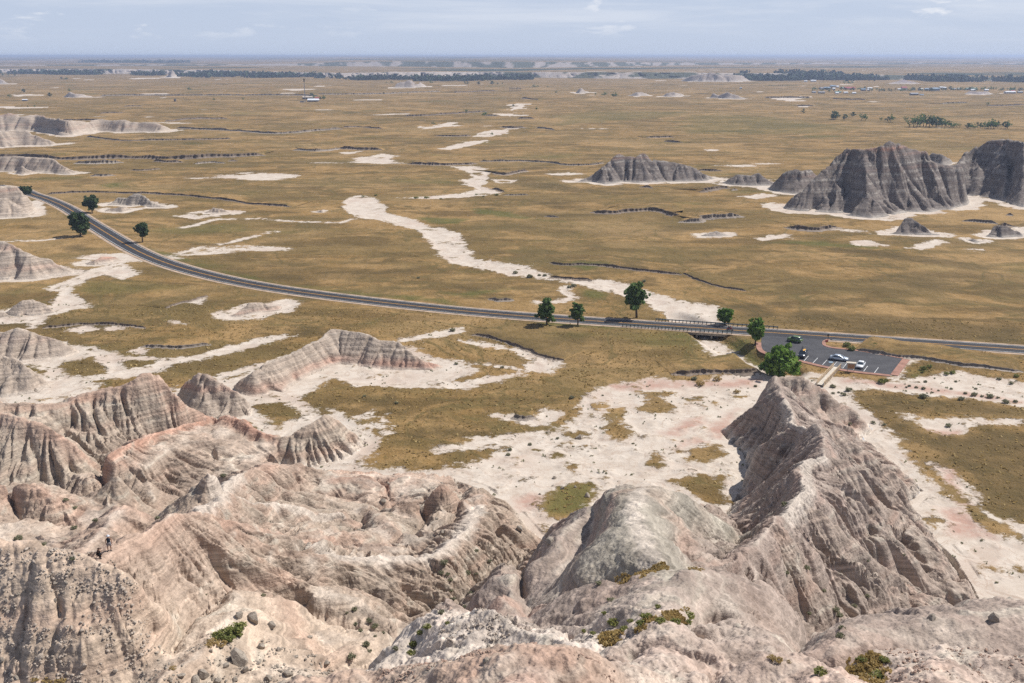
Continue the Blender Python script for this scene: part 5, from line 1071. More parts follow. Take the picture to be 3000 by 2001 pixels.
# footbridge
fa = np.array(px(2452, 1079)[:2]); fb = np.array(px(2403, 1131)[:2]); fl = float(np.linalg.norm(fb - fa)); fz = math.atan2(*(fb - fa)[::-1])
fbr = empty("footbridge", (float(fa[0]), float(fa[1]), .25), fz, "wooden footbridge with slatted railings leading from the parking lot", "footbridge")
MB().box((fl / 2, 0, .05), (fl, 1.7, .12)).build("deck", M_WOODL, fbr)
for s in (-.72, .72): MB().box((fl / 2, s, -.18), (fl, .2, .34)).build("beam", M_WOOD, fbr)
for s in (-.92, .92):
    nP = int(fl / 1.5)
    for k in range(nP + 1): MB().box((fl * k / nP, s, .55), (.11, .11, 1.25)).build("post", M_WOOD, fbr)
    for z in (.38, .72): MB().box((fl / 2, s - .05 * (1 if s > 0 else -1), z), (fl + .1, .05, .16)).build("rail", M_WOOD, fbr)
    MB().box((fl / 2, s, 1.14), (fl + .3, .16, .07)).build("handrail", M_WOOD, fbr)
ke = px(*Z(ZP, [(1245, 762)])[0])
ki = empty("information_kiosk", (ke[0], ke[1], .05), math.radians(-15), "wooden notice board with a flat roof beside the footbridge", "kiosk")
for x in (-.85, .85): MB().box((x, 0, 1.2), (.14, .14, 2.4)).build("post", M_WOOD, ki)
MB().box((0, 0, 1.45), (1.56, .10, 1.25)).build("panel", flat("brown_board", (.40, .23, .13), .7), ki)
MB().box((0, 0, 2.5), (2.5, 1.3, .14)).build("roof", M_WOODL, ki)
sp = px(2425, 1001); sg = empty("sign_post", (sp[0], sp[1], .05), 0, "dark slim sign post at the parking lot entrance", "sign post")
MB().box((0, 0, 1.1), (.14, .14, 2.2)).build("post", M_BLACK, sg); MB().box((0, .04, 1.9), (.5, .05, .6)).build("sign_back", M_BLACK, sg)
rb = px(2421, 1002); bb = MB().box((0, 0, .25), (.8, .5, .5), .3, .7).build("red_marker", flat("red_paint", (.35, .05, .04), .6), None, label="small red marker block at the foot of the sign post", cat="marker"); bb.location = (rb[0], rb[1], .05)
# ------------------------------------------------------------------ cars
M_GLASS = flat("car_glass", (.03, .045, .06), .12, .6, 0, .05); M_TYRE = flat("tyre_rubber", (.018, .018, .02), .9, .1); M_RIM = flat("wheel_rim", (.35, .36, .38), .4, .5, .6)
M_LAMP = flat("lamp_glass", (.75, .76, .75), .2, .6); M_TAIL = flat("tail_glass", (.30, .02, .02), .3, .5)
def car(name, front, rear, paint, prof, L_, W_, label, group="cars in the parking lot", rack=False):
    f = np.array(px(*Z(ZP, [front])[0])[:2]); r = np.array(px(*Z(ZP, [rear])[0])[:2]); c = (f + r) / 2; h = math.atan2(*(f - r)[::-1])
    e = empty(name, (float(c[0]), float(c[1]), .105), h, label, "car", group)
    low, cab = prof
    def ring(x, w, z0, z1):
        k = w / 2; return [(x, -k, z0 + .12), (x, -k * .93, z0), (x, k * .93, z0), (x, k, z0 + .12), (x, k, z1 - .16), (x, k * .9, z1), (x, -k * .9, z1), (x, -k, z1 - .16)]
    MB().loft([ring(x * L_, W_ * w, z0, z1) for x, w, z0, z1 in low]).build("body", paint, e, True)
    secs = []
    for x, w0, z0, w1, z1 in cab:
        secs.append([(x[0] * L_, -W_ / 2 * w0, z0), (x[0] * L_, W_ / 2 * w0, z0), (x[1] * L_, W_ / 2 * w1, z1), (x[1] * L_, -W_ / 2 * w1, z1)])
    (x0, x1, x2, x3, zb, zt, wb, wt) = cab[0][0][0], cab[0][0][1], cab[-1][0][1], cab[-1][0][0], cab[0][2], cab[0][4], cab[0][1], cab[0][3]
    A = [(x * L_, s * W_ / 2 * wb, zb) for x in (x0, x3) for s in (-1, 1)]; T_ = [(x * L_, s * W_ / 2 * wt, zt) for x in (x1, x2) for s in (-1, 1)]
    AT = A + T_
    for nm_, q_ in (("rear_window", (0, 1, 5, 4)), ("windscreen", (2, 6, 7, 3)), ("side_window", (0, 4, 6, 2)), ("side_window", (1, 3, 7, 5))): MB().add([AT[k] for k in q_], [(0, 1, 2, 3)]).build(nm_, M_GLASS, e)
    m = MB().add([(x, y * 1.01, z + .004) for x, y, z in T_] + [(x * .99, y * .9, z + .06) for x, y, z in T_], [(4, 6, 7, 5), (0, 2, 6, 4), (1, 5, 7, 3), (0, 4, 5, 1), (2, 3, 7, 6)])
    m.build("roof", paint, e, True)
    for s in (0, 1):
        for xa, xb in ((A[s], T_[s]), (A[2 + s], T_[2 + s])): MB().tube([xa, xb], .045, 5).build("pillar", paint, e)
        mid0 = [(A[s][i] * .45 + A[2 + s][i] * .55) for i in range(3)]; mid1 = [(T_[s][i] * .45 + T_[2 + s][i] * .55) for i in range(3)]
        MB().tube([mid0, mid1], .05, 5).build("pillar", paint, e)
        sy = -1 if s == 0 else 1
        MB().box((A[2 + s][0] - .25, sy * (W_ / 2 + .06), A[2 + s][2] + .06), (.12, .2, .14)).build("mirror", paint, e)
    for sx in (-.30, .31):
        for sy in (-1, 1):
            ty = MB(); rr_ = .33; c_ = (sx * L_, sy * (W_ / 2 - .10), rr_)
            secs = []
            for yy, q in ((-.11, .86), (-.08, 1), (.08, 1), (.11, .86)): secs.append([(c_[0] + rr_ * q * math.cos(a * math.pi / 8), c_[1] + yy, c_[2] + rr_ * q * math.sin(a * math.pi / 8)) for a in range(16)])
            ty.loft(secs); w_ = ty.build("wheel", M_TYRE, e)
            MB().loft([[(c_[0] + .2 * math.cos(a * math.pi / 5), c_[1] + sy * .118, c_[2] + .2 * math.sin(a * math.pi / 5)) for a in range(10)], [(c_[0] + .12 * math.cos(a * math.pi / 5), c_[1] + sy * .126, c_[2] + .12 * math.sin(a * math.pi / 5)) for a in range(10)]]).build("rim", M_RIM, w_)
    zl = low[len(low) // 2][3] - .28
    for s in (-1, 1):
        MB().box((L_ * .485, s * W_ * .36, .66), (.10, .38, .14)).build("headlight", M_LAMP, e); MB().box((-L_ * .487, s * W_ * .38, zl), (.08, .3, .16)).build("tail_light", M_TAIL, e)
    MB().box((L_ * .497, 0, .42), (.05, W_ * .6, .16)).build("grille", M_BLACK, e); MB().box((-L_ * .497, 0, .5), (.04, .5, .12)).build("number_plate", M_WHITE, e)
    if rack:
        for s in (-1, 1): MB().tube([(-.32 * L_, s * .55, zt + .12), (.1 * L_, s * .55, zt + .12)], .03).build("roof_rail", M_BLACK, e)
    return e
SEDAN = ([(-.5, .86, .36, .78), (-.47, .94, .26, .98), (-.3, 1, .22, 1.0), (0, 1, .2, .96), (.28, 1, .22, .92), (.44, .94, .24, .80), (.5, .80, .34, .62)], [((-.40, -.22), .9, .95, .72, 1.42), ((.24, .07), .9, .93, .72, 1.42)])
SUV = ([(-.5, .9, .42, 1.0), (-.47, .97, .32, 1.12), (-.3, 1, .28, 1.12), (0, 1, .26, 1.10), (.26, 1, .28, 1.06), (.45, .95, .30, .98), (.5, .82, .40, .78)], [((-.47, -.40), .92, 1.08, .76, 1.66), ((.24, .11), .92, 1.05, .76, 1.66)])
car("car", (205, 232), (355, 262), flat("green_car_paint", (.115, .185, .055), .3, .5), SUV, 4.3, 1.82, "lime green hatchback driving across the parking lot")
dk = car("car", (382, 548), (452, 462), flat("dark_car_paint", (.035, .045, .062), .25, .5), SUV, 4.6, 1.88, "dark blue sport utility car parked nose in with a loaded roof", rack=True)
car("car", (1165, 578), (920, 548), flat("silver_car_paint", (.52, .58, .66), .3, .5, .3), SEDAN, 4.85, 1.84, "silver blue saloon car rolling past the parking bays")
car("car", (1385, 722), (1445, 640), flat("white_car_paint", (.78, .80, .82), .3, .5), SEDAN, 4.7, 1.82, "white saloon car with dark roof parked by the notice board")
bd = MB(); bd.loft([[(x, y * .32 * w, z) for y, z in ((-1, .0), (1, .0), (1, .09), (-1, .09))] for x, w in ((-1.0, .35), (-.7, .9), (0, 1), (.6, .9), (.95, .3))])
bo = bd.build("cargo_board", flat("orange_board", (.72, .38, .06), .5), None, label="yellow orange board lying on the roof of the dark car", cat="board"); bo.location = dk.matrix_basis @ Vector((-.5, .25, 1.79)); bo.rotation_euler = dk.rotation_euler
bk = empty("roof_bicycle", dk.matrix_basis @ Vector((-.6, -.35, 1.78)), dk.rotation_euler[2], "dark bicycle carried upright on the roof of the dark car", "bicycle")
for x in (-.5, .5): MB().tube([(x + .33 * math.cos(a * math.pi / 7), 0, .33 + .33 * math.sin(a * math.pi / 7)) for a in range(15)], .025, 5, False).build("wheel", M_TYRE, bk)
MB().tube([(-.5, 0, .33), (-.1, 0, .33), (.38, 0, .8), (-.2, 0, .78), (-.5, 0, .33)], .025, 5).tube([(-.1, 0, .33), (-.24, 0, .9)], .025, 5).tube([(.5, 0, .33), (.38, 0, .88)], .022, 5).build("frame", M_BLACK, bk)
MB().tube([(.38, -.28, .92), (.38, .28, .92)], .02, 5).build("handlebar", M_BLACK, bk); MB().box((-.25, 0, .93), (.26, .12, .06)).build("saddle", M_BLACK, bk)
# ------------------------------------------------------------------ people
def skin_mesh(name, verts, edges, radii, mat, sub=2):
    me = bpy.data.meshes.new(name); me.from_pydata(verts, edges, []); o = bpy.data.objects.new(name, me); COL.objects.link(o)
    md = o.modifiers.new("s", 'SKIN'); md.use_smooth_shade = True
    for sv, r in zip(me.skin_vertices[0].data, radii): sv.radius = (r, r) if not isinstance(r, tuple) else r
    me.skin_vertices[0].data[0].use_root = True
    sb = o.modifiers.new("u", 'SUBSURF'); sb.levels = sb.render_levels = sub
    dg = bpy.context.evaluated_depsgraph_get(); ev = o.evaluated_get(dg)
    m2 = bpy.data.meshes.new_from_object(ev); bpy.data.objects.remove(o); m2.name = name
    m2.materials.clear(); m2.materials.append(mat); m2.polygons.foreach_set("use_smooth", [True] * len(m2.polygons)); return m2
M_SKIN = flat("skin", (.42, .24, .16), .6, .3); M_SKIN2 = flat("tanned_skin", (.34, .185, .12), .6, .3); M_NAVY = flat("navy_cloth", (.022, .032, .05), .9, .1); M_GREYC = flat("grey_cloth", (.26, .25, .27), .9, .1); M_DARKC = flat("black_cloth", (.016, .016, .018), .9, .1); M_HAIR = flat("dark_hair", (.03, .02, .015), .8); M_HAT = flat("pale_hat", (.60, .63, .70), .9, .1); M_SHOE = flat("dark_shoe", (.04, .04, .05), .8)
def body(name, J, skin, parent):
    """one continuous figure from a joint table"""
    V = []; E = []; R = []; ix = {}
    for k, (p, r, par) in J.items():
        ix[k] = len(V); V.append(p); R.append(r)
        if par: E.append((ix[par], ix[k]))
    return link("body", skin_mesh(name, V, E, R, skin), parent)
def head_bits(e, c, yaw, hair, hat=None):
    """face and hair on a head centred at c"""
    h = bpy.data.objects
    def rot(x, y, z): return (c[0] + x * math.cos(yaw) - y * math.sin(yaw), c[1] + x * math.sin(yaw) + y * math.cos(yaw), c[2] + z)
    for s in (-1, 1):
        MB().box(rot(.098, s * .034, .012), (.015, .028, .014), yaw).build("eye", M_HAIR, e); MB().box(rot(0, s * .088, 0), (.045, .022, .06), yaw).build("ear", M_SKIN2, e)
    MB().box(rot(.105, 0, -.015), (.032, .028, .045), yaw, .6).build("nose", M_SKIN, e); MB().box(rot(.094, 0, -.058), (.014, .05, .012), yaw).build("mouth", flat("lips", (.30, .11, .09), .6), e)
    cap = MB(); secs = []
    for zz, q in ((-.02, 1.02), (.04, 1.04), (.085, .9), (.115, .55), (.128, .12)): secs.append([rot((.102 * q * math.cos(a * math.pi / 6)) - .012, .088 * q * math.sin(a * math.pi / 6), zz) for a in range(12)])
    cap.loft(secs).build("hair", hair, e, True)
    if hat:
        secs = []
        for zz, q in ((.035, 1.9), (.045, 1.95), (.055, 1.15), (.12, 1.05), (.15, .8), (.158, .1)): secs.append([rot(.105 * q * math.cos(a * math.pi / 8), .1 * q * math.sin(a * math.pi / 8), zz) for a in range(16)])
        MB().loft(secs).build("hat", hat, e, True)
def tube_part(e, name, pts, rad, mat): MB().tube(pts, rad, 10).build(name, mat, e, True)
mp = pick(321, 1613)
man = empty("person", (mp[0], mp[1], mp[2] - .02), math.radians(-62), "standing hiker in a pale hat, navy tank top and grey shorts on the clay ridge", "person", "hikers on the ridge")
JM = {"pelvis": ((0, 0, .95), .135, None), "belly": ((0, 0, 1.12), (.14, .12), "pelvis"), "chest": ((0, 0, 1.32), (.165, .13), "belly"), "neck0": ((0, 0, 1.46), .075, "chest"), "neck": ((.01, 0, 1.53), .055, "neck0"), "head": ((.02, 0, 1.64), .088, "neck"), "top": ((.015, 0, 1.73), .07, "head")}
for s, n in ((-1, "r"), (1, "l")):
    JM["sh" + n] = ((0, s * .19, 1.41), .062, "chest"); JM["el" + n] = ((-.02, s * .29, 1.16), .047, "sh" + n); JM["wr" + n] = ((.06, s * .27, .93), .032, "el" + n); JM["ha" + n] = ((.09, s * .26, .86), .038, "wr" + n)
    for q, (dx, dy, ln) in enumerate(((.035, .03, .05), (.03, .012, .075), (.022, -.004, .08), (.012, -.018, .072), (0.0, -.03, .055))):
        JM["f%d%s" % (q, n)] = ((.09 + dx * 1.3, s * (.26 + dy * .9), .86 - ln * .55), .0095, "ha" + n); JM["g%d%s" % (q, n)] = ((.10 + dx * 1.3, s * (.255 + dy * .9), .86 - ln), .008, "f%d%s" % (q, n))
    JM["hp" + n] = ((0, s * .10, .88), .105, "pelvis"); JM["kn" + n] = ((.02, s * .135, .48), .062, "hp" + n); JM["ca" + n] = ((-.005, s * .14, .34), .06, "kn" + n); JM["an" + n] = ((-.01, s * .145, .09), .04, "ca" + n); JM["to" + n] = ((.14, s * .16, .04), .036, "an" + n)
body("body", JM, M_SKIN2, man); head_bits(man, (.02, 0, 1.66), 0, M_HAIR, M_HAT)
tube_part(man, "tank_top", [(0, 0, .93), (0, 0, 1.12), (0, 0, 1.3), (0, 0, 1.42), (0, 0, 1.47)], [.178, .172, .192, .165, .10], M_NAVY)
tube_part(man, "shorts", [(0, 0, 1.0), (0, 0, .9), (0, 0, .84)], [.178, .185, .175], M_GREYC)
for s in (-1, 1):
    tube_part(man, "shorts_leg", [(0, s * .095, .88), (.01, s * .12, .7), (.02, s * .13, .55)], [.125, .115, .105], M_GREYC)
    tube_part(man, "shoe", [(-.07, s * .145, .05), (.02, s * .15, .065), (.17, s * .165, .04)], [.045, .055, .035], M_SHOE)
wp = pick(287, 1636)
wo = empty("person", (wp[0], wp[1], wp[2] - .05), math.radians(35), "person in black crouching low and holding a camera to the face", "person", "hikers on the ridge")
JW = {"pelvis": ((0, 0, .42), .14, None), "belly": ((.05, 0, .58), (.13, .12), "pelvis"), "chest": ((.10, 0, .76), (.15, .125), "belly"), "neck0": ((.12, 0, .89), .07, "chest"), "neck": ((.13, 0, .95), .052, "neck0"), "head": ((.15, 0, 1.05), .085, "neck"), "top": ((.14, 0, 1.13), .068, "head")}
for s, n in ((-1, "r"), (1, "l")):
    JW["sh" + n] = ((.10, s * .18, .85), .058, "chest"); JW["el" + n] = ((.27, s * .30, .86), .044, "sh" + n); JW["wr" + n] = ((.34, s * .10, 1.02), .031, "el" + n); JW["ha" + n] = ((.345, s * .07, 1.06), .036, "wr" + n)
    for q in range(5):
        JW["f%d%s" % (q, n)] = ((.365 - .012 * q, s * (.05 - .008 * q), 1.07 + .018 * (q - 1.5)), .0095, "ha" + n); JW["g%d%s" % (q, n)] = ((.375 - .012 * q, s * (.035 - .006 * q), 1.07 + .02 * (q - 1.5)), .008, "f%d%s" % (q, n))
    JW["hp" + n] = ((.02, s * .10, .38), .10, "pelvis"); JW["kn" + n] = ((.36, s * .15, .46), .062, "hp" + n); JW["ca" + n] = ((.27, s * .15, .28), .055, "kn" + n); JW["an" + n] = ((.16, s * .15, .09), .04, "ca" + n); JW["to" + n] = ((.30, s * .16, .04), .036, "an" + n)
body("body", JW, M_SKIN, wo); head_bits(wo, (.15, 0, 1.07), 0, M_HAIR)
tube_part(wo, "shirt", [(.0, 0, .42), (.05, 0, .58), (.09, 0, .74), (.115, 0, .87), (.125, 0, .92)], [.17, .165, .18, .15, .085], M_DARKC)
for s in (-1, 1):
    tube_part(wo, "sleeve", [(.10, s * .17, .85), (.20, s * .25, .86), (.25, s * .285, .86)], [.072, .066, .062], M_DARKC); tube_part(wo, "trouser_leg", [(.02, s * .10, .40), (.2, s * .13, .44), (.36, s * .15, .46), (.27, s * .15, .28), (.17, s * .15, .12)], [.12, .10, .08, .072, .06], M_DARKC); tube_part(wo, "shoe", [(.10, s * .15, .05), (.2, s * .155, .06), (.34, s * .165, .04)], [.045, .05, .034], M_SHOE)
cm = empty("camera_body", wo.matrix_basis @ Vector((.36, 0, 1.0)), math.radians(35), "small dark camera held up by the crouching person", "camera")
MB().box((0, 0, .05), (.07, .14, .095)).build("housing", M_BLACK, cm); MB().tube([(.03, 0, .05), (.11, 0, .05)], .035, 10).build("lens", M_BLACK, cm)
# motorcycle and rider on the bridge
mc = px(2138, 970); mh = math.atan2(*(ROAD[along(ROAD, mc) + 1] - ROAD[along(ROAD, mc)])[::-1])
mo = empty("motorcycle", (mc[0], mc[1], .105), mh, "red motorcycle riding along the road over the bridge", "motorcycle"); M_RED = flat("red_paint_bike", (.42, .05, .05), .35, .5)
for x in (-.72, .72):
    w_ = MB().tube([(x + .26 * math.cos(a * math.pi / 8), 0, .32 + .26 * math.sin(a * math.pi / 8)) for a in range(17)], .06, 6, False).build("wheel", M_TYRE, mo); MB().tube([(x, -.05, .32), (x, .05, .32)], .17, 10).build("hub", M_RIM, w_)
MB().loft([[(x, y * w, z + (.14 if k else -.14)) for k in (0, 1) for y in ((-1, 1) if k == 0 else (1, -1))] for x, w, z in ((-.85, .07, .78), (-.35, .14, .72), (.1, .17, .82), (.5, .13, .86), (.68, .06, .8))]).build("fairing", M_RED, mo)
MB().box((0, 0, .45), (.6, .3, .34)).build("engine", M_RIM, mo); MB().box((-.3, 0, .88), (.7, .26, .1)).build("seat", M_BLACK, mo); MB().tube([(.72, 0, .32), (.5, 0, 1.0)], .045).build("fork", M_RIM, mo); MB().tube([(.48, -.36, 1.08), (.52, 0, 1.04), (.48, .36, 1.08)], .022).build("handlebar", M_BLACK, mo); MB().tube([(-.9, -.18, .4), (0, -.2, .35)], .06).build("exhaust", M_RIM, mo)
for k, x0 in enumerate((-.1, -.55)):
    rd = empty("person", (mc[0] + x0 * math.cos(mh), mc[1] + x0 * math.sin(mh), .105), mh, ("rider in dark jacket and helmet gripping the handlebar of the red motorcycle", "passenger with pale helmet seated behind the motorcycle rider")[k], "person", "people on the motorcycle")
    JR = {"pelvis": ((0, 0, 1.0), .13, None), "belly": ((.03, 0, 1.16), .13, "pelvis"), "chest": ((.10, 0, 1.36), (.15, .13), "belly"), "neck": ((.13, 0, 1.52), .06, "chest"), "head": ((.16, 0, 1.64), .09, "neck")}
    for s, n in ((-1, "r"), (1, "l")):
        JR["sh" + n] = ((.10, s * .18, 1.44), .06, "chest"); JR["el" + n] = ((.30, s * .27, 1.22), .045, "sh" + n); JR["wr" + n] = ((.54, s * (.32 if k == 0 else .16), 1.10 if k == 0 else 1.2), .035, "el" + n); JR["ha" + n] = ((.60, s * (.33 if k == 0 else .14), 1.09 if k == 0 else 1.2), .04, "wr" + n)
        JR["hp" + n] = ((.02, s * .12, .97), .10, "pelvis"); JR["kn" + n] = ((.42, s * .22, .82), .065, "hp" + n); JR["an" + n] = ((.18, s * .24, .42), .045, "kn" + n); JR["to" + n] = ((.34, s * .25, .36), .04, "an" + n)
    body("body", JR, (M_DARKC, M_NAVY)[k], rd)
    MB().loft([[(.16 + .13 * q * math.cos(a * math.pi / 6), .12 * q * math.sin(a * math.pi / 6), z) for a in range(12)] for z, q in ((1.55, .8), (1.62, 1), (1.72, .98), (1.79, .6), (1.81, .1))]).build("helmet", (M_HAT, M_LAMP)[k], rd, True); MB().box((.275, 0, 1.66), (.03, .16, .08)).build("visor", M_GLASS, rd)
# ------------------------------------------------------------------ cut banks and sod tables on the plain
def bank(pts, h, label, back=28.0, soil=(.19, .145, .11), seed=0, pale=.35):
    """a step in the plain: bare near-vertical face towards the front, turf sloping away behind"""
    P = smooth_line(gxy(pts), 1.0 if len(pts) < 9 else 1.6); n = len(P)
    r = float(np.hypot(*P.mean(0))); st = max(r / 994 * .9, .5); P = resample(P, st); n = len(P)
    s = np.arange(n) * st
    t = np.gradient(P, axis=0); t /= np.linalg.norm(t, axis=1)[:, None] + 1e-9; nr = np.stack([-t[:, 1], t[:, 0]], 1)
    nr = nr * (1.0 if (nr * P).sum() > 0 else -1.0); back = min(back, .45 * s[-1])
    nm_ = np.repeat((nr.mean(0) / (np.linalg.norm(nr.mean(0)) + 1e-9))[None], n, 0)
    end = np.clip(np.minimum(s, s[-1] - s) / (h * 3.5), 0, 1)
    jit = (fbm(s, s * 0, h * 5, 4, seed) * h * 1.1 + gully(fbm(s, s * 0 + 5, h * 2.2, 3, seed + 3) * 2.5) * h * .5)
    H = h * (.75 + .5 * fbm(s, s * 0, h * 9, 3, seed + 5)) * end
    gz = ground_plain(P[:, 0], P[:, 1])
    rows = []; cols = []; sands = []
    for d, z, kind in ((-h * 1.3, -.12, 0), (-h * .35, .16, 0), (0, .30, 1), (h * .12, .62, 1), (h * .16, .97, 1), (h * .30, 1.0, 2), (back * .35, .72, 2), (back, -.05, 2)):
        dd = d + (jit if kind < 2 or d < h * .5 else 0)
        nq = nr if d < h * .5 else (nm_ if d > back * .9 else .5 * nr + .5 * nm_)
        Q = P + nq * np.broadcast_to(dd, (n,))[:, None]
        zz = gz + H * z - (.06 if z <= 0 else 0) + (fbm(s, s * 0 + d, h * .8, 2, seed + 9) * h * .08 if kind == 1 else 0)
        rows.append(np.column_stack([Q, zz])); f = (0, 1, 1)[kind]
        c = np.array(soil) * (1 if kind else 1.0) + np.array((.25, .22, .19)) * pale * (1.0 if kind == 0 else .35 * (z < .5)); cols.append(np.repeat(c[None], n, 0)); sands.append(np.full(n, 1.0 if kind == 0 else 0.0))
    m = len(rows); V = np.concatenate(rows); idx = np.arange(m * n).reshape(m, n)
    F = np.stack([idx[:-1, :-1].ravel(), idx[:-1, 1:].ravel(), idx[1:, 1:].ravel(), idx[1:, :-1].ravel()], 1)
    if (nr[0, 0] * t[0, 1] - nr[0, 1] * t[0, 0]) > 0: F = F[:, ::-1]
    z0 = np.zeros(m * n)
    rs = ground_attr(V[:, 0], V[:, 1])
    me = mesh_np("cut_bank", V, F, [M_BAD, M_PRA], True, {"Col": np.concatenate(cols), "sand": np.concatenate(sands) * .8, "green": rs[0], "dark": rs[1], "pink": z0, "wood": z0})
    mi = np.repeat((np.arange(m - 1) >= 5).astype(np.int32), n - 1); me.polygons.foreach_set("material_index", mi)
    return link("cut_bank", me, None, label, None, None, "structure")
def ground_attr(X, Y):
    m = eval_masks(np.asarray(X, np.float32), np.asarray(Y, np.float32)); return m[1], m[2]
BANKS = [(Z1, [(1215, 885), (1400, 893), (1600, 902), (1780, 918), (1925, 926), (2200, 906), (2351, 895)], 2.6), (Z1, [(600, 942), (760, 962), (900, 970), (1250, 964), (1600, 957)], 1.8), (Z1, [(-200, 1078), (0, 1080), (150, 1082), (320, 1088), (450, 1100), (640, 1097), (800, 1092), (1000, 1095), (1200, 1102), (1450, 1092), (1650, 1082), (1830, 1074)], 3.6),
         (Z1, [(515, 1125), (600, 1130), (720, 1130), (855, 1123)], 2.6), (Z1, [(1060, 1112), (1150, 1125), (1265, 1120)], 2.2), (Z1, [(900, 1172), (1000, 1177), (1105, 1165)], 1.4), (Z1, [(620, 1212), (700, 1215), (800, 1208)], 1.9), (Z1, [(1578, 1112), (1640, 1113)], 2.2), (Z1, [(320, 1338), (500, 1328), (700, 1324), (900, 1332), (1200, 1342), (1500, 1372), (1800, 1412), (2010, 1428)], 1.3), (Z1, [(1340, 1130), (1450, 1122), (1555, 1125)], 1.5),
         (Z2, [(-30, 1025), (130, 1036), (290, 1038)], 3.4), (Z2, [(450, 1137), (620, 1142), (760, 1142), (935, 1130)], 2.2), (Z2, [(950, 1117), (1200, 1112), (1450, 1122), (1520, 1137), (1700, 1142), (1810, 1128)], 1.6), (Z2, [(1045, 1192), (1130, 1211), (1200, 1192), (1282, 1176)], 2.0), (Z2, [(1035, 1302), (1135, 1318)], 1.5), (Z2, [(1110, 1342), (1300, 1338)], .9), (Z2, [(1715, 1460), (1850, 1472), (1990, 1452), (2150, 1452), (2230, 1462), (2265, 1488), (2351, 1488)], 2.3),
         (Z2, [(1100, 880), (1180, 888), (1275, 885)], 3.0), (Z2, [(1340, 885), (1470, 897)], 2.2), (Z2, [(650, 938), (780, 940), (900, 935)], 2.2), (Z2, [(440, 800), (600, 798), (800, 780), (1010, 768)], 2.8), (Z2, [(980, 800), (1085, 800)], 2.5), (Z2, [(1210, 820), (1330, 820)], 2.5), (Z2, [(0, 885), (140, 878), (280, 890)], 2.0), (Z2, [(1400, 1490), (1500, 1495)], 1.0), (Z2, [(2100, 950), (2290, 945)], 2.0), (Z2, [(2220, 975), (2351, 985)], 2.2), (Z2, [(-160, 652), (0, 652), (300, 645), (450, 640), (680, 632)], 3.0), (Z2, [(780, 636), (1060, 626)], 3.0), (Z2, [(1240, 682), (1360, 690)], 3.0),
         (Z1, [(690, 662), (1000, 656), (1500, 656), (2050, 656), (2190, 660)], 3.0), (Z1, [(850, 732), (980, 728)], 2.5), (Z1, [(690, 782), (850, 776)], 2.0), (Z1, [(2030, 1036), (2180, 1048), (2260, 1038), (2351, 1026)], 2.6), (Z1, [(1130, 838), (1300, 822), (1570, 815)], 2.4), (Z1, [(420, 830), (560, 828), (700, 832)], 2.4), (Z3, [(-20, 1522), (110, 1532), (150, 1503), (300, 1498), (405, 1490)], 2.6), (Z3, [(700, 1566), (820, 1583), (1000, 1581), (1075, 1566)], 2.9), (Z3, [(105, 1322), (150, 1322), (225, 1303), (320, 1288)], 2.9), (Z3, [(328, 1306), (378, 1305)], 2.2), (Z2, [(2055, 1285), (2150, 1290)], 2.2), (Z3, [(80, 1172), (280, 1178)], 1.8), (Z3, [(560, 674), (880, 678)], 3.2), (Z3, [(780, 730), (905, 728)], 3.0), (Z3, [(1030, 680), (1260, 688)], 2.6), (Z3, [(1780, 712), (1960, 708)], 2.6), (Z3, [(2100, 735), (2351, 722)], 2.8), (Z3, [(2230, 1480), (2280, 1485)], 2.2), (Z3, [(1920, 1520), (2050, 1530), (2180, 1545)], 1.6), (Z3, [(2145, 1560), (2290, 1560)], 2.2),
         (Z5, [(1440, 245), (1500, 268), (1700, 262), (1900, 278), (2100, 300), (2351, 322)], 1.2), (Z5, [(1010, 492), (1100, 505), (1190, 500)], 1.3), (Z5, [(1440, 335), (1600, 356), (1730, 362)], .9), (Z4, [(290, 692), (420, 680), (560, 668), (800, 668), (1010, 690)], .9), (Z4, [(980, 815), (1100, 822), (1250, 822), (1450, 795)], 1.0), (Z4, [(1140, 560), (1230, 528), (1330, 505), (1430, 470)], .7), (Z6, [(0, 310), (150, 375), (300, 415), (440, 432)], .8),
         (Z6, [(1180, 842), (1400, 880), (1640, 905), (1900, 945), (2351, 992)], 1.1), (Z6, [(-80, 1012), (80, 1002), (200, 998), (430, 1002), (540, 978)], 1.3), (Z5, [(890, 742), (1050, 760), (1250, 830), (1420, 900), (1540, 915)], .9), (Z5, [(1180, 1290), (1250, 1308), (1330, 1290)], .9)]
for i, (z, p, h) in enumerate(BANKS):
    q = Z(z, p); far = np.hypot(*gxy(q).mean(0))
    bank(q, h, None, 14 * h + 6, (.17, .13, .10) if i % 3 else (.23, .19, .155), 500 + i * 7, .5 if i % 2 else .25)
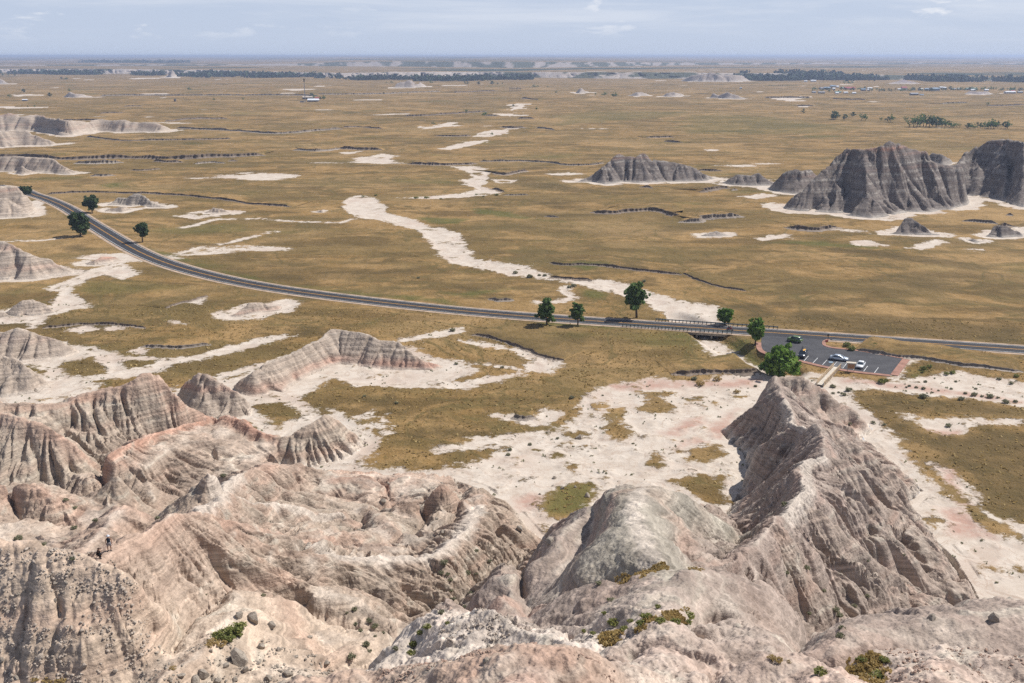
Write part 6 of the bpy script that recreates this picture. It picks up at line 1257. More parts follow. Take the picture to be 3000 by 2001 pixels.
# ------------------------------------------------------------------ trees
def leaf_mat(name, c1, c2, c3):
    m, nt, b = new_mat(name, .7, .2); p = pos(nt)
    g = nt.nodes.new("ShaderNodeNewGeometry"); rnd = g.outputs["Random Per Island"]
    c = mix(nt, mapr(nt, noise(nt, p, .8, 3), .35, .65), c1, c2); c = mix(nt, mapr(nt, rnd, .55, 1.0), c, c3)
    nt.links.new(c, b.inputs["Base Color"])
    tr = nt.nodes.new("ShaderNodeBsdfTranslucent"); nt.links.new(c, tr.inputs[0]); ms = nt.nodes.new("ShaderNodeMixShader"); ms.inputs[0].default_value = .38
    o = nt.nodes["Material Output"]; nt.links.new(b.outputs[0], ms.inputs[1]); nt.links.new(tr.outputs[0], ms.inputs[2]); nt.links.new(ms.outputs[0], o.inputs[0]); return m
M_LEAF = leaf_mat("cottonwood_leaf", (.10, .17, .05), (.15, .225, .068), (.21, .28, .09)); M_LEAF2 = leaf_mat("bright_leaf", (.11, .20, .032), (.16, .265, .045), (.23, .33, .07)); M_LEAFD = leaf_mat("dark_leaf", (.05, .085, .034), (.075, .115, .045), (.11, .15, .06)); M_SAGE = leaf_mat("sage_leaf", (.22, .22, .14), (.29, .285, .175), (.36, .34, .22)); M_DRYG = leaf_mat("dry_grass_blade", (.36, .26, .10), (.46, .33, .14), (.55, .41, .18)); M_GRNB = leaf_mat("green_shrub_leaf", (.17, .195, .06), (.25, .26, .085), (.34, .32, .11))
M_BARK = flat("bark", (.13, .10, .075), .95, .1, 0, .3, 4.0)
def tree_meshes(h, w, rs, nclump, per, mat, bare=.22):
    """trunk with limbs and a crown of leaf clumps hung on the limb ends"""
    tr = MB(); lean = rs.normal(size=2) * h * .03
    tr.tube([(0, 0, -.3), (lean[0] * .3, lean[1] * .3, h * .25), (lean[0] * .8, lean[1] * .8, h * .55), (lean[0], lean[1], h * .82)], [h * .032 + .03, h * .026 + .02, h * .016 + .01, h * .006], 7)
    C = []; S = []
    nl = max(6, nclump // 6)
    for k in range(nl):
        a = 2 * math.pi * k / nl * 2.4 + rs.random(); z0 = h * (.18 + .5 * rs.random()); zt = h * (bare + (1 - bare) * rs.random() ** .8)
        q = (zt / h - bare) / (1 - bare); env = w * (.45 + .62 * math.sin(math.pi * min(max(q * .85 + .12, 0), 1))) * (.4 + .7 * rs.random())
        e = (lean[0] + math.cos(a) * env, lean[1] + math.sin(a) * env, max(zt, z0 + .1 * h) * .97)
        tr.tube([(lean[0] * z0 / h, lean[1] * z0 / h, z0), (e[0] * .55, e[1] * .55, (z0 + e[2]) / 2 + .03 * h), e], [h * .011 + .01, h * .007 + .008, .01], 5)
        for _ in range(max(1, nclump // nl)):
            f = .35 + .65 * rs.random(); j = rs.normal(size=3) * w * .20
            C.append((e[0] * f + j[0], e[1] * f + j[1], min(z0 + (e[2] - z0) * f + j[2] * .9, h * .97))); S.append(w * (.16 + .16 * rs.random()))
    C.append((lean[0], lean[1], h * .93)); S.append(w * .2)
    V, F = leaf_clumps(np.array(C), np.array(S), rs, per, .85)
    return tr.mesh("trunk", M_BARK, True), mesh_np("crown", V, F, mat, False)
def tree_at(loc, meshes, rz, sc, label, group, name="cottonwood_tree", cat="tree"):
    e = empty(name, loc, rz, label, cat, group); e.scale = (sc, sc, sc)
    link("trunk", meshes[0], e); link("crown", meshes[1], e); return e
rs = np.random.default_rng(77)
def hsize(u, v0, v1, wpx):
    p = px(u, v0); D = math.sqrt(p[0] ** 2 + p[1] ** 2 + CAMZ ** 2); dep = math.asin(CAMZ / D)
    return p, (v0 - v1) / FPX * D / math.cos(dep), wpx / FPX * D / 2
NEAR = [(1602, 951, 873, 50, M_LEAF, "leaning dark green cottonwood on the near verge of the road"), (1693, 953, 889, 38, M_LEAF, "narrow grey green cottonwood second along the near road verge"), (1865, 931, 827, 58, M_LEAF, "tallest dark cottonwood beyond the road beside the white wash"),
        (2125, 950, 904, 42, M_LEAF2, "slender young cottonwood beside the guard rail and wash"), (2212, 1010, 936, 48, M_LEAF2, "bright green cottonwood between the bridge and the parking lot"), (2287, 1096, 1002, 96, M_LEAF2, "broad bright green cottonwood at the near edge of the parking lot"),
        (237, 692, 630, 50, M_LEAFD, "bushy dark tree on the inner side of the road bend"), (270, 623, 579, 38, M_LEAFD, "dark tree on the outer side of the road bend"), (418, 710, 656, 34, M_LEAFD, "small upright dark tree beyond the road bend"), (77, 569, 549, 26, M_LEAFD, "round bush like tree where the road disappears")]
for (u, v0, v1, w, mt, lb) in NEAR:
    p, h, ww = hsize(u, v0, v1, w); tr = tree_meshes(h, ww, rs, 150, 34, mt, .05)
    gz = ground_z(p[0], p[1]); tree_at((p[0], p[1], gz), tr, rs.random() * 6, 1.0, lb, "trees along the road")
FT = [tree_meshes(10.0, 3.6 + .7 * k, rs, 26, 9, M_LEAFD if k % 2 else M_LEAF, .1) for k in range(5)]
def far_tree(zoom, x, y0, y1, label, group):
    u, v0 = Z(zoom, [(x, y0)])[0][:2]; v1 = Z(zoom, [(x, y1)])[0][1]
    p, h, _ = hsize(u, v0, v1, 10); k = rs.integers(0, 5)
    tree_at((p[0], p[1], ground_z(p[0], p[1])), FT[k], rs.random() * 6, h / 10.0, label, group, "plain_tree")
for x, y0, y1 in ((830, 785, 750), (1040, 825, 768), (1052, 822, 775), (1115, 827, 790), (1170, 808, 775), (1232, 830, 783), (1260, 833, 795), (1365, 840, 808), (1413, 842, 806), (1432, 843, 797), (1535, 845, 802)): far_tree(Z3, x, y0, y1, "single tree of the broken row west of the shelterbelt", "trees in a broken row before the shelterbelt")
for k in range(16):
    x = 1590 + k * 21 + rs.random() * 8; far_tree(Z3, x, 868 + rs.random() * 12, 800 - 12 * math.sin(k / 3) + k * 2.6, "tree in the dense shelterbelt on the far right plain", "shelterbelt trees")
far_tree(Z3, 1560, 876, 818, "tree in the dense shelterbelt on the far right plain", "shelterbelt trees")
for x, y0, y1 in ((1962, 885, 850), (1985, 885, 853), (2005, 884, 856), (2030, 882, 845), (2050, 884, 850), (2078, 886, 848), (2105, 888, 838), (2122, 890, 832), (2142, 890, 838), (2170, 890, 842), (2220, 890, 846), (2238, 890, 842)): far_tree(Z3, x, y0, y1, "tree in the straggling row continuing the shelterbelt", "trees after the shelterbelt")
for z, x, y0, y1 in ((Z2, 860, 782, 745), (Z2, 985, 802, 772), (Z2, 1040, 932, 910), (Z2, 1345, 757, 735), (Z2, 635, 856, 836), (Z2, 1185, 735, 718)): far_tree(z, x, y0, y1, "lone tree beside the far reach of the wash", "trees along the far wash")
for z, x, y0, y1 in ((Z2, 1810, 660, 634), (Z2, 1873, 668, 638), (Z2, 1890, 668, 635), (Z2, 1750, 657, 635), (Z2, 1480, 645, 628), (Z2, 850, 584, 560), (Z2, 870, 585, 561), (Z2, 945, 587, 563), (Z2, 1040, 587, 560), (Z2, 1078, 586, 570), (Z2, 620, 574, 555), (Z2, 1110, 582, 568), (Z2, 1213, 612, 598), (Z2, 1330, 600, 580), (Z2, 1355, 602, 583), (Z2, 1420, 602, 592), (Z2, 310, 574, 562), (Z2, 348, 573, 558), (Z2, 292, 647, 633), (Z2, 460, 647, 634),
                     (Z1, 165, 636, 612), (Z1, 345, 669, 642), (Z1, 67, 671, 652), (Z1, 240, 741, 722), (Z1, 190, 744, 732), (Z1, 1305, 620, 602), (Z1, 1475, 694, 676), (Z1, 1675, 692, 668), (Z1, 455, 550, 532), (Z1, 425, 548, 531), (Z1, 18, 524, 505), (Z1, 57, 524, 506), (Z1, 102, 524, 510), (Z1, 480, 632, 612), (Z3, 2100, 736, 708), (Z3, 1113, 580, 556), (Z3, 1140, 578, 558), (Z3, 1160, 578, 558)):
    far_tree(z, x, y0, y1, "lone dark tree far out on the open plain", "scattered trees on the far plain")
ZB = (840, 200, 13.07)
for x, y0, y1 in ((950, 1160, 950), (1040, 1165, 1010), (1300, 1200, 1085), (1400, 1200, 1040), (1440, 1205, 1050)): far_tree(ZB, x, y0, y1, "dark tree among the far ranch buildings", "ranch trees")
# ------------------------------------------------------------------ far buildings, mast, poles, trestle
def house(name, u0, u1, vt, vm, vb, wall, roof, label, group=None, depth=None, gable=True, z0=0.0):
    """box house from picture extents: left, right, ridge, eave, foot"""
    p = px((u0 + u1) / 2, vb, z0); D = math.sqrt(p[0] ** 2 + p[1] ** 2 + (CAMZ - z0) ** 2); k = D / FPX
    w = (u1 - u0) * k; he = max((vb - vm) * k, 2.2); hr = max((vm - vt) * k, .8); d = depth or max(w * .55, 6)
    e = empty(name, (p[0], p[1] + d / 2, ground_z(p[0], p[1]) - .1), 0, label, "building", group)
    MB().box((0, 0, he / 2), (w, d, he)).build("wall", wall, e)
    m = MB(); x, y = w / 2 + .3, d / 2 + .4
    m.add([(-x, -y, he + .02), (x, -y, he + .02), (x, y, he + .02), (-x, y, he + .02), (-x, 0, he + hr), (x, 0, he + hr)], [(0, 1, 5, 4), (2, 3, 4, 5), (0, 4, 3), (1, 2, 5), (3, 2, 1, 0)]); m.build("roof", roof, e)
    nwin = max(1, int(w / 5))
    for q in range(nwin): MB().box((-w / 2 + w * (q + .5) / nwin, -d / 2 - .03, he * .55), (min(1.4, w * .2), .06, he * .4)).build("window", M_GLASS, e)
    return e
WL = {c: flat("wall_" + c, v, .85) for c, v in dict(white=(.62, .62, .62), dark=(.10, .085, .085), grey=(.30, .31, .33), tan=(.36, .30, .24), blue=(.20, .27, .36), brown=(.16, .11, .09)).items()}
RF = {c: flat("roof_" + c, v, .7) for c, v in dict(white=(.72, .74, .78), red=(.33, .06, .07), green=(.12, .22, .19), grey=(.30, .31, .34), tan=(.50, .42, .34), dark=(.09, .085, .09), blue=(.22, .30, .40)).items()}
house("barn", 901, 931, 288.9, 293.0, 297.4, WL["dark"], RF["white"], "long dark barn with a bright white metal roof below the mast", depth=14); house("barn", 886.5, 916, 281.8, 285.0, 289.5, WL["dark"], RF["tan"], "dark barn with a tan roof behind the white roofed barn", depth=14); house("ranch_house", 923, 933.5, 284.8, 287.5, 290.5, WL["tan"], RF["red"], "small house with a faded red roof among the ranch trees")
house("shed", 65.5, 77, 290.5, 292.5, 295.5, WL["dark"], RF["white"], "small shed with white roof alone on the far left plain"); house("shed", 510, 514, 292, 294, 299.5, WL["dark"], RF["dark"], "small dark hut beside the far plain track", depth=5)
mp0 = px(894.2, 299.5); mz = CAMZ - math.hypot(mp0[0], mp0[1]) * (224.5 - 163) / FPX
ms = empty("radio_mast", (mp0[0], mp0[1], -.3), 0, "tall thin radio mast standing beside the ranch barns", "mast"); MB().tube([(0, 0, 0), (0, 0, mz + .3)], [.75, .45], 8).build("pole", flat("mast_steel", (.30, .32, .36), .5, .4, .4), ms); MB().tube([(0, 0, mz - 5.2), (0, 0, mz + .4)], [1.1, 1.1], 8).build("antenna", M_BLACK, ms)
MB().box((-5.5, 0, 1.3), (7, 4, 2.6)).build("equipment_cabin", WL["grey"], ms)
house("white_hall", 2377, 2391, 234.5, 236.5, 239.2, WL["white"], RF["white"], "long white shed in front of the far right woods"); house("white_shed", 2357, 2365, 236, 237.5, 240, WL["white"], RF["white"], "small white shed left of the long white one")
house("grey_hut", 2168, 2174, 256, 258, 260.5, WL["grey"], RF["grey"], "grey hut alone between village and buttes")
VIL = [(2402, 2412, 256, 258.5, 262, "grey", "grey"), (2416, 2432, 255, 257.5, 262, "dark", "blue"), (2434, 2448, 250.5, 253, 256, "grey", "blue"), (2440, 2447, 258, 260, 263, "white", "white"), (2451, 2458, 252, 254, 257, "white", "white"), (2466, 2474, 255, 257, 259.5, "white", "green"), (2380, 2390, 269, 271, 274, "grey", "grey"), (2399, 2416, 269.5, 271.5, 275, "tan", "grey"), (2448, 2464, 267, 269.5, 272, "tan", "green"), (2449, 2457, 271, 273, 275.5, "white", "white"), (2473, 2484, 268.5, 270.5, 273.5, "grey", "white"), (2498, 2508, 269.5, 271.5, 274, "white", "white"),
       (2524, 2536, 260, 263, 267, "dark", "blue"), (2542, 2548, 261, 263, 266, "grey", "white"), (2543, 2556, 257, 259, 261, "white", "white"), (2632, 2641, 259, 261, 263.5, "white", "white"), (2672, 2680, 259, 261, 264, "white", "green"), (2692, 2704, 259.5, 261.5, 264.5, "grey", "white"), (2711, 2724, 259, 261.5, 265, "blue", "blue"), (2728, 2752, 258, 261, 266, "blue", "blue"), (2754, 2762, 255, 257, 260, "white", "white"), (2764, 2772, 256, 258, 260.5, "grey", "white"), (2790, 2800, 259, 261, 264, "tan", "grey"), (2806, 2816, 259, 261, 264, "grey", "white"),
       (2832, 2846, 259, 261.5, 265, "grey", "green"), (2850, 2862, 259, 261.5, 265, "tan", "green"), (2846, 2858, 264, 266, 268, "grey", "white"), (2886, 2896, 263, 265, 268, "white", "white"), (2949, 2974, 271, 273, 276.5, "white", "white"), (2964, 2974, 266, 268, 270.5, "grey", "red"), (2984, 2996, 270, 272, 275, "grey", "grey"), (2670, 2690, 270.5, 273, 277, "dark", "grey"), (2697, 2706, 275.5, 277, 279, "white", "blue")]
for a, b, t, m_, f, w_, r_ in VIL: house("village_house", a, b, t, m_, f, WL[w_], RF[r_], "%s walled village house with %s roof" % (w_, r_), "houses of the far village")
house("village_hall", 2478, 2505, 256.5, 260, 263.5, WL["tan"], RF["red"], "large village building with a bright red roof", depth=16); house("church", 2643, 2656, 254.5, 258.5, 265, WL["white"], RF["red"], "white gabled building with red roof at the middle of the village", depth=9)
for k in range(64):
    u = 2380 + 620 * ((k * .618) % 1.0); v = (259 if k % 3 else 266) + rs.random() * 6 if u < 2520 else 261.5 + rs.random() * 5
    far_tree(FULL, u, v + 2.5, v - 4 - 4.5 * rs.random(), "dark round tree among the village houses", "village trees")
for k in range(16): far_tree(FULL, 2254 + k * 5.4, 251.2, 247.8, "small tree of the regular planted row left of the village", "planted tree row")
for i, (z, x, y) in enumerate(((Z2, 185, 676), (Z2, 417, 672), (Z2, 622, 668), (Z2, 835, 666), (Z2, 1048, 664), (Z1, 1265, 683), (Z1, 1525, 690), (Z1, 1930, 690), (Z1, 2052, 690))):
    p = px(*Z(z, [(x, y)])[0]); e = empty("power_pole", (p[0], p[1], ground_z(p[0], p[1]) - .2), 0, "thin wooden power pole of the line across the far plain", "pole", "power poles"); MB().tube([(0, 0, 0), (0, 0, 11)], [.16, .11], 6).build("pole", M_BARK, e); MB().box((0, 0, 10.2), (2.6, .14, .16)).build("crossarm", M_BARK, e)
t0 = px(*Z(Z2, [(1155, 625)])[0]); t1 = px(*Z(Z2, [(1238, 625)])[0]); tl = t1[0] - t0[0]
te = empty("trestle_bridge", (t0[0], t0[1], -.5), 0, "far low trestle bridge with many piers out on the plain", "bridge"); MB().box((tl / 2, 0, 6.5), (tl, 5, 1.6)).build("deck", M_CONC, te)
for k in range(9): MB().box((tl * (k + .5) / 9, 0, 2.9), (.9, 4, 6)).build("pier", M_CONC, te)
# ------------------------------------------------------------------ boulders, shrubs, grass
def rock_mesh(rs, sub=2, squash=(1, 1, .75), jag=.28):
    bm = bmesh.new(); bmesh.ops.create_icosphere(bm, subdivisions=sub, radius=1.0)
    offs = rs.normal(size=(16, 3)); offs /= np.linalg.norm(offs, axis=1)[:, None]; cut = .48 + .34 * rs.random(16)
    for v in bm.verts:
        p = np.array(v.co); 
        for o, c in zip(offs, cut):
            d = p @ o
            if d > c: p = p - o * (d - c)
        p = p * (1 + jag * .35 * float(perlin(p[0:1] * 2.3 + p[2:3], p[1:2] * 2.3 - p[2:3] * 1.3, int(cut[0] * 90))[0])); v.co = p * np.array(squash)
    me = bpy.data.meshes.new("boulder"); bm.to_mesh(me); bm.free(); return me
def rock_mat(name, c1, c2):
    m, nt, b = new_mat(name, .95, .1); tc = nt.nodes.new("ShaderNodeTexCoord"); p = tc.outputs["Object"]
    c = mix(nt, mapr(nt, noise(nt, p, 2.2, 5, .65), .35, .68), c1, c2); c = mix(nt, mapr(nt, noise(nt, scl(nt, p, (.6, .6, 5)), 2.0, 3), .5, .7), c, tuple(x * .75 for x in c1))
    nt.links.new(c, b.inputs["Base Color"]); bump(nt, b, noise(nt, p, 4.0, 5, .7), .12); return m
M_ROCK = rock_mat("grey_sandstone", (.30, .255, .21), (.41, .355, .295)); M_ROCKP = rock_mat("pale_clay_stone", (.40, .33, .27), (.50, .42, .35))
RK = []
for k in range(6):
    me = rock_mesh(rs, 2, (1, .75 + .3 * rs.random(), .6 + .35 * rs.random())); me.materials.append(M_ROCK); RK.append(me)
RKP = []
for k in range(4):
    me = rock_mesh(rs, 2, (1, .8 + .2 * rs.random(), .6 + .3 * rs.random())); me.materials.append(M_ROCKP); RKP.append(me)
ZH = (0, 1550, 3.3586)
def boulder(zoom, x, y, s, label, group, ms=None, zs=1.0):
    u, v = Z(zoom, [(x, y + s * .25)])[0][:2]; p = pick(u, v); D = math.sqrt(p[0] ** 2 + p[1] ** 2 + (CAMZ - p[2]) ** 2); r = s / zoom[2] / FPX * D / 2
    if group: label = ('larger ' if s > 60 else 'smaller ' if s < 42 else 'medium sized ') + label
    o = link("boulder", (ms or RK)[rs.integers(0, len(ms or RK))], None, label, "boulder", group); o.location = (p[0], p[1], p[2] + r * .08); o.rotation_euler = (rs.normal() * .2, rs.normal() * .2, rs.random() * 6); o.scale = (r, r, r * zs)
for x, y, s in ((490, 305, 62), (500, 230, 48), (330, 310, 40), (215, 315, 36), (985, 340, 38), (1060, 320, 34), (1135, 375, 36), (860, 380, 36), (720, 415, 44), (550, 520, 60), (650, 520, 48), (750, 485, 34), (305, 625, 55), (240, 605, 45), (45, 590, 46), (180, 630, 36), (540, 690, 60), (80, 800, 56), (700, 960, 64), (600, 830, 60), (800, 990, 56), (400, 1240, 100), (520, 1240, 50), (830, 1330, 76), (1130, 1380, 58), (235, 865, 34), (60, 690, 40), (800, 520, 34), (590, 420, 34), (345, 420, 30), (20, 450, 44), (60, 380, 46), (20, 1270, 60), (150, 1160, 44), (100, 1110, 50), (640, 870, 40), (160, 1450, 60), (1250, 475, 40), (1180, 440, 32)):
    boulder(ZH, x, y, s, "pale grey stone sticking out of the rubble slope", "stones on the rubble slope", RKP if s % 3 else RK)
boulder(Z7, 1645, 1088, 88, "dark lichen grey boulder beside the shrub on the slope", None); boulder(Z7, 1745, 1100, 120, "large flat grey boulder leaning over the dark shrub", None); boulder(Z7, 1640, 1372, 150, "biggest tilted grey boulder with a dark hollow beside it", None, None, 1.3); boulder(Z7, 1795, 1302, 84, "angular brown boulder right of the biggest one", None)
for x, y, s in ((1870, 1150, 74), (1980, 1490, 84), (1400, 1485, 110), (1340, 1535, 100), (2130, 1240, 60), (1560, 1430, 70), (1500, 1540, 70), (1250, 1500, 70), (1690, 1460, 60), (1920, 1330, 56), (2040, 1380, 50), (1780, 1420, 50), (1170, 1530, 46), (1620, 1530, 60), (1450, 1340, 44), (1520, 1310, 40), (2250, 1420, 60), (1850, 1520, 60)): boulder(Z7, x, y, s, "brown grey boulder in the jumble below the shrub", "boulders in the jumble")
for x, y, s, lb in ((655, 432, 42, "small grey block on the pale trail bench"), (695, 520, 56, "mushroom like cap rock on a clay pedestal by the trail"), (420, 260, 46, "grey boulder at the back of the clay mounds"), (325, 188, 36, "round grey stone where the mounds meet the flats"), (690, 186, 30, "dark stone on the very top of the pointed clay peak"), (285, 300, 60, "pale overhanging block casting a long shadow"), (1470, 147, 46, "grey boulder on the white flat above the grassy mound"), (1460, 203, 34, "upright slab left of the grassy mound"), (1520, 218, 48, "dark leaning slab on the grassy mound"), (1612, 212, 32, "small dark stone in the middle of the grassy mound"), (1695, 268, 62, "broad pale slab with dark underside on the grassy mound"), (1368, 262, 30, "low dark stone on the pink slope"), (1228, 492, 66, "tilted grey slab at the head of the canyon"), (1440, 570, 90, "dark block overhanging the canyon mouth"), (640, 645, 38, "flat stone group on the trail bend"), (600, 625, 34, "thin slab beside the trail bend"), (1000, 1400, 66, "pitted grey rock on top of the pink knoll"), (1015, 1310, 46, "small grey rock above the pink knoll")): boulder(Z8, x, y, s, lb, None)
boulder(Z5, 1640, 1432, 74, "big layered boulder alone on the white flat", None); boulder(Z9, 1715, 1105, 76, "grey green block at the foot of the striped slope", None); boulder(Z9, 2150, 1110, 110, "dark ribbed rock at the end of the foreground knolls", None)
SH = {"sage": [], "green": [], "dry": []}
for k, mt in (("sage", M_SAGE), ("green", M_GRNB), ("dry", M_DRYG)):
    for q in range(3):
        n = 34; a = rs.random(n) * 6.28; rr_ = np.sqrt(rs.random(n)) * .75
        C = np.column_stack([np.cos(a) * rr_, np.sin(a) * rr_, .25 + .65 * (1 - rr_ ** 2) * rs.random(n)]); V, F = leaf_clumps(C, np.full(n, .26 if k != "dry" else .2), rs, 9, 1.1)
        SH[k].append(mesh_np("foliage", V, F, mt, False))
STEM = MB().tube([(0, 0, -.2), (.05, .02, .5)], [.05, .03], 5).tube([(0, 0, -.1), (-.22, .1, .5)], [.03, .02], 5).tube([(0, 0, -.1), (.1, -.25, .5)], [.03, .02], 5).mesh("stem", M_BARK)
def shrub(zoom, x, y, s, kind, label, group, hz=1.0):
    u, v = Z(zoom, [(x, y + s * .35)])[0][:2]; p = pick(u, v); D = math.sqrt(p[0] ** 2 + p[1] ** 2 + (CAMZ - p[2]) ** 2); r = s / zoom[2] / FPX * D / 2
    if group: label = ('larger ' if s > 62 else 'smaller ' if s < 40 else 'medium sized ') + label
    e = empty("shrub", (p[0], p[1], p[2] - .05 * r), rs.random() * 6, label, "shrub", group); e.scale = (r, r, r * hz)
    link("foliage", SH[kind][rs.integers(0, 3)], e); link("stem", STEM, e)
for x, y, s in ((930, 650, 40), (705, 725, 66), (870, 800, 56), (930, 810, 36), (770, 980, 44), (690, 1070, 56), (750, 850, 40), (690, 800, 50), (735, 810, 44), (890, 940, 44), (1020, 720, 36), (755, 925, 34), (850, 1035, 34)): shrub(Z8, x, y, s, "sage", "grey green bush clinging to the canyon wall below the trail", "bushes on the canyon wall")
for x, y, s in ((590, 1170, 70), (500, 1290, 76), (480, 1350, 70), (545, 1210, 60), (730, 1150, 44)): shrub(Z8, x, y, s, "green", "olive bush in the narrow bottom of the canyon", "bushes in the canyon bottom")
for x, y, s in ((170, 1290, 60), (370, 1320, 50), (90, 1050, 46), (190, 1130, 54), (235, 1165, 60), (95, 1155, 40), (130, 1200, 40), (290, 1215, 30), (235, 1240, 30), (70, 1370, 70), (190, 1340, 44), (40, 1080, 26)): shrub(Z8, x, y, s, "sage", "dusty bush on the tan slope left of the canyon bottom", "bushes left of the canyon")
for x, y, s in ((1870, 1130, 100), (1950, 1180, 76), (2100, 1090, 110), (2180, 1030, 50), (2200, 1120, 90), (2300, 1130, 90), (2060, 1140, 80), (1990, 1130, 56), (1810, 1075, 50), (1730, 1215, 50), (1670, 1200, 46)): shrub(Z8, x, y, s, "green", "yellow green bush in the hollow between the two domes", "bushes between the domes", .8)
for x, y, s in ((1860, 980, 70), (1770, 865, 56), (2200, 755, 44), (2235, 775, 34)): shrub(Z8, x, y, s, "sage", "thin brush at the edge of the grey dome", "brush on the grey dome", .7)
for x, y, s in ((130, 560, 60), (300, 605, 48), (500, 705, 44), (510, 490, 46), (1540, 130, 50), (455, 300, 44), (515, 355, 44), (655, 440, 44), (1085, 425, 40), (1815, 955, 40), (1420, 955, 20)): shrub(Z7, x, y, s, "sage", "spiky grey green tuft on the pink clay ridge", "tufts on the clay ridge")
for x, y, s in ((1620, 1165, 130), (1560, 1190, 120), (1500, 1220, 110), (1660, 1150, 90), (1570, 1240, 110), (1640, 1210, 80)): shrub(Z7, x, y, s, "green", "dark green bush growing under the large flat boulder", "bush clump under the flat boulder", .75)
for x, y, s in ((1460, 1260, 90), (1520, 1270, 100), (1440, 1290, 70), (1190, 1450, 60), (330, 1530, 90), (420, 1530, 90), (240, 1530, 60)): shrub(Z7, x, y, s, "dry", "straw coloured dry bush among the boulders", "dry bushes among the boulders", .6)
for x, y, s in ((855, 765, 56), (970, 925, 40), (1050, 1050, 66), (1075, 1090, 60), (1100, 1180, 60), (1085, 1230, 70), (1180, 1030, 50), (715, 800, 44), (870, 1080, 40), (1270, 960, 40), (700, 325, 60), (1275, 720, 30), (1520, 680, 26)): shrub(Z9, x, y, s, "sage", "small grey green bush on the striped slope", "bushes on the striped slope")
for x, y, s in ((945, 1465, 120), (1230, 1390, 84), (1310, 1430, 130), (1385, 1390, 80), (1270, 1500, 130), (1350, 1490, 120), (1400, 1460, 90), (1240, 1450, 90), (1340, 1540, 110), (650, 1385, 90), (610, 1375, 70), (735, 1410, 50)): shrub(Z9, x, y, s, "dry" if s % 4 else "green", "straw and green bush on the foreground knoll", "bushes on the foreground knolls", .7)
for x, y, s in ((40, 1080, 100), (30, 1130, 80), (20, 1040, 70), (100, 770, 70), (60, 765, 60), (130, 775, 50)): shrub(Z9, x, y, s, "green" if s > 75 else "dry", "tawny bush at the back of the second dome", "bushes behind the second dome", .7)
for x, y, s in ((1035, 1085, 50), (1140, 1105, 54), (1105, 1140, 46), (1035, 1135, 30), (120, 1060, 76), (240, 1028, 70), (1075, 1130, 24), (500, 1085, 30), (375, 1118, 60), (80, 1030, 50)): shrub(Z6, x, y, s, "sage" if s < 60 else "dry", "low bush on the white flat near the footbridge", "bushes near the footbridge")
for x, y, s in ((1130, 795, 66), (1322, 797, 44), (1160, 822, 66), (1660, 960, 60), (1700, 950, 46), (1650, 990, 30), (1860, 990, 46), (1815, 1000, 40), (2295, 1015, 40), (1370, 1050, 60), (1400, 1045, 40)): shrub(Z6, x, y, s, "green", "green bush in the grass beside the parking lot", "bushes beside the parking lot")
for x, y, s in ((2010, 1140, 50), (2110, 1150, 54), (2225, 1190, 54), (1660, 1150, 66), (1610, 1095, 30), (1660, 1100, 34), (1920, 1170, 50), (2290, 1190, 34), (1880, 1055, 24), (2060, 1155, 26), (1945, 1135, 30), (2260, 1065, 34), (2020, 1105, 26), (1670, 1055, 30), (2130, 1160, 30), (1760, 1118, 22), (2170, 1165, 26), (1560, 1085, 26), (2180, 1035, 34), (1540, 1095, 20), (1850, 1105, 24), (1715, 1130, 22), (1830, 1355, 46), (1150, 1345, 30), (1310, 1335, 34), (1390, 1350, 30)): shrub(Z6, x, y, s, "sage", "grey green sagebrush dotted on the pale flat", "sagebrush on the pale flats")
for x, y, s in ((1200, 302, 42), (1300, 326, 52), (380, 1200, 36), (765, 697, 52), (1590, 1160, 46), (1490, 1445, 30), (1365, 322, 30), (1400, 322, 34), (1600, 390, 50), (1570, 400, 40), (790, 930, 36), (1110, 955, 34), (160, 1155, 34), (1300, 1485, 36), (1150, 1555, 40), (1160, 1520, 40), (2085, 362, 36), (530, 340, 26)): shrub(Z5, x, y, s, "sage", "dark low bush on the open ground between hills and road", "low bushes between hills and road")
for x, y, s in ((515, 1350, 44), (585, 1350, 46), (685, 1362, 30), (1070, 1330, 40), (930, 1332, 30), (150, 1345, 30), (240, 1335, 30), (980, 1345, 24)): shrub(Z2, x, y, s, "green", "bright green bush on the edge of the far wash", "bushes along the far wash", .6)
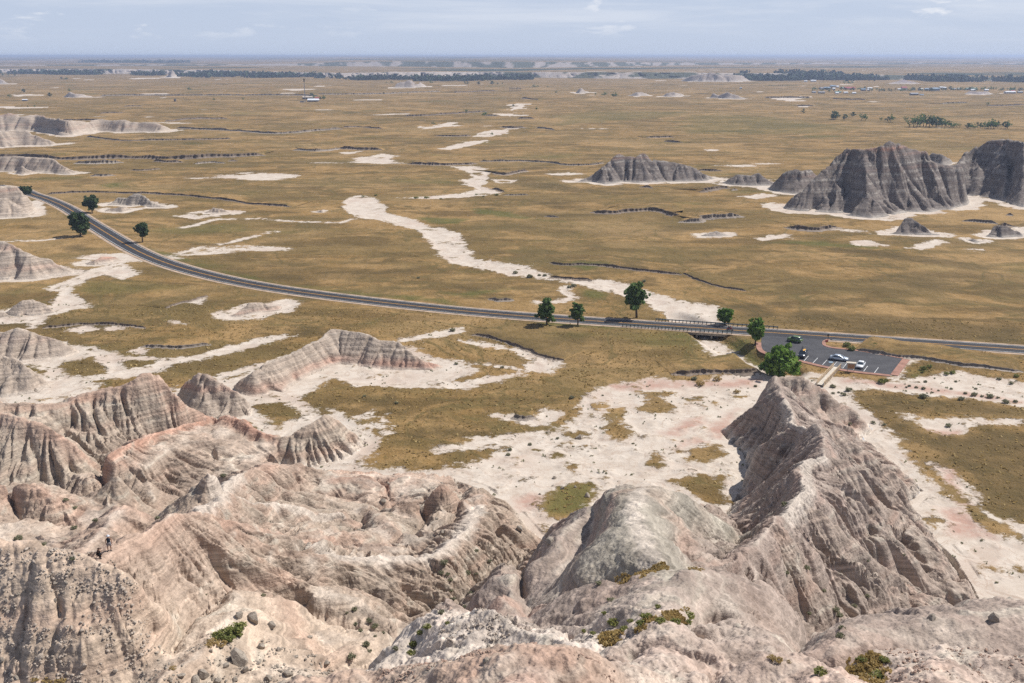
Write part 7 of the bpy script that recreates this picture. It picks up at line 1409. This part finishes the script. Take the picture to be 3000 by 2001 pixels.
# loose stones, dry turf and scrub too many to count
def scatter(poly_xy, n, seed, cond=None):
    r_ = np.random.default_rng(seed); lo, hi = poly_xy.min(0), poly_xy.max(0); q = lo + r_.random((n * 3, 2)) * (hi - lo); q = q[inside(q[:, 0], q[:, 1], poly_xy)]
    return q[:n], r_
def px_poly(pts): return np.array([pick(u, v)[:2] for u, v in pts])
def stones(name, label, pts_px, n, size, seed, mat, clump=4.0, thr=-.1):
    q, r_ = scatter(px_poly(pts_px), n * 2, seed); q = q[fbm(q[:, 0], q[:, 1], clump, 3, seed) > thr][:n]; z = ground_z(q[:, 0], q[:, 1])
    base = np.array([(1, 0, 0), (-1, 0, 0), (0, 1, 0), (0, -1, 0), (0, 0, 1), (0, 0, -1), (.6, .6, .55), (-.6, .6, .5), (.6, -.6, .5), (-.6, -.6, .55)], float); tri = np.array([(4, 6, 7), (4, 9, 8), (4, 8, 6), (4, 7, 9), (0, 6, 8), (1, 9, 7), (2, 7, 6), (3, 8, 9), (0, 2, 6), (2, 1, 7), (1, 3, 9), (3, 0, 8)])
    m = len(q); s = size * (.35 + 1.3 * r_.random(m) ** 3); a = r_.random(m) * 6.28; J = 1 + .35 * r_.normal(size=(m, 10, 3)) * .6
    B_ = base[None] * J; ca, sa = np.cos(a)[:, None], np.sin(a)[:, None]
    V = np.stack([B_[..., 0] * ca - B_[..., 1] * sa, B_[..., 0] * sa + B_[..., 1] * ca, B_[..., 2] * .8], -1) * s[:, None, None] + np.column_stack([q, z + s * .1])[:, None, :]
    F = (tri[None] + (np.arange(m) * 10)[:, None, None]).reshape(-1, 3)
    link(name, mesh_np(name, V.reshape(-1, 3), F, mat, False), None, label, "stones", None, "stuff")
stones("loose_stones", "countless pale stones littering the rubble slope", [(-40, 1585), (140, 1608), (230, 1618), (340, 1660), (390, 1700), (440, 1850), (420, 2010), (-60, 2040)], 3000, .115, 601, M_ROCKP, 2.4, .0)
stones("loose_stones", "broken grey stones between the boulders in the jumble", [(480, 1880), (640, 1850), (760, 1880), (900, 1900), (980, 1960), (900, 2030), (420, 2030), (400, 1950)], 2400, .11, 602, M_ROCK, 2.0, .0)
stones("loose_stones", "small rock bits strewn over the pale knoll crest", [(1270, 1850), (1400, 1785), (1490, 1790), (1560, 1850), (1480, 1880), (1290, 1890)], 900, .10, 603, M_ROCKP, 1.5, -.2)
stones("loose_stones", "clods of red clay on the pink foreground knolls", [(1100, 1990), (1300, 1915), (1620, 1905), (1780, 1940), (1830, 2030), (1080, 2030)], 2600, .07, 604, flat("red_clod", (.36, .25, .195), .95, .1), 2.0, .0)
stones("loose_stones", "clods of pink clay on the right foreground knolls", [(2550, 1920), (2700, 1890), (2950, 1910), (3000, 1960), (2980, 2030), (2560, 2030)], 2000, .07, 605, flat("red_clod", (.36, .25, .195), .95, .1), 2.0, .0)
def tufts(name, label, poly_xy, n, size, seed, mat, cond, blades=4, up_=1.0):
    q, r_ = scatter(poly_xy, n * 4, seed); q = q[cond(q)][:n]; m = len(q); z = ground_z(q[:, 0], q[:, 1]); s = size * (.5 + r_.random(m))
    c = np.repeat(np.column_stack([q, z]), blades, 0); s = np.repeat(s, blades); k = len(s); a = r_.random(k) * 6.28; d = np.column_stack([np.cos(a), np.sin(a), np.zeros(k)]); e = np.column_stack([-np.sin(a), np.cos(a), np.zeros(k)])
    o = r_.normal(size=(k, 3)) * np.array((1, 1, 0)) * s[:, None] * .35; b = c + o; top = b + e * (s * .35)[:, None] * r_.normal(size=(k, 1)) + np.array((0, 0, 1)) * (s * up_ * (.6 + .6 * r_.random(k)))[:, None]
    V = np.stack([b - d * (s * .42)[:, None] - (0, 0, .03), b + d * (s * .42)[:, None] - (0, 0, .03), top + d * (s * .25)[:, None], top - d * (s * .25)[:, None]], 1).reshape(-1, 3)
    link(name, mesh_np(name, V, np.arange(k * 4).reshape(-1, 4), mat, False), None, label, "grass", None, "stuff")
def on_grass(q): return eval_masks(q[:, 0].astype(np.float32), q[:, 1].astype(np.float32))[0] < -1.0
def on_sand(q): return (eval_masks(q[:, 0].astype(np.float32), q[:, 1].astype(np.float32))[0] > .2) & (fbm(q[:, 0], q[:, 1], 11.0, 3, 611) > .02)
def off_road(q): return (seg_dist(q[:, 0], q[:, 1], ROAD[::3]) > 5.5) & (poly_sd(q[:, 0], q[:, 1], LOT, 5.0) > 2.5) & ~inside(q[:, 0], q[:, 1], FPOLY)
PLN = np.array([(-150, 150), (0, 150), (140, 120), (190, 300), (-215, 330)], float)
tufts("dry_grass", "dry straw grass standing in tufts on the near prairie", PLN, 9000, .42, 621, M_DRYG, lambda q: on_grass(q) & off_road(q), 3, .6)
tufts("dry_grass", "sparse dark tufts dotted over the pale flats", PLN, 1200, .36, 622, M_SAGE, lambda q: on_sand(q) & off_road(q), 3, .7)
for i, (pp, n, s, mt, lb) in enumerate((([(1800, 1700), (1860, 1680), (1950, 1655), (1960, 1668), (1880, 1695), (1810, 1712)], 700, .20, M_DRYG, "yellow dry grass strip in the saddle between the domes"), ([(1740, 1880), (1790, 1850), (1860, 1860), (1870, 1830), (2000, 1790), (2010, 1830), (1900, 1850), (1800, 1890)], 900, .19, M_DRYG, "tawny grass in the hollow between the domes"), ([(2480, 1920), (2560, 1905), (2600, 1940), (2600, 1995), (2500, 1990)], 600, .18, M_DRYG, "tawny grass in the dip of the right foreground knoll"))):
    tufts("dry_grass", lb, px_poly(pp), n, s, 630 + i, mt, lambda q: fbm(q[:, 0], q[:, 1], 1.6, 3, 640) > -.05, 4, .8)
